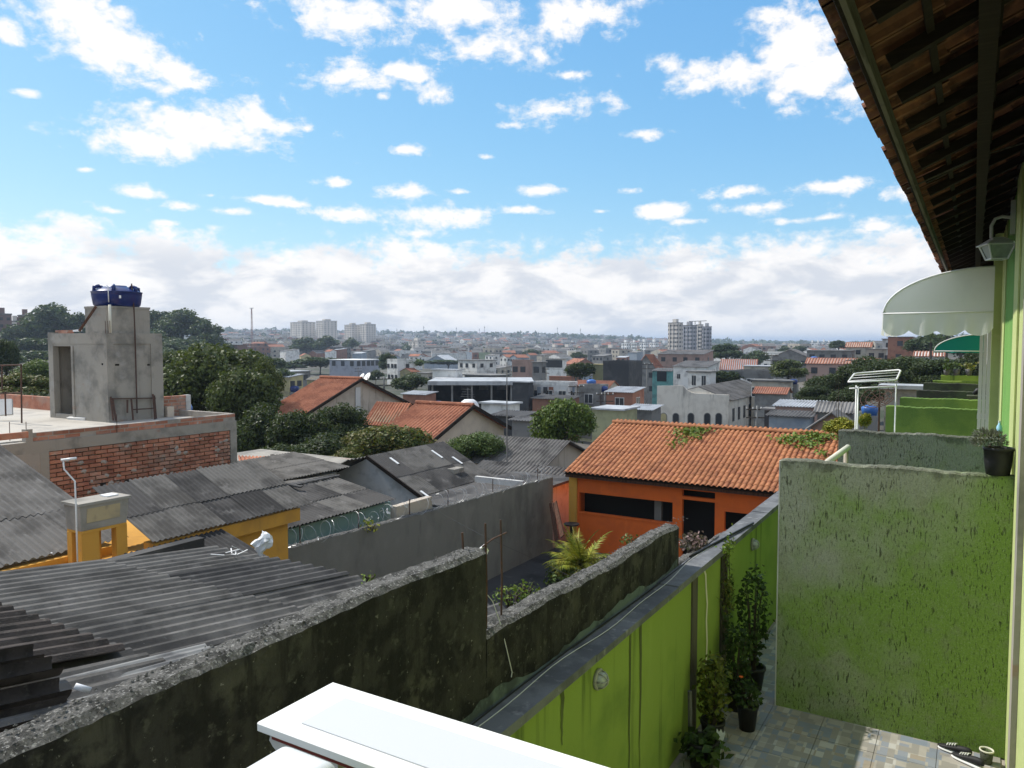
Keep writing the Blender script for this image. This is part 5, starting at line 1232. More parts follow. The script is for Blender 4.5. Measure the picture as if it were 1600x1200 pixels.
# right hand trees
GR = 'trees on the slope right of the valley'
for i, (px, py, rx, ry, D, m) in enumerate(((1350, 588, 46, 30, 70, 'leaf_dark'), (1410, 584, 52, 32, 66, 'leaf_dark'), (1470, 590, 52, 30, 62, 'leaf_dark'), (1520, 580, 34, 32, 60, 'leaf_dark'), (1300, 606, 38, 26, 72, 'leaf_dark'), (1275, 622, 30, 20, 68, 'leaf_dark'), (1335, 622, 40, 20, 64, 'leaf_dark'), (1400, 618, 46, 24, 58, 'leaf_dark'), (1232, 580, 28, 18, 110, 'leaf_mango'), (1448, 540, 34, 18, 150, 'leaf_far'), (1500, 545, 34, 22, 140, 'leaf_far'), (1135, 552, 26, 15, 240, 'leaf_far'), (1180, 562, 24, 14, 250, 'leaf_far'), (1125, 594, 32, 18, 118, 'leaf_dark'), (1310, 540, 14, 8, 330, 'leaf_far'))):
    lb = ['broad dark tree behind the drying rack', 'large dark tree above the drying rack frame', 'dark tree under the teal awning', 'dark tree close against the house below the white awning', 'dark tree left of the drying rack', 'low dark tree over the white shed roof', 'bushy tree behind the drying rack legs', 'leafy tree between rack and party walls', 'rounded green tree before the white balcony house', 'hazy tree left of the palm tops', 'hazy tree under the scalloped awning', 'wide tree beside the tower blocks', 'flat topped tree farther right of the tower blocks', 'spreading tree beside the white gabled hall', 'small far tree above the orange tiled houses'][i]
    tree(lb, px, py, rx, ry, D, 'near' if D < 90 else 'mid', m, GR, 1 + i % 3)
GV = 'trees standing among the valley houses'
for i, (px, py, rx, ry, D, m) in enumerate(((642, 600, 33, 16, 115, 'leaf_dark'), (640, 569, 24, 10, 210, 'leaf_bright'), (606, 568, 16, 16, 230, 'leaf_far'), (587, 588, 14, 10, 200, 'leaf_dark'), (907, 582, 23, 19, 130, 'leaf_dark'), (480, 541, 28, 14, 520, 'leaf_far'), (510, 538, 22, 13, 530, 'leaf_far'), (500, 568, 36, 12, 280, 'leaf_far'), (460, 572, 20, 8, 300, 'leaf_far'), (548, 540, 14, 12, 600, 'leaf_far'), (700, 567, 40, 6, 330, 'leaf_far'), (905, 556, 14, 6, 420, 'leaf_far'), (830, 552, 16, 6, 520, 'leaf_far'), (975, 551, 10, 5, 560, 'leaf_far'), (1085, 598, 14, 10, 125, 'leaf_mango'), (820, 578, 10, 5, 190, 'leaf_dark'))):
    lb = ['round tree in front of the long dark warehouse', 'light green tree behind the yellow gabled house', 'tall dark tree beside the lavender block', 'small tree in front of the lavender block', 'round dark tree in front of the slate grey house', 'dark trees clump below the twin slabs, left crown', 'dark clump below the twin slabs, right crown', 'wide low tree above the lavender block', 'low tree left of the lavender block', 'tree between the two pairs of slabs', 'long low tree belt crown right of the light green tree', 'small tree under the white apartment row', 'tiny tree under the far beige apartments', 'tiny tree left of the grey tower group', 'small tree in front of the white hall', 'tiny dark shrub on the pink house roof'][i]
    tree(lb, px, py, rx, ry, D, 'mid' if D < 250 else 'far', m, GV, 1 + i % 3)

# palms and plants with fronds
def frond(b, o, d, L, droop, lw, n=13, lf=.16):
    o = Vector(o); d = Vector(d).normalized(); p = o.copy(); pts = [p.copy()]
    for i in range(n):
        d = (d + Vector((0, 0, -droop / n))).normalized(); p = p + d * (L / n); pts.append(p.copy())
    b.tube(pts, [.012 * lw + .001] * (len(pts) - 1) + [.001], 4, False)
    for i in range(2, n + 1):
        t = i / n; dd = (pts[i] - pts[i - 1]).normalized(); s = dd.cross(Vector((0, 0, 1)))
        s = s.normalized() if s.length > .05 else Vector((1, 0, 0)); up = s.cross(dd)
        ll = lf * math.sin(min(1, t * .9 + .18) * math.pi) ** .6 * (1.15 - .4 * t)
        for sg in (-1, 1):
            for e in (0, .5):
                q = pts[i - 1].lerp(pts[i], e); tip = q + (s * sg * .8 + dd * .65 + up * random.uniform(-.15, .25)).normalized() * ll + Vector((0, 0, -ll * .35)); w_ = dd * ll * .10
                b.add([q - w_, q + w_, tip], [(0, 1, 2)])
c = ay_(906, 884, 20.6); t = thing('areca_palm', 'yellow green areca palm in the yard in front of the orange wall', 'palm', (c.x, c.y, -3.75))
b = MB()
for k in range(44):
    a = random.uniform(0, 6.28); e = random.uniform(.2, 1.35); frond(b, (c.x + random.gauss(0, .1), c.y + random.gauss(0, .1), c.z + .02), (math.cos(a) * math.cos(e), math.sin(a) * math.cos(e), math.sin(e)), random.uniform(1.0, 1.5), random.uniform(.8, 1.7), 1, lf=.34)
b.part('fronds', 'leaf_yellow', t)
b = MB()
for k in range(6): b.tube([(c.x + random.gauss(0, .08), c.y + random.gauss(0, .08), -3.75), (c.x + random.gauss(0, .06), c.y + random.gauss(0, .06), c.z + .1)], .025, 6)
b.part('stems', 'trunk', t)
def tuft(name, label, cat, c, r, h, n, m, size, base=None, potm=None, extra=None, group=None):
    t = thing(name, label, cat, (c[0], c[1], base if base is not None else c[2] - h), group)
    pts = rng.normal(size=(n, 3)); pts /= np.linalg.norm(pts, axis=1)[:, None]; d = pts.copy(); pts *= rng.uniform(.35, 1, n)[:, None] ** .5; pts = pts * np.array([r, r, h]) + np.array(c) + rng.normal(size=(n, 3)) * size * .8
    V = []; add_leaves(V, None, pts, d + np.array([0, 0, .6]), size, .9); V = np.concatenate(V)
    b = MB(); b.v = [tuple(p) for p in V]; b.f = [(4 * i, 4 * i + 1, 4 * i + 2, 4 * i + 3) for i in range(n)]; b.m = [0] * n; b.part('foliage', m, t)
    zb = base if base is not None else c[2] - h
    st = MB()
    for k in range(5):
        a = k * 1.3; st.tube([(c[0] + math.cos(a) * r * .1, c[1] + math.sin(a) * r * .1, zb), (c[0] + math.cos(a) * r * .3, c[1] + math.sin(a) * r * .3, c[2]), (c[0] + math.cos(a) * r * .6, c[1] + math.sin(a) * r * .6, c[2] + h * .6)], [.012, .008, .003], 5)
    st.part('stems', 'trunk', t)
    if potm:
        q = MB(); pr = min(.13, r * .75); q.lathe((c[0], c[1], zb), [(0, 0), (pr * .75, 0), (pr, .2), (pr * 1.08, .2), (pr * 1.08, .225), (pr * .9, .225), (pr * .85, .19), (0, .19)], 18); q.part('pot', potm, t, True)
    return t
GP = 'plants in the yard and along the walls'
tuft('shrub', 'small weedy shrub in the yard beside the areca palm', 'shrub', ay_(880, 900, 20), .55, .35, 260, 'leaf_bush', .07, base=-3.75, group=GP)
for i, (px, py, x, r, n, lb) in enumerate(((800, 930, -2.5, .16, 170, 'creeping weeds on the low part of the black wall by the bare bars'), (822, 922, -2.55, .13, 110, 'small weeds behind the low black wall top'), (700, 893, -2.55, .05, 30, 'tiny weed sprig on the tall black wall'), (578, 903, -2.75, .06, 26, 'small weed behind the black wall at the shed roof corner'))):
    q = ax_(px, py, x + .08); tuft('weed', lb, 'weeds', q, r * .8, r * .35, n, 'leaf_vine', .011, base=q.z - .15)
q = ax_(860, 825, -10.4)
tuft('weed', 'dry weeds where the grey wall meets the wire', 'weeds', ax_(580, 822, -12.3), .25, .12, 40, 'leaf_yellow', .05)
tuft('tuft_plant', 'pinkish grey leafy plant at the end of the black wall', 'plant', ax_(1085, 848, -2.29), .15, .09, 300, 'leaf_pink', .022, base=1.2)
tuft('weed', 'orange tinged weed by the orange wall foot behind the black wall', 'weeds', ay_(985, 845, 22), .3, .25, 60, 'leaf_brownish', .06, base=-3.75)
# potted plants along the green wall
tuft('croton', 'yellow green croton in a pot against the green wall', 'potted plant', (-1.80, 6.28, .50), .13, .30, 620, 'leaf_croton', .026, base=0, potm='pot_black')
b = MB(); q = ay_(1126, 1150, 6.0)
b.v = [tuple(q + Vector((x, 0, z))) for x, z in ((-.032, .05), (-.035, .02), (-.022, -.03), (0, -.045), (.022, -.03), (.035, .02), (.032, .05), (.016, .025), (0, .055), (-.016, .025))]; b.v += [(x, y + .006, z) for x, y, z in b.v]
b.f = [tuple(range(10)), tuple(range(19, 9, -1))] + [(i, 10 + i, 10 + (i + 1) % 10, (i + 1) % 10) for i in range(10)]; b.m = [0] * len(b.f); b.cur = 0
b.bar(q + Vector((0, .003, -.04)), q + Vector((0, .003, -.2)), .008)
tag(b.part('tulip_marker', 'white_plastic'), 'white tulip shaped garden marker beside the potted croton', 'marker')
tuft('potted_shrub', 'tall dark shrub in a black pot by the first party wall', 'potted plant', (-1.80, 7.04, .48), .13, .32, 560, 'leaf_pot', .024, base=0, potm='pot_black')
tuft('potted_shrub', 'dark shrub with small leaves behind the tall one, in the gap by the wall end', 'potted plant', (-1.78, 7.55, .75), .16, .5, 700, 'leaf_pot', .025, base=0, potm='pot_black')
tuft('potted_shrub', 'low bluish dark plant at the bottom of the picture by the green wall', 'potted plant', (-1.78, 5.92, .18), .16, .10, 240, 'leaf_pot', .04, base=0, potm='pot_black')
tuft('potted_shrub', 'low dark pot plant nearer the post foot, right of the croton', 'potted plant', (-1.62, 6.72, .3), .12, .14, 260, 'leaf_pot', .024, base=0, potm='pot_black')
for i, (dx, dy, z) in enumerate(((0, 0, .47),)):
    b = MB(); c = Vector((-1.68 + dx, 6.72 + dy, z - .02)); [b.tube([c, c + Vector((math.cos(a) * .018, math.sin(a) * .018, .008))], [.008, .004], 5) for a in np.linspace(0, 6.28, 6)[:-1]]
    tag(b.part('flower', 'orange_paint'), 'small orange flower on the low dark pot plant', 'flower')
t = thing('climbing_vine', 'hanging vine growing over the dark post of the green wall', 'vine', (-1.95, 7.2, .2))
b = MB(); lv = []
for k in range(9):
    y = 7.13 + k * .03; z1 = random.uniform(.2, .7); pts = [(-1.97 + random.uniform(-.01, .02), y + random.gauss(0, .02), z) for z in np.linspace(1.5, z1, 8)]; b.tube(pts, .003, 4)
b.part('stems', 'trunk', t)
for nm, mm, zz, ss, cnt, yy in (('leaves', 'leaf_vine', 1.46, .035, 90, .16), ('leaves', 'leaf_croton', 1.02, .09, 190, .1), ('leaves', 'leaf_pot', .8, .2, 150, .1), ('leaves', 'leaf_vine', 1.2, .16, 40, .12)):
    pts = np.stack([-1.95 + rng.normal(size=cnt) * .02, 7.24 + rng.normal(size=cnt) * yy * .7, zz + rng.normal(size=cnt) * ss], 1); V = []; add_leaves(V, None, pts, np.tile([1.0, -.3, .5], (cnt, 1)), .02, .8); V = np.concatenate(V)
    b = MB(); b.v = [tuple(p) for p in V]; b.f = [(4 * i, 4 * i + 1, 4 * i + 2, 4 * i + 3) for i in range(cnt)]; b.m = [0] * cnt; b.part(nm, mm, t)
b = MB(); b.bar((-1.55, 8.0, .02), (-1.62, 8.1, .72), .03, .02); tag(b.part('stick', 'fascia_wood'), 'pale stick leaning in the gap behind the first party wall', 'stick')
b = MB(); b.tube([(-1.93, 6.1, .02), (-1.95, 6.12, .5)], .02, 6); tag(b.part('grey_pipe', 'pot_grey'), 'grey pipe standing at the post foot beside the croton', 'pipe')
# creeper on the orange roof
def creeper(label, spots):
    t = thing('creeper', label, 'creeper', (0, 0, 0)); pts = []
    for (px, py, rx, ry, n) in spots:
        for k in range(n):
            x, y = px + random.gauss(0, rx), py + random.gauss(0, ry); d = ray_dir(x, y)
            nn = Vector((0, -sv.z, sv.y)); o = Vector((xo0, yO, zo)); tt = (o - EYE).dot(nn) / d.dot(nn); p = EYE + d * tt
            if p.y > yO + rdy + .2 or p.y < yO: continue
            pts.append(p + nn * random.uniform(.06, .16))
    c = sum(pts, Vector()) / len(pts); t.location = c; P = np.array([tuple(p) for p in pts]); V = []; add_leaves(V, None, P, np.tile([0, -.3, 1.0], (len(P), 1)), .07, .5); V = np.concatenate(V)
    b = MB(); b.v = [tuple(p) for p in V]; b.f = [(4 * i, 4 * i + 1, 4 * i + 2, 4 * i + 3) for i in range(len(P))]; b.m = [0] * len(P); b.part('leaves', 'leaf_vine', t)
creeper('green creeper at the ridge of the orange tiled roof', [(1085, 676, 14, 2.5, 150), (1075, 683, 12, 4, 60), (1060, 692, 10, 5, 40), (1047, 700, 3, 3, 8)])
creeper('leafy creeper spreading over the house end of the orange roof', [(1245, 690, 18, 4, 170), (1280, 686, 14, 4, 130), (1262, 698, 10, 4, 60), (1287, 712, 5, 3, 30)])
tree('yellow leaved shrub behind the second party wall', 1312, 668, 26, 16, 17, 'mid', 'leaf_yellow', None, 1, 'shrub', base=-3)
tree('yellow leaved sprig beside the drying rack leg', 1352, 660, 9, 18, 16, 'mid', 'leaf_yellow', None, 2, 'shrub', base=-3)
# palm tops beyond the awning
GPa = 'palm tops beyond the awnings'
for i, (px, py) in enumerate(((1455, 528), (1480, 524), (1502, 530))):
    c = ad_(px, py, 130); t = thing('palm_tree', ['leftmost palm top under the awning valance', 'middle and tallest palm top under the awning valance', 'palm top nearest the house under the valance'][i], 'palm', (c.x, c.y, ground_z(c.x, c.y)), GPa)
    b = MB(); b.tube([(c.x, c.y, ground_z(c.x, c.y)), c], [.25, .16], 8); b.part('trunk', 'trunk', t)
    b = MB()
    for k in range(18):
        a = k * .7; e = random.uniform(-.1, 1.1); frond(b, c, (math.cos(a) * math.cos(e), math.sin(a) * math.cos(e), math.sin(e)), random.uniform(1.9, 2.6), 1.4, 3, 8, .8)
    b.part('fronds', 'leaf_far', t)

# ------------------------------------------------------------------ town materials
mat('church_wall', (.64, .60, .53), [((.54, .50, .44), .8, .45, .65), ((.20, .185, .165), (1.1, 1.1, .14), .56, .72, .75)], bump=.003)
for nm, c, st in (('w_white', (.68, .67, .64), (.42, .41, .39)), ('w_cream', (.44, .40, .33), (.28, .25, .21)), ('w_grey', (.22, .215, .205), (.14, .135, .13)), ('w_brick', (.25, .125, .085), (.18, .10, .075)), ('w_yellow', (.44, .38, .20), (.30, .26, .16)), ('w_pink', (.37, .25, .21), (.28, .20, .17)), ('w_green', (.28, .33, .22), (.2, .24, .16)), ('w_blue', (.30, .34, .38), (.22, .26, .32)), ('w_dark', (.05, .052, .056), (.08, .08, .08)), ('w_lav', (.36, .37, .43), (.28, .29, .33)), ('w_teal', (.12, .30, .29), (.09, .2, .2)), ('w_olive', (.34, .34, .20), (.25, .25, .15))):
    mat(nm, c, [(st, .7, .45, .66), (tuple(x * .45 for x in c), (1.1, 1.1, .2), .58, .74, .55)], var=.10)
mat('r_slab', (.19, .185, .178), [((.10, .098, .095), .8, .45, .64), ((.36, .355, .35), 2.3, .58, .74, .6)], var=.25)
mat('r_sheet', (.16, .155, .15), [((.085, .082, .08), .6, .45, .64), ((.34, .33, .32), 1.8, .58, .74, .6)], var=.25)
mat('r_metal', (.42, .43, .44), [((.28, .28, .285), .8, .45, .66)], rough=.5, var=.15)
mat('r_tile', (.31, .135, .085), [((.22, .095, .065), .6, .42, .62), ((.44, .19, .11), 2.2, .56, .72, .7)], var=.2)
mat('win', (.03, .034, .04), rough=.25, spec=.5)
mat('tower_beige', (.60, .55, .49), [((.52, .48, .43), .05, .45, .6)]); mat('tower_white', (.82, .82, .80), [((.74, .74, .72), .05, .45, .6)]); mat('tower_grey', (.34, .34, .36), [((.28, .28, .30), .05, .45, .6)])
mat('tower_brick', (.20, .13, .115), [((.15, .10, .09), .05, .45, .6)])
mat('brick_far', (.31, .15, .10), [((.23, .105, .075), 1.0, .45, .64)])
wm = MB(); wm.box(-.5, .5, -.05, .05, 0, 1); WINS = {k: wm.mesh('window', k) for k in ('win',)}
fm = MB()
fm.box(-.58, .58, -.03, .07, -.10, -.02); fm.box(-.58, .58, -.03, .07, 1.0, 1.08); fm.box(-.58, -.5, -.03, .07, -.02, 1.0); fm.box(.5, .58, -.03, .07, -.02, 1.0); fm.box(-.025, .025, -.06, .02, 0, 1)
WFR = fm.mesh('window_frame', 'w_white')
def add_win(t, x, y, z, w, h, side, framed=False):
    """one window pane standing 5 cm proud in a wall facing -y or +x"""
    o = link('window', WINS['win'], t); o.location = Vector((x, y, z)) - t.location; o.scale = (w, 1, h)
    if side == 'x': o.rotation_euler = (0, 0, math.pi / 2)
    if framed:
        f = link('frame', WFR, o)
    return o
def span(px0, px1, D, q):
    """footprint of a grid-aligned block whose -y and +x faces together cover px0..px1"""
    c = ad_((px0 + px1) / 2, 560, D); A = abs(math.atan2(-c.x, c.y)); tot = (px1 - px0) * D / 1200 / math.cos(math.atan(((px0 + px1) / 2 - 800) / 1200))
    w = tot / (math.cos(A) + q * math.sin(A)); return w, w * q
def block(name, label, cat, px0, px1, py0, py1, D, wm_, roof='flat', rm_='r_slab', q=1.0, win=(0, 0, 0), group=None, over=.25, ridge='x', rise=None, wh=1.1, ww=1.1, zwin=None, framed=None):
    w, d = span(px0, px1, D, q); c = ad_((px0 + px1) / 2, py1, D); zt = ad_((px0 + px1) / 2, py0, D).z
    zb = min(ground_z(c.x, c.y), c.z) - 1.0; x0, x1, y0, y1 = c.x - w / 2, c.x + w / 2, c.y - d / 2, c.y + d / 2
    framed = (D < 140) if framed is None else framed
    if roof == 'gable':
        r_ = rise if rise is not None else .22 * (d if ridge == 'x' else w); ze = zt - r_ * .8
        t = gable(name, label, cat, x0, x1, y0, y1, zb, ze, ze + r_, wm_, rm_, ridge, over, .24 if D < 130 else (.5 if D < 260 else False), group=group)
        zt = ze
    else:
        t = thing(name, label, cat, (c.x, c.y, zb), group); MB().box(x0, x1, y0, y1, zb, zt - .02).part('wall', wm_, t)
        if roof == 'flat':
            MB().box(x0 - over, x1 + over, y0 - over, y1 + over, zt - .02, zt + .14).part('roof', rm_, t)
        elif roof == 'parapet':
            b = MB(); h = .5
            b.box(x0 - .03, x1 + .03, y0 - .03, y0 + .15, zt - .02, zt + h); b.box(x0 - .03, x1 + .03, y1 - .15, y1 + .03, zt - .02, zt + h); b.box(x0 - .03, x0 + .15, y0 + .15, y1 - .15, zt - .02, zt + h); b.box(x1 - .15, x1 + .03, y0 + .15, y1 - .15, zt - .02, zt + h); b.part('parapet', wm_, t)
            MB().box(x0 + .15, x1 - .15, y0 + .15, y1 - .15, zt - .02, zt + .05).part('roof', rm_, t)
        elif roof == 'shed':
            k = rise if rise is not None else .12 * d
            roof_face(t, [(x0 - over, y0 - over, zt), (x1 + over, y0 - over, zt), (x1 + over, y1 + over, zt + k), (x0 - over, y1 + over, zt + k)], rm_, .24 if D < 130 else (.5 if D < 260 else False))
            b = MB(); b.hexa([(x0 + .02, y0 + .02, zt - .05), (x1 - .02, y0 + .02, zt - .05), (x1 - .02, y1 - .02, zt - .05), (x0 + .02, y1 - .02, zt - .05)], [(x0 + .02, y0 + .02, zt - .04), (x1 - .02, y0 + .02, zt - .04), (x1 - .02, y1 - .02, zt + k - .06), (x0 + .02, y1 - .02, zt + k - .06)]); b.part('upper_wall', wm_, t)
    nf, ns, fl = win
    for f in range(fl):
        z = (zwin if zwin is not None else zt - 1.9) - 2.9 * f
        for i in range(nf): add_win(t, x0 + w * (i + .5) / nf + random.uniform(-.2, .2), y0 - .01, z, ww, wh, 'y', framed)
        for i in range(ns): add_win(t, x1 + .01, y0 + d * (i + .5) / ns + random.uniform(-.2, .2), z, ww, wh, 'x', framed)
    t['box'] = [x0, x1, y0, y1, zb, zt]
    return t, (x0, x1, y0, y1, zb, zt)
# coverage of the view so that hidden houses are not built
CV = np.zeros((300, 400), bool)
def mark(px0, px1, py0, py1): CV[max(0, int(py0 / 4)):max(0, int(py1 / 4)), max(0, int(px0 / 4)):max(0, int(px1 / 4))] = True
for r in ((0, 370, 640, 1200), (75, 248, 440, 660), (240, 440, 545, 700), (370, 570, 640, 760), (545, 690, 655, 800), (700, 880, 690, 800), (835, 932, 618, 715), (880, 1600, 665, 1200), (1180, 1300, 690, 1200), (1300, 1600, 600, 1200), (1540, 1600, 400, 1200), (1380, 1550, 430, 520), (0, 900, 740, 1200), (1262, 1545, 522, 600), (424, 600, 556, 612)): mark(*r)
SPEC = []
def B(*a, **k):
    SPEC.append((a, k)); t, bx = block(*a, **k); mark(a[3], a[4], a[5], a[6] + 2); return t, bx

# two tiled gable houses
def gable_px(name, label, near_eave, apex, far_eave, D, left, wallm, roofm, zb=-5.5):
    e = ad_(*far_eave, D); xg = e.x; ne, ap = ax_(*near_eave, xg), ax_(*apex, xg); lx = az_(*left, ap.z).x
    ym = ap.y; h = (e.y - ne.y) / 2; ze = (ne.z + e.z) / 2
    t = thing(name, label, 'house', (xg - 3, ym, zb)); x0 = min(lx, xg - 4)
    b = MB(); y0, y1 = ym - h + .25, ym + h - .25; k = (ap.z - ze) / h
    b.box(x0 + .3, xg - .3, y0, y1, zb, ze); tri_prism(b, (x0 + .3, y1, ze), (x0 + .3, y0, ze), (x0 + .3, ym, ap.z - .12), (xg - .6 - x0, 0, 0)); b.part('wall', wallm, t)
    b = MB(); roof_face(t, [(x0, ym - h, ze), (xg, ym - h, ze), (xg, ym, ap.z), (x0, ym, ap.z)], roofm, .23)
    roof_face(t, [(xg, ym + h, ze), (x0, ym + h, ze), (x0, ym, ap.z), (xg, ym, ap.z)], roofm, .23)
    for s in (-1, 1):
        b = MB(); b.bar((xg + .03, ym + s * (h + .05), ze - .06), (xg + .03, ym, ap.z - .04), .07, .2); b.part('barge_board', 'dark_wood', t)
    b = MB(); b.tube([(x0, ym, ap.z + .04), (xg, ym, ap.z + .04)], .12, 8); b.part('ridge_cap', roofm, t)
    return t, xg, ym, h, ze, ap.z
g1 = gable_px('tiled_gable_house', 'large gabled house with orange tiled roof and black streaked beige gable wall', (480, 648), (565, 592), (655, 636), 60, (525, 590), 'beige_wall', 'old_tile')
MB().box(g1[1] - .28, g1[1] - .2, g1[2] - .4, g1[2] + .1, -5.5, g1[5] - .6).part('pilaster', 'old_white', g1[0])
g2 = gable_px('tiled_gable_house', 'smaller gabled house with orange tiled roof and clean beige gable wall', (683, 678), (740, 634), (805, 676), 46, (690, 633), 'beige_clean', 'old_tile')
mark(450, 660, 590, 660); mark(655, 805, 634, 700)
t, _ = B('green_gable_house', 'small pale green gabled house tucked below the stained gable', 'house', 575, 655, 634, 660, 52, 'w_green', 'gable', 'old_tile', 1.0, ridge='x', rise=1.2)
for i, (px, py, r) in enumerate(((574, 590, .42), (566, 589, .3))):
    c = ad_(px, py, 60.5); t = thing('satellite_dish', ['large pale satellite dish on the ridge of the streaked gable house', 'small satellite dish beside the larger one on the same ridge'][i], 'satellite dish', (c.x, c.y, c.z - .4))
    b = MB(); b.lathe(c, [(0, -.08), (r * .5, -.05), (r, .06), (r * 1.02, .07), (r * .5, -.03), (0, -.06)], 18, (-.3, -.75, .55)); b.part('dish', 'white_metal', t, True)
    b = MB(); b.tube([c, (c.x, c.y, c.z - .6)], .03, 5); b.part('mast', 'steel_rust', t)

# warehouse
D = 108; A, Bq = ad_(668, 598, D), ad_(834, 598, D)
t = thing('warehouse', 'long low warehouse with pale roof edge over a black open front', 'warehouse', (A + Bq) / 2 - Vector((0, 0, 5)))
uu = (Bq - A); uu.z = 0; L = uu.length; uu.normalize(); vv = Vector((-uu.y, uu.x, 0)); o = Vector((A.x, A.y, 0))
def wq(a, b_, z0, z1, d0, d1): 
    P = lambda s, d: o + uu * s + vv * d
    m_ = MB(); m_.hexa([(*P(a, d0)[:2], z0), (*P(b_, d0)[:2], z0), (*P(b_, d1)[:2], z0), (*P(a, d1)[:2], z0)], [(*P(a, d0)[:2], z1), (*P(b_, d0)[:2], z1), (*P(b_, d1)[:2], z1), (*P(a, d1)[:2], z1)]); return m_
zr_ = A.z; wq(0, L, zr_ - .35, zr_ + .22, 0, 12).part('roof', 'r_metal', t); wq(0, L, -9, zr_ - .36, 8, 12).part('back_wall', 'w_dark', t)
wq(0, .3, -9, zr_ - .36, .3, 8).part('side_wall', 'w_dark', t); wq(L - .3, L, -9, zr_ - .36, .3, 8).part('side_wall', 'w_dark', t)
for k in range(6): wq(.5 + k * (L - 1) / 5, .75 + k * (L - 1) / 5, -9, zr_ - .36, .4, .65).part('post', 'w_grey', t)
for k in range(4): wq(4.2 + k * 2.7, 5.6 + k * 2.7, zr_ - 1.5, zr_ - .7, 7.9, 8.02).part('window', 'w_grey', t)
wq(0, L, -9, zr_ - 3.4, .35, .5).part('low_wall', 'w_dark', t)
mark(668, 834, 596, 640)
B('roof_board', 'white board with grey scribbles on a roof above the warehouse', 'hoarding', 676, 722, 578, 596, 121, 'w_white', 'flat', 'r_metal', .35)
B('grey_block', 'low grey flat block on the warehouse roof side', 'building', 726, 796, 586, 598, 124, 'w_grey', 'flat', 'r_slab', .7, (5, 0, 1), wh=.7)
B('brick_shop', 'low red brick shop wall beside the warehouse', 'building', 630, 681, 615, 636, 92, 'brick_far', 'shed', 'r_metal', .6)
B('teal_shed', 'teal painted shed corner at the streaked gable end', 'shed', 630, 652, 637, 648, 66, 'w_teal', 'flat', 'r_slab', .8)
B('lavender_block', 'two storey lavender grey block with white top storey', 'building', 517, 592, 562, 594, 250, 'w_lav', 'flat', 'tower_white', .95, (3, 5, 1), zwin=None, wh=1.6, ww=1.5)
B('grey_flat_house', 'long grey flat roofed house left of the tiled gable', 'house', 424, 483, 580, 607, 168, 'w_grey', 'flat', 'r_metal', .9, (2, 2, 1))
B('yellow_green_shop', 'small shop with yellow and lime walls under a white roof', 'building', 428, 472, 588, 612, 150, 'w_yellow', 'shed', 'r_metal', .8, (1, 2, 1))
B('orange_shop', 'low ochre shop under a dark sheet roof, left of the tiled gable', 'building', 481, 517, 588, 608, 160, 'w_yellow', 'gable', 'r_sheet', .9, (1, 1, 1))
B('yellow_gable_house', 'small yellow house with an orange gable roof in front of the light green tree', 'house', 625, 655, 576, 592, 205, 'w_yellow', 'gable', 'r_tile', .9, (1, 2, 1), ridge='y')
B('pale_row_house', 'pale row house between the yellow gable and the warehouse', 'house', 653, 676, 583, 597, 190, 'w_cream', 'flat', 'r_slab', .8, (1, 1, 1))
B('warehouse_annex', 'dark open annex at the right end of the warehouse', 'building', 801, 833, 597, 642, 100, 'w_dark', 'flat', 'r_metal', .5)
B('pink_house', 'orange pink house with plants on its roof terrace', 'house', 800, 834, 566, 590, 150, 'w_pink', 'parapet', 'r_slab', .8, (2, 0, 1))
B('concrete_block', 'narrow raw concrete block beside the pink house', 'building', 832, 853, 566, 598, 140, 'w_grey', 'flat', 'r_slab', .8, (1, 1, 2))
B('glazed_house', 'white house with a broad bluish window band', 'house', 855, 885, 561, 582, 175, 'w_white', 'flat', 'r_slab', .7, (3, 0, 1), wh=1.7, ww=1.8)
B('brick_garden_wall', 'low red brick wall left of the round dark tree', 'wall', 858, 893, 589, 602, 125, 'brick_far', 'flat', 'brick_far', .2, over=.02)
B('laundry_house', 'white house with laundry hung along its terrace', 'house', 832, 902, 601, 622, 112, 'w_white', 'parapet', 'r_slab', .55, (3, 1, 1))
B('brown_low_roof', 'low brownish roofed shed under the laundry house', 'shed', 832, 905, 622, 640, 98, 'w_brick', 'shed', 'r_sheet', .5)
B('slate_house', 'tall house with a dark slate grey side wall', 'house', 943, 1003, 568, 616, 128, 'w_dark', 'parapet', 'r_slab', 1.3)
B('yellow_side_block', 'narrow yellow and olive block against the slate grey house', 'building', 926, 948, 570, 600, 131, 'w_olive', 'flat', 'w_yellow', .8)
B('red_roof_shed', 'pale shed with a red roof edge below the slate house', 'shed', 898, 966, 596, 618, 112, 'w_cream', 'gable', 'r_tile', .7, (2, 0, 1))
B('brick_workshop', 'red brick workshop with a grey shed on its right', 'building', 948, 1006, 611, 634, 100, 'brick_far', 'shed', 'r_metal', 1.1, (1, 1, 1))
B('tank_terrace', 'grey terrace house carrying dark water tanks', 'house', 905, 950, 606, 632, 102, 'w_grey', 'parapet', 'r_slab', .9, (1, 1, 1))
B('olive_wall_house', 'low house with a long plain olive yellow wall', 'house', 926, 995, 638, 672, 76, 'w_olive', 'flat', 'r_metal', 1.2)
B('white_low_roofs', 'white low roofs between the olive wall and the church', 'shed', 980, 1032, 638, 662, 80, 'w_grey', 'shed', 'r_metal', 1.0)
B('small_brick_shed', 'little rusty brick shed beside the church front', 'shed', 1004, 1027, 644, 656, 84, 'brick_far', 'flat', 'r_slab', .6)
t, bx = B('mansard_house', 'tall grey house with a steep red brown tiled roof and balcony', 'house', 993, 1036, 558, 600, 165, 'w_grey', 'gable', 'r_tile', .9, (2, 1, 2), rise=3.0, ridge='y')
B('long_brown_block', 'long brownish block in front of the grey towers', 'building', 1030, 1112, 553, 573, 200, 'w_pink', 'shed', 'r_sheet', .7, (4, 1, 1))
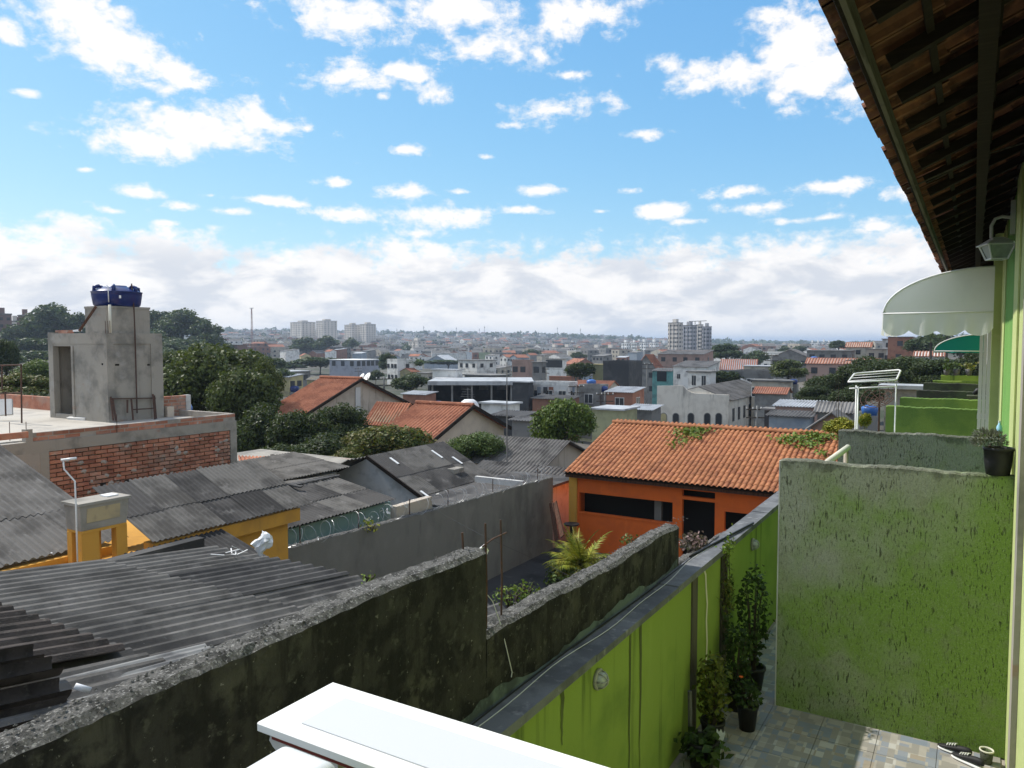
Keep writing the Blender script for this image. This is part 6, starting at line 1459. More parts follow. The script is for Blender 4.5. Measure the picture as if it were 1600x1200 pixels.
B('teal_front_house', 'house with a teal painted front under the red mansard', 'house', 1020, 1058, 579, 600, 140, 'w_teal', 'shed', 'r_sheet', .9, (1, 1, 1), ww=1.8, wh=1.8)
B('white_hall', 'white hall with small top windows and a grey side', 'building', 1054, 1122, 572, 612, 122, 'w_white', 'shed', 'r_sheet', 1.2, (3, 0, 1), wh=.7, ww=.5)
B('white_annex', 'small white annex in front of the white hall', 'building', 1076, 1117, 581, 616, 112, 'w_white', 'flat', 'r_slab', 1.1, (2, 0, 1), wh=1.4, ww=.6)
B('grey_terraces', 'grey row of terraces right of the spreading tree', 'house', 1148, 1212, 583, 606, 118, 'w_grey', 'parapet', 'r_slab', .8, (3, 1, 1))
B('cream_terrace', 'cream house with a wide flat roof behind the church hall', 'house', 1164, 1206, 572, 584, 150, 'w_cream', 'flat', 'r_metal', .8, (3, 1, 1))
B('balcony_house', 'dark roofed house with white balcony columns on the slope', 'house', 1208, 1268, 548, 574, 185, 'w_grey', 'gable', 'r_sheet', .8, (4, 1, 1), ridge='y')
B('orange_gable_house', 'tall house with a bright orange tiled roof above the trees', 'house', 1325, 1360, 536, 566, 190, 'w_cream', 'gable', 'r_tile', .9, (1, 1, 2))
B('cream_house', 'cream two window house beside the orange gable roof', 'house', 1357, 1384, 546, 562, 180, 'w_cream', 'flat', 'r_slab', .8, (2, 0, 1))
B('brick_tower_house', 'tall red brick house with a white edge below the awning', 'house', 1391, 1423, 527, 556, 170, 'brick_far', 'flat', 'r_slab', 1.2, (1, 0, 2))
B('white_tower_house', 'narrow white house against the red brick one', 'house', 1380, 1395, 530, 552, 178, 'w_white', 'flat', 'r_slab', .6, (1, 0, 2))
B('long_orange_roof', 'long low house with an orange tile roof along the slope', 'house', 1268, 1366, 561, 582, 140, 'w_pink', 'gable', 'r_tile', .35, (4, 0, 1), ridge='x')
B('grey_slope_house', 'grey terraced house above the long orange roof', 'house', 1266, 1330, 548, 566, 175, 'w_grey', 'flat', 'r_slab', .8, (4, 1, 1))
B('hidden_orange_roof', 'small white house with an orange roof among the dark trees', 'house', 1434, 1470, 550, 562, 140, 'w_white', 'gable', 'r_tile', .8, ridge='x')
B('pale_green_house', 'pale greenish house behind the red brick tower house', 'house', 1420, 1445, 532, 552, 185, 'w_green', 'flat', 'r_slab', .8, (1, 1, 1))
B('white_roof_shed', 'pink shed with a bright white metal roof', 'shed', 1216, 1284, 633, 652, 62, 'w_pink', 'shed', 'r_metal', .8)
B('pink_grey_roof_house', 'pink house with a grey roof behind the orange tiled ridge', 'house', 1272, 1334, 646, 690, 42, 'w_pink', 'gable', 'r_sheet', .9, ridge='y', rise=.8)
B('grey_roof_row', 'low grey roofs behind the drying rack', 'shed', 1282, 1335, 630, 648, 55, 'w_grey', 'gable', 'r_sheet', 1.1)
B('tarp_shed', 'dark shed with a blue tarpaulin front beside the church', 'shed', 1205, 1268, 648, 684, 55, 'w_blue', 'shed', 'r_sheet', .7)
B('dark_shelter', 'low dark shelter at the far end of the church hall', 'shed', 1196, 1232, 640, 672, 66, 'w_dark', 'flat', 'r_sheet', .8)
B('beige_slope_house', 'long beige low house left of the dark slope trees', 'house', 1178, 1240, 595, 612, 96, 'w_cream', 'flat', 'r_slab', .7, (3, 1, 1))
B('orange_strip_roof', 'low house with a thin orange roof beside the church roof', 'house', 1182, 1232, 606, 622, 84, 'w_grey', 'gable', 'r_tile', .8)
B('concrete_side_block', 'grey block with a pale roof on the slope by the party walls', 'building', 1388, 1438, 606, 640, 34, 'cement', 'flat', 'r_metal', .8)
B('grey_court_house', 'grey roofs between the round tree and the beige gable house', 'house', 800, 842, 655, 690, 56, 'w_grey', 'shed', 'r_sheet', .9)
B('white_truck_shed', 'white flat shed below the dark warehouse front', 'shed', 752, 812, 630, 648, 78, 'w_white', 'flat', 'r_metal', .6)
B('dark_roof_shed', 'dark roofed shed right of the beige gable roof', 'shed', 770, 836, 648, 668, 64, 'w_dark', 'shed', 'r_sheet', .7)
# tanks on roofs
GT = 'blue water tanks on the valley roofs'
for i, (px, py, D, r, m, lb) in enumerate(((1359, 640, 40, .42, 'tank_blue_pale', 'blue barrel tank beside the drying rack legs'), (685, 631, 90, .6, 'tank_blue', 'small blue tank beside the red brick shop'), (924, 597, 110, .7, 'tank_blue_pale', 'blue tank on the red roofed shed'), (460, 607, 148, .9, 'tank_blue', 'blue tank in front of the lime shop'), (932, 607, 101, .6, 'tank_blue', 'dark tank on the grey terrace, left one'), (943, 607, 101, .6, 'tank_blue', 'dark tank on the grey terrace, right one'), (1272, 560, 170, .8, 'tank_blue_pale', 'blue tank above the long orange roof'), (1240, 596, 95, .5, 'tank_blue', 'blue tank on the beige slope house'))):
    c = ad_(px, py, D); t = thing('roof_tank', lb, 'water tank', (c.x, c.y, c.z - r), GT); b = MB(); b.lathe((c.x, c.y, c.z - r * .7), [(0, 0), (r * .85, 0), (r, r * .9), (r * .9, r * 1.05), (r * .45, r * 1.25), (0, r * 1.3)], 16); b.part('body', m, t, True)
    MB().box(c.x - r, c.x + r, c.y - r, c.y + r, ground_z(c.x, c.y) - .5, c.z - r * .7).part('stand', 'w_grey', t)
c = ad_(733, 628, 47); t = thing('white_tank', 'white domed water tank on the beige gable house roof', 'water tank', (c.x, c.y, c.z - .5)); MB().lathe((c.x, c.y, c.z - .55), [(0, 0), (.6, 0), (.62, .3), (.5, .55), (.3, .7), (0, .72)], 20).part('body', 'white_metal', t, True)
# laundry
for i, px in enumerate((842, 852, 861, 868, 878, 885, 893)):
    c = ad_(px, 609, 110.5); b = MB(); w_ = random.uniform(.3, .5); b.slab([(c.x - w_, c.y, c.z - .5), (c.x + w_, c.y, c.z - .5), (c.x + w_, c.y, c.z + .4), (c.x - w_, c.y, c.z + .4)], .04)
    tag(b.part('laundry', ['w_blue', 'w_dark', 'r_tile', 'w_white', 'w_dark', 'w_pink', 'w_blue'][i]), ['blue cloth at the left end of the laundry line', 'dark cloth, second on the laundry line', 'red cloth on the laundry line', 'white cloth in the middle of the laundry line', 'dark cloth right of the white one on the line', 'pink cloth on the laundry line', 'blue cloth at the right end of the laundry line'][i], 'laundry', 'laundry on the white terrace')
# church hall
D = 88; e = ad_(1138, 674, D); yc = e.y; x1 = e.x; x0 = ay_(1026, 674, yc).x; yb = ax_(1198, 668, x1).y
ch = thing('church_hall', 'beige church hall with stepped curved front and five arched windows', 'church', ((x0 + x1) / 2, (yc + yb) / 2, -9))
zP = ay_(1138, 617, yc).z; zL = ay_(1026, 603, yc).z; zLr = ay_(1066, 603, yc).z
prof = [(x0, -9)] + [(x1, -9), (x1, zP)]
xa, xb2 = ay_(1085, 614, yc).x, ay_(1066, 603, yc).x
prof += [(xa, zP + .05)] + [(xa + (xb2 - xa) * f, zP + .05 + (zLr - zP) * (f ** 1.7)) for f in (.25, .5, .75, 1.0)] + [(x0, zL)]
b = MB(); n = len(prof); b.v = [(x, yc, z) for x, z in prof] + [(x, yc + .3, z) for x, z in prof]; b.f = [tuple(range(n)), tuple(range(2 * n - 1, n - 1, -1))] + [(i, n + i, n + (i + 1) % n, (i + 1) % n) for i in range(n)]; b.m = [0] * len(b.f); b.part('front_wall', 'church_wall', ch)
MB().box(x0 + .2, x1 - .01, yc + .31, yb, -9, zP - .6).part('wall', 'church_wall', ch)
xm = (x0 + x1) / 2 + .6
b = MB(); tri_prism(b, (x0 + .2, yc + .32, zP - .6), (x1 - .02, yc + .32, zP - .6), (xm, yc + .32, zP + .75), (0, yb - yc - .4, 0)); b.part('upper_wall', 'church_wall', ch)
roof_face(ch, [(x1 + .3, yc + .35, zP - .66), (x1 + .3, yb + .3, zP - .66), (xm, yb + .3, zP + .85), (xm, yc + .35, zP + .85)], 'r_sheet', .3)
roof_face(ch, [(x0 - .1, yb + .3, zP - .66), (x0 - .1, yc + .35, zP - .66), (xm, yc + .35, zP + .85), (xm, yb + .3, zP + .85)], 'r_sheet', .3)
b = MB(); b.bar((x1 + .3, yb + .31, zP - .6), (xm, yb + .31, zP + .93), .1, .25); b.part('gable_trim', 'w_white', ch)
for i, px in enumerate((1037, 1056, 1079.5, 1105, 1123)):
    a, c = ay_(px - 4.6, 672, yc), ay_(px + 4.6, 646, yc); w_ = (c.x - a.x) / 2; xc = (a.x + c.x) / 2; zt = c.z; za_ = zt - w_
    def archp(k, y): return [(xc - w_ * k, y, -8), (xc + w_ * k, y, -8)] + [(xc + w_ * k * math.cos(q), y, za_ + w_ * k * math.sin(q)) for q in np.linspace(0, math.pi, 11)]
    wn = MB(); P = archp(1, yc - .02); n = len(P); wn.v = P + archp(1, yc + .05); wn.f = [tuple(range(n))] + [(k, n + k, n + (k + 1) % n, (k + 1) % n) for k in range(n)]; wn.m = [0] * len(wn.f)
    wo = wn.part('window', 'win' if i else 'w_yellow', ch, label='ochre filled arched window' if i == 0 else None)
    fr = MB(); A_, B2 = archp(1.22, yc - .04), archp(1.0, yc - .04); n = len(A_); fr.v = A_ + B2 + [(x, y + .04, z) for x, y, z in A_] ; fr.f = [(k, k + 1, n + k + 1, n + k) for k in range(1, n - 1)] + [(0, n, 2 * n - 1, n - 1)] + [(k + 1, k, 2 * n + k, 2 * n + k + 1) for k in range(1, n - 1)]; fr.m = [0] * len(fr.f); fr.part('frame', 'w_grey', wo)
for i in range(7):
    y = yc + 2 + i * (yb - yc - 3) / 6.5; add_win(ch, x1 + .03, y, zP - 3.2, .7, 1.5, 'x')
mark(1026, 1198, 604, 680)
# utility poles, masts
def pole(label, px, py0, py1, D, arm=True, r=.13, group='poles standing in the valley'):
    a, c = ad_(px, py1, D), ad_(px, py0, D); t = thing('utility_pole', label, 'pole', (a.x, a.y, a.z), group)
    b = MB(); b.tube([(a.x, a.y, a.z), (a.x, a.y, c.z)], [r * 1.1, r * .7], 8); b.part('shaft', 'w_grey', t, True)
    if arm:
        for k in range(2): b = MB(); z = c.z - .35 - .8 * k; b.bar((a.x - .9, a.y - .5, z), (a.x + .9, a.y + .5, z), .12); b.part('crossarm', 'trunk', t)
        for k in (-1, -.4, .4, 1): b = MB(); b.lathe((a.x + .85 * k, a.y + .47 * k, c.z - .3), [(0, 0), (.07, 0), (.05, .1), (.07, .14), (0, .2)], 8); b.part('insulator', 'w_white', t)
pole('utility pole with two crossarms beside the church wall', 1182, 634, 690, 74)
pole('utility pole rising behind the streaked gable house', 600, 588, 612, 100)
pole('thin pole left of the rounded slope tree', 1205, 552, 600, 120, True, .1)
pole('slender pole in front of the slate house', 945, 612, 640, 92, True, .1)
def mast(label, px, py0, D, h0=None, r=.05, arms=0):
    c = ad_(px, py0, D); g0 = ground_z(c.x, c.y) if h0 is None else h0; t = thing('antenna_mast', label, 'antenna', (c.x, c.y, g0), 'antenna masts on the skyline')
    b = MB(); b.tube([(c.x, c.y, g0), c], [r * 1.6, r], 6); b.part('shaft', 'w_grey', t)
    for k in range(arms): b = MB(); b.bar((c.x - .5 - .1 * k, c.y, c.z - .15 - k * .22), (c.x + .5 + .1 * k, c.y, c.z - .15 - k * .22), .03); b.part('element', 'w_grey', t)
mast('tall thin television mast in front of the warehouse', 792, 566, 33, -3, .022, 0)
mast('television antenna with crossbars before the warehouse', 731, 606, 70, None, .03, 4)
c = ad_(393, 481, 900); t = thing('lattice_tower', 'red and white lattice tower on the ridge left of the slab blocks', 'tower', (c.x, c.y, ground_z(c.x, c.y)))
zg_ = ground_z(c.x, c.y); b = MB()
for sx, sy in ((-1, -1), (1, -1), (1, 1), (-1, 1)): b.tube([(c.x + sx * .9, c.y + sy * .9, zg_), (c.x + sx * .35, c.y + sy * .35, c.z)], .22, 4)
for k in range(9):
    z = zg_ + (c.z - zg_) * k / 8; w_ = .9 - .55 * k / 8; b.box(c.x - w_, c.x + w_, c.y - w_, c.y + w_, z - .12, z + .12)
b.part('shaft', 'r_tile', t); MB().box(c.x - 1.8, c.x + 1.8, c.y - 1.8, c.y + 1.8, c.z - .8, c.z).part('head', 'w_white', t)
for i, px in enumerate((431, 588, 620, 662, 713, 749, 757, 871, 907)):
    c = ad_(px, 509 + (i % 3) * 2, 2300); t = thing('ridge_mast', ['thin mast on the hazy ridge, left of the first slab pair', 'thin mast on the ridge just right of the second slab pair', 'ridge mast, third from the left', 'ridge mast, fourth from the left', 'ridge mast above the warehouse roof boards', 'thin ridge mast, left of a close pair', 'thin ridge mast, right of a close pair', 'ridge mast above the beige apartment row', 'rightmost thin mast on the hazy ridge'][i], 'antenna', (c.x, c.y, ground_z(c.x, c.y)), 'thin masts on the hazy ridge')
    b = MB(); g0 = ground_z(c.x, c.y); b.tube([(c.x, c.y, g0), c], [.8, .5], 5); b.part('shaft', 'w_grey', t); b = MB(); b.box(c.x - 1.2, c.x + 1.2, c.y - 1.2, c.y + 1.2, c.z - 6, c.z - 4); b.part('head', 'w_grey', t)

# apartment slabs and towers
def tower(label, px0, px1, py0, py1, D, m, q=.5, ncol=6, crown_=True, group=None, rot=None, balc=False):
    c = ad_((px0 + px1) / 2, py1, D); zt = ad_((px0 + px1) / 2, py0, D).z; W = (px1 - px0) * D / 1200; zb = min(c.z, ground_z(c.x, c.y)) - 2
    t = thing('apartment_block', label, 'apartment block', (c.x, c.y, zb), group); A = abs(math.atan2(-c.x, c.y)) + R(22); w = W * 1.03 / (math.cos(A) + q * math.sin(A)); d = w * q; t.rotation_euler = (0, 0, R(-22)); x0, x1, y0, y1 = c.x - w / 2, c.x + w / 2, c.y - d / 2, c.y + d / 2
    MB().box(x0, x1, y0, y1, zb, zt).part('body', m, t); MB().box(x0 + w * .3, x1 - w * .3, y0 + d * .3, y1 - d * .3, zt, zt + 3).part('roof_house', m, t)
    MB().box(x0 - .2, x1 + .2, y0 - .2, y1 + .2, zt, zt + .5).part('roof', 'r_slab', t)
    fl = int((zt - zb - 3) / 3); b = MB()
    nx, ny = ncol, max(2, int(ncol * q))
    for f in range(fl):
        z = zt - 2.4 - 3 * f
        for i in range(nx): xx = x0 + w * (i + .5) / nx; b.box(xx - .6, xx + .6, y0 - .05, y0 + .2, z, z + 1.3)
        for i in range(ny): yy = y0 + d * (i + .5) / ny; b.box(x1 - .2, x1 + .05, yy - .6, yy + .6, z, z + 1.3)
    b.part('windows', 'win', t, kind='stuff')
    b = MB()
    for i in range(nx // 2): xx = x0 + w * (2 * i + 1) / nx; b.box(xx - .3, xx + .3, y0 - .5, y0 - .06, zb, zt - .4)
    for i in range(max(1, ny // 2)): yy = y0 + d * (2 * i + 1) / max(2, ny); b.box(x1 + .06, x1 + .5, yy - .3, yy + .3, zb, zt - .4)
    b.part('piers', m, t); mark(px0, px1, py0, py1); return t
GA_ = 'apartment blocks on the skyline'
for a in (('left part of the first pair of pale slab blocks on the ridge', 455, 492, 504, 532, 1150, 'tower_beige', .5, 9), ('right and taller part of the first pair of pale slab blocks', 495, 526, 502, 533, 1120, 'tower_beige', .8, 6),
          ('left part of the second pair of slab blocks', 539, 563, 508, 538, 1080, 'tower_beige', .6, 6), ('right part of the second pair of slab blocks', 563, 587, 507, 539, 1060, 'tower_beige', .8, 5),
          ('lone beige block with dark window stripes in the valley', 639, 665, 533, 552, 760, 'tower_beige', .5, 5),
          ('pale tower, leftmost of the tall grey tower group', 1044, 1066, 505, 552, 560, 'tower_beige', .8, 5), ('second grey tower of the tall group', 1066, 1088, 509, 552, 580, 'tower_grey', .8, 5), ('third grey tower of the tall group, with a crane arm', 1088, 1098, 508, 550, 600, 'tower_beige', .8, 3), ('rightmost grey tower of the tall group', 1097, 1111, 511, 550, 590, 'tower_grey', .8, 4),
          ('low beige apartment row, left half', 857, 876, 543, 558, 700, 'tower_beige', .5, 5), ('low beige apartment row, right half', 877, 896, 543, 558, 710, 'tower_beige', .5, 5),
          ('beige apartment row nearer the middle, left block', 922, 943, 544, 559, 660, 'tower_beige', .5, 5), ('beige apartment row nearer the middle, right block', 944, 964, 544, 559, 670, 'tower_beige', .5, 5),
          ('white tall apartment block, left of its row', 971, 984, 536, 554, 720, 'tower_white', .7, 3), ('white tall apartment block, second of its row', 986, 995, 536, 553, 730, 'tower_white', .7, 3), ('white tall apartment block, third of its row', 1000, 1013, 535, 553, 720, 'tower_white', .7, 3), ('white tall apartment block, last of its row', 1015, 1029, 535, 553, 740, 'tower_white', .7, 3),
          ('far pale tower above the slope houses, left', 1266, 1272, 536, 546, 800, 'tower_white', .7, 2), ('far pale tower above the slope houses, second', 1275, 1281, 536, 546, 820, 'tower_white', .7, 2), ('far pale tower above the slope houses, third', 1284, 1290, 535, 546, 810, 'tower_white', .7, 2), ('far pale tower above the slope houses, right', 1292, 1298, 536, 546, 830, 'tower_white', .7, 2),
          ('far left brown brick apartment block cut by the picture edge', -12, 16, 492, 530, 330, 'tower_brick', .8, 4), ('brown brick apartment block beside the wooded hill', 31, 49, 494, 530, 340, 'tower_brick', .8, 3), ('low block between the two brown brick ones', 16, 32, 503, 530, 380, 'tower_beige', .6, 3)):
    tower(*a, group=GA_)
c = ad_(1094, 507, 600); b = MB(); b.tube([c + Vector((-4, 0, -2)), c + Vector((-4, 0, 2.5))], .3, 5); b.bar(c + Vector((-9, 0, 2.5)), c + Vector((5, 0, 2.8)), .5)
tag(b.part('crane', 'w_grey'), 'small crane arm on top of the grey towers', 'crane')
B('wine_block', 'dark wine red block at the foot of the wooded hill', 'building', 347, 384, 539, 553, 340, 'tower_brick', 'flat', 'r_slab', .5)
B('factory_roof', 'long white factory roof in the hazy valley', 'factory', 690, 728, 552, 560, 470, 'w_white', 'flat', 'r_metal', .5)
B('blue_factory', 'pale blue factory hall in the valley', 'factory', 663, 720, 557, 570, 390, 'w_blue', 'gable', 'r_metal', .6, ridge='y')

# ------------------------------------------------------------------ houses packed over the valley, nearest first, only those the view can show
WN = [('w_white', 'white'), ('w_cream', 'cream'), ('w_grey', 'grey'), ('w_brick', 'bare brick'), ('w_grey', 'grey'), ('w_pink', 'pink'), ('w_white', 'white'), ('w_yellow', 'yellow'), ('w_blue', 'pale blue'), ('w_green', 'pale green'), ('w_cream', 'cream')]
RN = [('flat', 'r_slab', 'flat concrete roof'), ('gable', 'r_sheet', 'grey sheet roof'), ('gable', 'r_tile', 'red tile roof'), ('shed', 'r_sheet', 'sloping grey roof'), ('parapet', 'r_slab', 'parapet roof'), ('shed', 'r_metal', 'pale metal roof'), ('gable', 'r_tile', 'red tile roof')]
def zone(px, D):
    if px < 455: z = 'left of the first slab pair'
    elif px < 540: z = 'below the first slab pair'
    elif px < 640: z = 'below the second slab pair'
    elif px < 760: z = 'behind the warehouse'
    elif px < 860: z = 'right of the warehouse'
    elif px < 1000: z = 'below the white apartment row'
    elif px < 1120: z = 'around the grey towers'
    elif px < 1300: z = 'right of the grey towers'
    else: z = 'on the slope by the terrace house'
    return z, ('near ' if D < 200 else 'mid valley ' if D < 420 else 'far hazy ')
nh = 0; tries = []; NAMED = []
LMK = [((a[3] + a[4]) / 2, (a[5] + a[6]) / 2, a[0].replace('_', ' ')) for a, k in SPEC] + [(490, 518, 'first slab pair'), (563, 522, 'second slab pair'), (1077, 528, 'grey tower group'), (886, 550, 'beige apartment row'), (1000, 544, 'white apartment row'), (1112, 640, 'church hall'), (750, 615, 'warehouse'), (563, 610, 'streaked gable')]
def near_name(px, py):
    L = min(LMK, key=lambda l: math.hypot(l[0] - px, 2.2 * (l[1] - py))); dx, dy = px - L[0], 2.2 * (py - L[1])
    return ('left of' if dx < 0 else 'right of') if abs(dx) > abs(dy) else ('behind' if dy < 0 else 'in front of'), L[2]
def settle():
    G = {}
    for o, px, py, what, grp in NAMED: G.setdefault((what,) + near_name(px, py), []).append((px, o))
    W = {1: [''], 2: [', the left one', ', the right one'], 3: [', left one of three', ', middle one of three', ', right one of three'], 4: [', leftmost of four', ', second from left of four', ', third from left of four', ', rightmost of four']}
    for n in range(5, 10): W[n] = [', leftmost'] + [f', {k} from the left' for k in ('second', 'third', 'fourth', 'fifth', 'sixth', 'seventh', 'eighth')][:n - 2] + [', rightmost']
    for (what, pos, L), m in G.items():
        m.sort(key=lambda t: t[0])
        for i, (_, o) in enumerate(m): o['label'] = f'{what} {pos} the {L}' + (W[len(m)][i] if len(m) in W else f', number {i + 1} counted from the left')
        for _, o in m:
            if len(o['label'].split()) > 16: o['label'] = o['label'].replace('mid valley ', '').replace('far hazy ', 'far ').replace(' concrete', '')
            if len(o['label'].split()) > 16: o['label'] = o['label'].replace('with red tile roof', 'red tiled').replace('with sloping grey roof', 'grey roofed').replace('with pale metal roof', 'metal roofed').replace('with grey sheet roof', 'sheet roofed').replace('with parapet roof', 'parapet').replace('with flat roof', 'flat roofed')
            if len(o['label'].split()) > 16: o['label'] = o['label'].replace('far ', '').replace('near ', '').replace(', third from left of four', ', third of four').replace(', second from left of four', ', second of four').replace(' with ', ' ')
hr = random.Random(5)
for D in np.geomspace(85, 1000, 64):
    px = 380 + hr.uniform(0, 30)
    while px < 1540:
        tries.append((float(D) * hr.uniform(.97, 1.03), px)); px += 1200 / D * hr.uniform(9, 17)
for D, px in tries:
    if nh >= 285: break
    w = hr.uniform(6, 11) * 1200 / D; h = hr.choice((3.4, 3.6, 4.2, 6.2, 6.6, 7.4)); c = ad_(px, 600, D); g = ground_z(c.x, c.y)
    pyb = 535 - (g - 3.4) * 1200 / D; pyt = 535 - (g + h - 3.4) * 1200 / D
    if pyb > 720 or px < 370: continue
    a, b_ = int(pyt / 4), max(int(pyt / 4) + 1, int(pyb / 4)); x0, x1 = int((px - w / 2) / 4), int((px + w / 2) / 4) + 1
    reg = CV[a:b_, x0:x1]
    if reg.size == 0 or (~reg).mean() < .45 or (~reg[:max(1, (b_ - a) // 2)]).mean() < .5: continue
    wmn, wn = hr.choice(WN); rf, rmn, rn = hr.choice(RN)
    zn, dn = zone(px, D); nw = (0, 0, 0) if D > 430 else (hr.choice((2, 2, 3)), hr.choice((1, 1, 2)), 2 if h > 6 else 1)
    name = {'flat': 'flat_roof_house', 'gable': 'gabled_house', 'shed': 'lean_roof_house', 'parapet': 'parapet_house'}[rf]
    t, _ = block(name, f'{dn}{wn} house with {rn} {zn}', 'house', px - w / 2, px + w / 2, pyt, pyb, D, wmn, rf, rmn, hr.uniform(.8, 1.4), nw, 'houses packed across the valley', ridge=hr.choice('xy'), over=.2, framed=False)
    t.rotation_euler = (0, 0, R(hr.choice((0, -8, -16, -22, -28, 12))))
    NAMED.append((t, px, (pyt + pyb) / 2, f'{dn}{wn} house with {rn}', ''))
    if rf in ('flat', 'parapet') and D < 480 and hr.random() < .45:
        bx = t['box']; qx, qy, qz = t.location.x + hr.uniform(-.8, .8), t.location.y + hr.uniform(-.8, .8), bx[5] + .14
        k = thing('roof_tank', 'tank', 'water tank', (qx, qy, qz), 'water tanks on the valley houses'); r_ = hr.uniform(.55, .8)
        MB().box(qx - r_ * .9, qx + r_ * .9, qy - r_ * .9, qy + r_ * .9, qz, qz + .35).part('stand', 'w_grey', k)
        b = MB(); b.lathe((qx, qy, qz + .35), [(0, 0), (r_ * .85, 0), (r_, r_ * .9), (r_ * .9, r_ * 1.05), (r_ * .45, r_ * 1.25), (0, r_ * 1.3)], 12); b.part('body', hr.choice(('tank_blue', 'tank_blue_pale', 'tank_blue', 'w_grey')), k, True)
        NAMED.append((k, px, pyt, 'small water tank on a flat roof', ''))
    mark(px - w / 2, px + w / 2, pyt, pyb); nh += 1
print('valley houses', nh)
# trees scattered between them
nt_ = 0
for k in range(900):
    D = 10 ** hr.uniform(2.1, 2.95); px = hr.uniform(385, 1530); c = ad_(px, 600, D); g = ground_z(c.x, c.y); r = hr.uniform(2.5, 4.5); h = hr.uniform(2.2, 3.4)
    pyc = 535 - (g + h + 1.5 - 3.4) * 1200 / D; rx = r * 1200 / D; ry = h * 1200 / D
    reg = CV[int((pyc - ry) / 4):int((pyc) / 4) + 1, int((px - rx) / 4):int((px + rx) / 4) + 1]
    if reg.size == 0 or reg[0].mean() > .35 or reg.mean() > .8: continue
    zn, dn = zone(px, D); NAMED.append((tree('tree', px, pyc, rx, ry, D, 'far' if D > 220 else 'mid', 'leaf_far', 'trees between the valley houses', 1 + k % 3), px, pyc, f'{dn}green tree', '')); nt_ += 1
    mark(px - rx * .7, px + rx * .7, pyc - ry * .7, pyc + ry)
    if nt_ >= 130: break
settle(); print('valley trees', nt_)

# ------------------------------------------------------------------ the far hillsides: too many to count
def hill_mass():
    mats_ = ['w_white', 'w_cream', 'w_grey', 'w_brick', 'w_pink', 'r_slab', 'r_sheet', 'r_tile', 'w_dark']
    b = MB(); r = np.random.default_rng(3); n = 0
    for D in np.concatenate([np.geomspace(520, 3300, 95)]):
        px = 330 + r.uniform(0, 10); step = 1200 / D * 12
        while px < 1545:
            DD = D * r.uniform(.98, 1.02); c = ad_(px, 560, DD); g = ground_z(c.x, c.y); w = r.uniform(3.5, 7); d = r.uniform(3.5, 7); h = r.choice([3, 3.5, 4, 6.5, 7, 9]) * r.uniform(.9, 1.1)
            px += step * r.uniform(.7, 2.0)
            if D < 900 and r.uniform() < .35: continue
            if D > 1500 and (px > 1110 and r.uniform() < .75): continue
            wi = int(r.choice([0, 0, 1, 1, 2, 2, 2, 3, 4])); a = r.uniform(0, 1.57); ca, sa = math.cos(a), math.sin(a)
            P = [(c.x + ca * x - sa * y, c.y + sa * x + ca * y) for x, y in ((-w, -d), (w, -d), (w, d), (-w, d))]
            b.cur = wi; o = len(b.v); b.v += [(x, y, g - 3) for x, y in P] + [(x, y, g + h) for x, y in P]
            b.f += [(o, o + 1, o + 5, o + 4), (o + 1, o + 2, o + 6, o + 5), (o + 2, o + 3, o + 7, o + 6), (o + 3, o, o + 4, o + 7)]; b.m += [wi] * 4
            rk = r.uniform()
            if rk < .55: b.f.append((o + 4, o + 5, o + 6, o + 7)); b.m.append(5)
            else:
                mi = 7 if rk > .92 else 6; m1 = [(P[0][k] + P[3][k]) / 2 for k in (0, 1)]; m2 = [(P[1][k] + P[2][k]) / 2 for k in (0, 1)]
                b.v += [(*m1, g + h + 1.8), (*m2, g + h + 1.8)]; b.f += [(o + 4, o + 5, o + 9, o + 8), (o + 6, o + 7, o + 8, o + 9)]; b.m += [mi, mi]
                b.f += [(o + 7, o + 4, o + 8), (o + 5, o + 6, o + 9)]; b.m += [wi, wi]
            if D < 1500:      # dark openings on the walls turned to the town
                for s in (0, 1, 2, 3):
                    p, q = P[s], P[(s + 1) % 4]; nx, ny = (q[1] - p[1]), -(q[0] - p[0]); l = math.hypot(nx, ny); nx, ny = nx / l * .1, ny / l * .1
                    for f in (.3, .7):
                        for zz in np.arange(1.0, h - 1.2, 3.0):
                            o2 = len(b.v); e = .8 / l
                            b.v += [(p[0] + (q[0] - p[0]) * (f + t_) + nx, p[1] + (q[1] - p[1]) * (f + t_) + ny, g + zz + u_) for t_, u_ in ((-e, 0), (e, 0), (e, 1.3), (-e, 1.3))]; b.f.append((o2, o2 + 1, o2 + 2, o2 + 3)); b.m.append(8)
            n += 1
    o = b.part('hillside_houses', mats_, kind='stuff'); print('hill houses', n); return o
hill_mass()
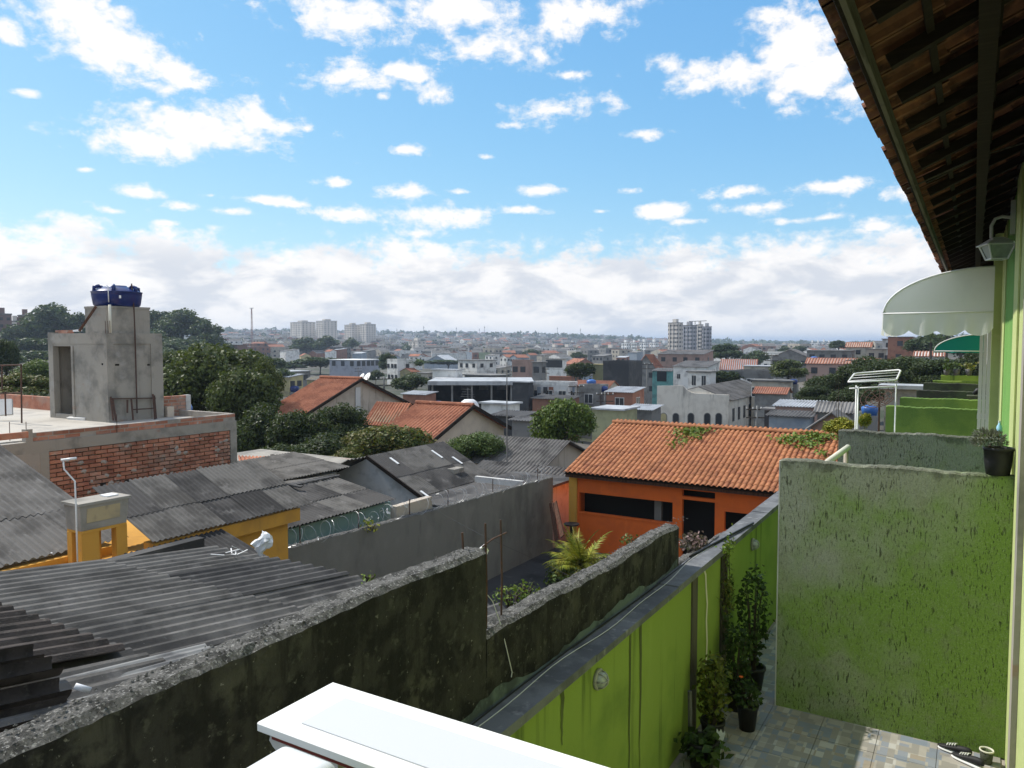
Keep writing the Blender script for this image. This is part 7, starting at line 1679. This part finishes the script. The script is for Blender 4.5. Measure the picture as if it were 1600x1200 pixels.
def hill_trees():
    r = np.random.default_rng(9); V = []; 
    for k in range(2600):
        D = 10 ** r.uniform(2.85, 3.55); px = r.uniform(-60, 1560)
        if px < 330: D = 10 ** r.uniform(2.7, 3.4)
        c = ad_(px, 560, D); g = ground_z(c.x, c.y); R_ = r.uniform(3, 6) * (1 + (D > 1800) * .8); m = 34
        d = r.normal(size=(m, 3)); d /= np.linalg.norm(d, axis=1)[:, None]; p = d * np.array([R_, R_, R_ * .8]) * r.uniform(.7, 1, (m, 1)) + np.array([c.x, c.y, g + R_ * .8])
        add_leaves(V, None, p, d, R_ * .38, .5)
    for k in range(1500):      # woods on the farther ridge to the right
        D = 10 ** r.uniform(3.2, 3.75); px = r.uniform(1080, 1560); c = ad_(px, 560, D); g = ground_z(c.x, c.y); R_ = r.uniform(6, 12); m = 26
        d = r.normal(size=(m, 3)); d /= np.linalg.norm(d, axis=1)[:, None]; p = d * np.array([R_, R_, R_ * .6]) + np.array([c.x, c.y, g + R_ * .4]); add_leaves(V, None, p, d, R_ * .45, .5)
    V = np.concatenate(V); nq = len(V) // 4; me = bpy.data.meshes.new('hillside_trees'); me.vertices.add(len(V)); me.vertices.foreach_set('co', V.astype(np.float32).ravel()); me.loops.add(nq * 4); me.loops.foreach_set('vertex_index', np.arange(nq * 4, dtype=np.int32)); me.polygons.add(nq); me.polygons.foreach_set('loop_start', np.arange(0, nq * 4, 4, dtype=np.int32)); me.materials.append(MATS['leaf_far']); me.update(); me.validate()
    link('hillside_trees', me, kind='stuff')
hill_trees()
def hills():
    """the last blue ranges behind the town, right half of the view and on round"""
    b = MB(); n = 160
    for ring_, (r, zt) in enumerate(((5200, 8), (7000, 25))):
        pass
    for i in range(n + 1):
        a = -1.2 + 2.4 * i / n; r = 5200 + 500 * math.sin(i * .3); z = 2 + 9 * math.sin(i * .21) + 6 * math.sin(i * .57 + 1) + 3 * math.sin(i * 1.3)
        x, y = r * math.sin(a), r * math.cos(a); b.v += [(x, y, -80), (x, y, z), (x * 1.25, y * 1.25, -80)]
    for i in range(n): b.f += [(3 * i, 3 * i + 3, 3 * i + 4, 3 * i + 1), (3 * i + 1, 3 * i + 4, 3 * i + 5, 3 * i + 2)]; b.m += [0, 0]
    struct(b.part('hills', 'leaf_far', smooth=True))
hills()
# overhead wires
def wire(label, pts, r=.02):
    b = MB(); P = []
    for (a, c) in zip(pts, pts[1:]):
        for k in range(9): f = k / 8; P.append(a.lerp(c, f) - Vector((0, 0, 1)) * (4 * f * (1 - f)) * (c - a).length * .02)
    b.tube(P, r, 4); tag(b.part('overhead_wire', 'cable_black'), label, 'wire')
wire('overhead wire sagging behind the orange house ridge', [ad_(1100, 668, 60), ad_(1330, 664, 50)], .018)
wire('overhead wire crossing in front of the warehouse', [ad_(600, 622, 100), ad_(880, 626, 100)], .025)
wire('wires along the street before the church hall', [ad_(1182, 640, 74), ad_(1330, 668, 50)], .02)

for i, (px, py0, D, lb) in enumerate(((700, 578, 150, 'pole among the houses behind the warehouse boards'), (850, 574, 150, 'pole between the pink house and the glazed house'), (1010, 566, 135, 'pole by the mansard house'), (1150, 578, 120, 'pole at the grey terraces'), (1240, 565, 110, 'pole before the balcony house'), (1330, 560, 130, 'pole under the orange gable house'), (560, 574, 210, 'pole in front of the lavender block'), (900, 600, 100, 'pole at the laundry house end'))):
    g0 = ground_at_px(px, D); pole('thin ' + lb, px, py0, 535 - (g0 - 3.4) * 1200 / D, D, True, .10, 'thin poles among the valley houses')
wire('wires strung between poles across the valley houses', [ad_(700, 580, 150), ad_(850, 576, 150), ad_(1010, 568, 135), ad_(1150, 580, 120)], .03)
wire('wires strung along the slope before the balcony house', [ad_(1150, 582, 120), ad_(1240, 567, 110), ad_(1330, 562, 130)], .03)
# ------------------------------------------------------------------ air
def haze():
    m = bpy.data.materials.new('air'); m.use_nodes = True; g = NT(m.node_tree); g.n.remove(g.n['Principled BSDF'])
    v = g.n.new('ShaderNodeVolumePrincipled'); v.inputs['Color'].default_value = (.66, .80, 1.0, 1); v.inputs['Density'].default_value = .00022; v.inputs['Density Attribute'].default_value = ''; v.inputs['Anisotropy'].default_value = .2
    g.l.new(v.outputs[0], g.n['Material Output'].inputs['Volume']); MATS['air'] = m
    b = MB(); b.box(-14500, 14500, -14500, 14500, -90, 60); b.part('haze', 'air', kind='stuff')
haze()
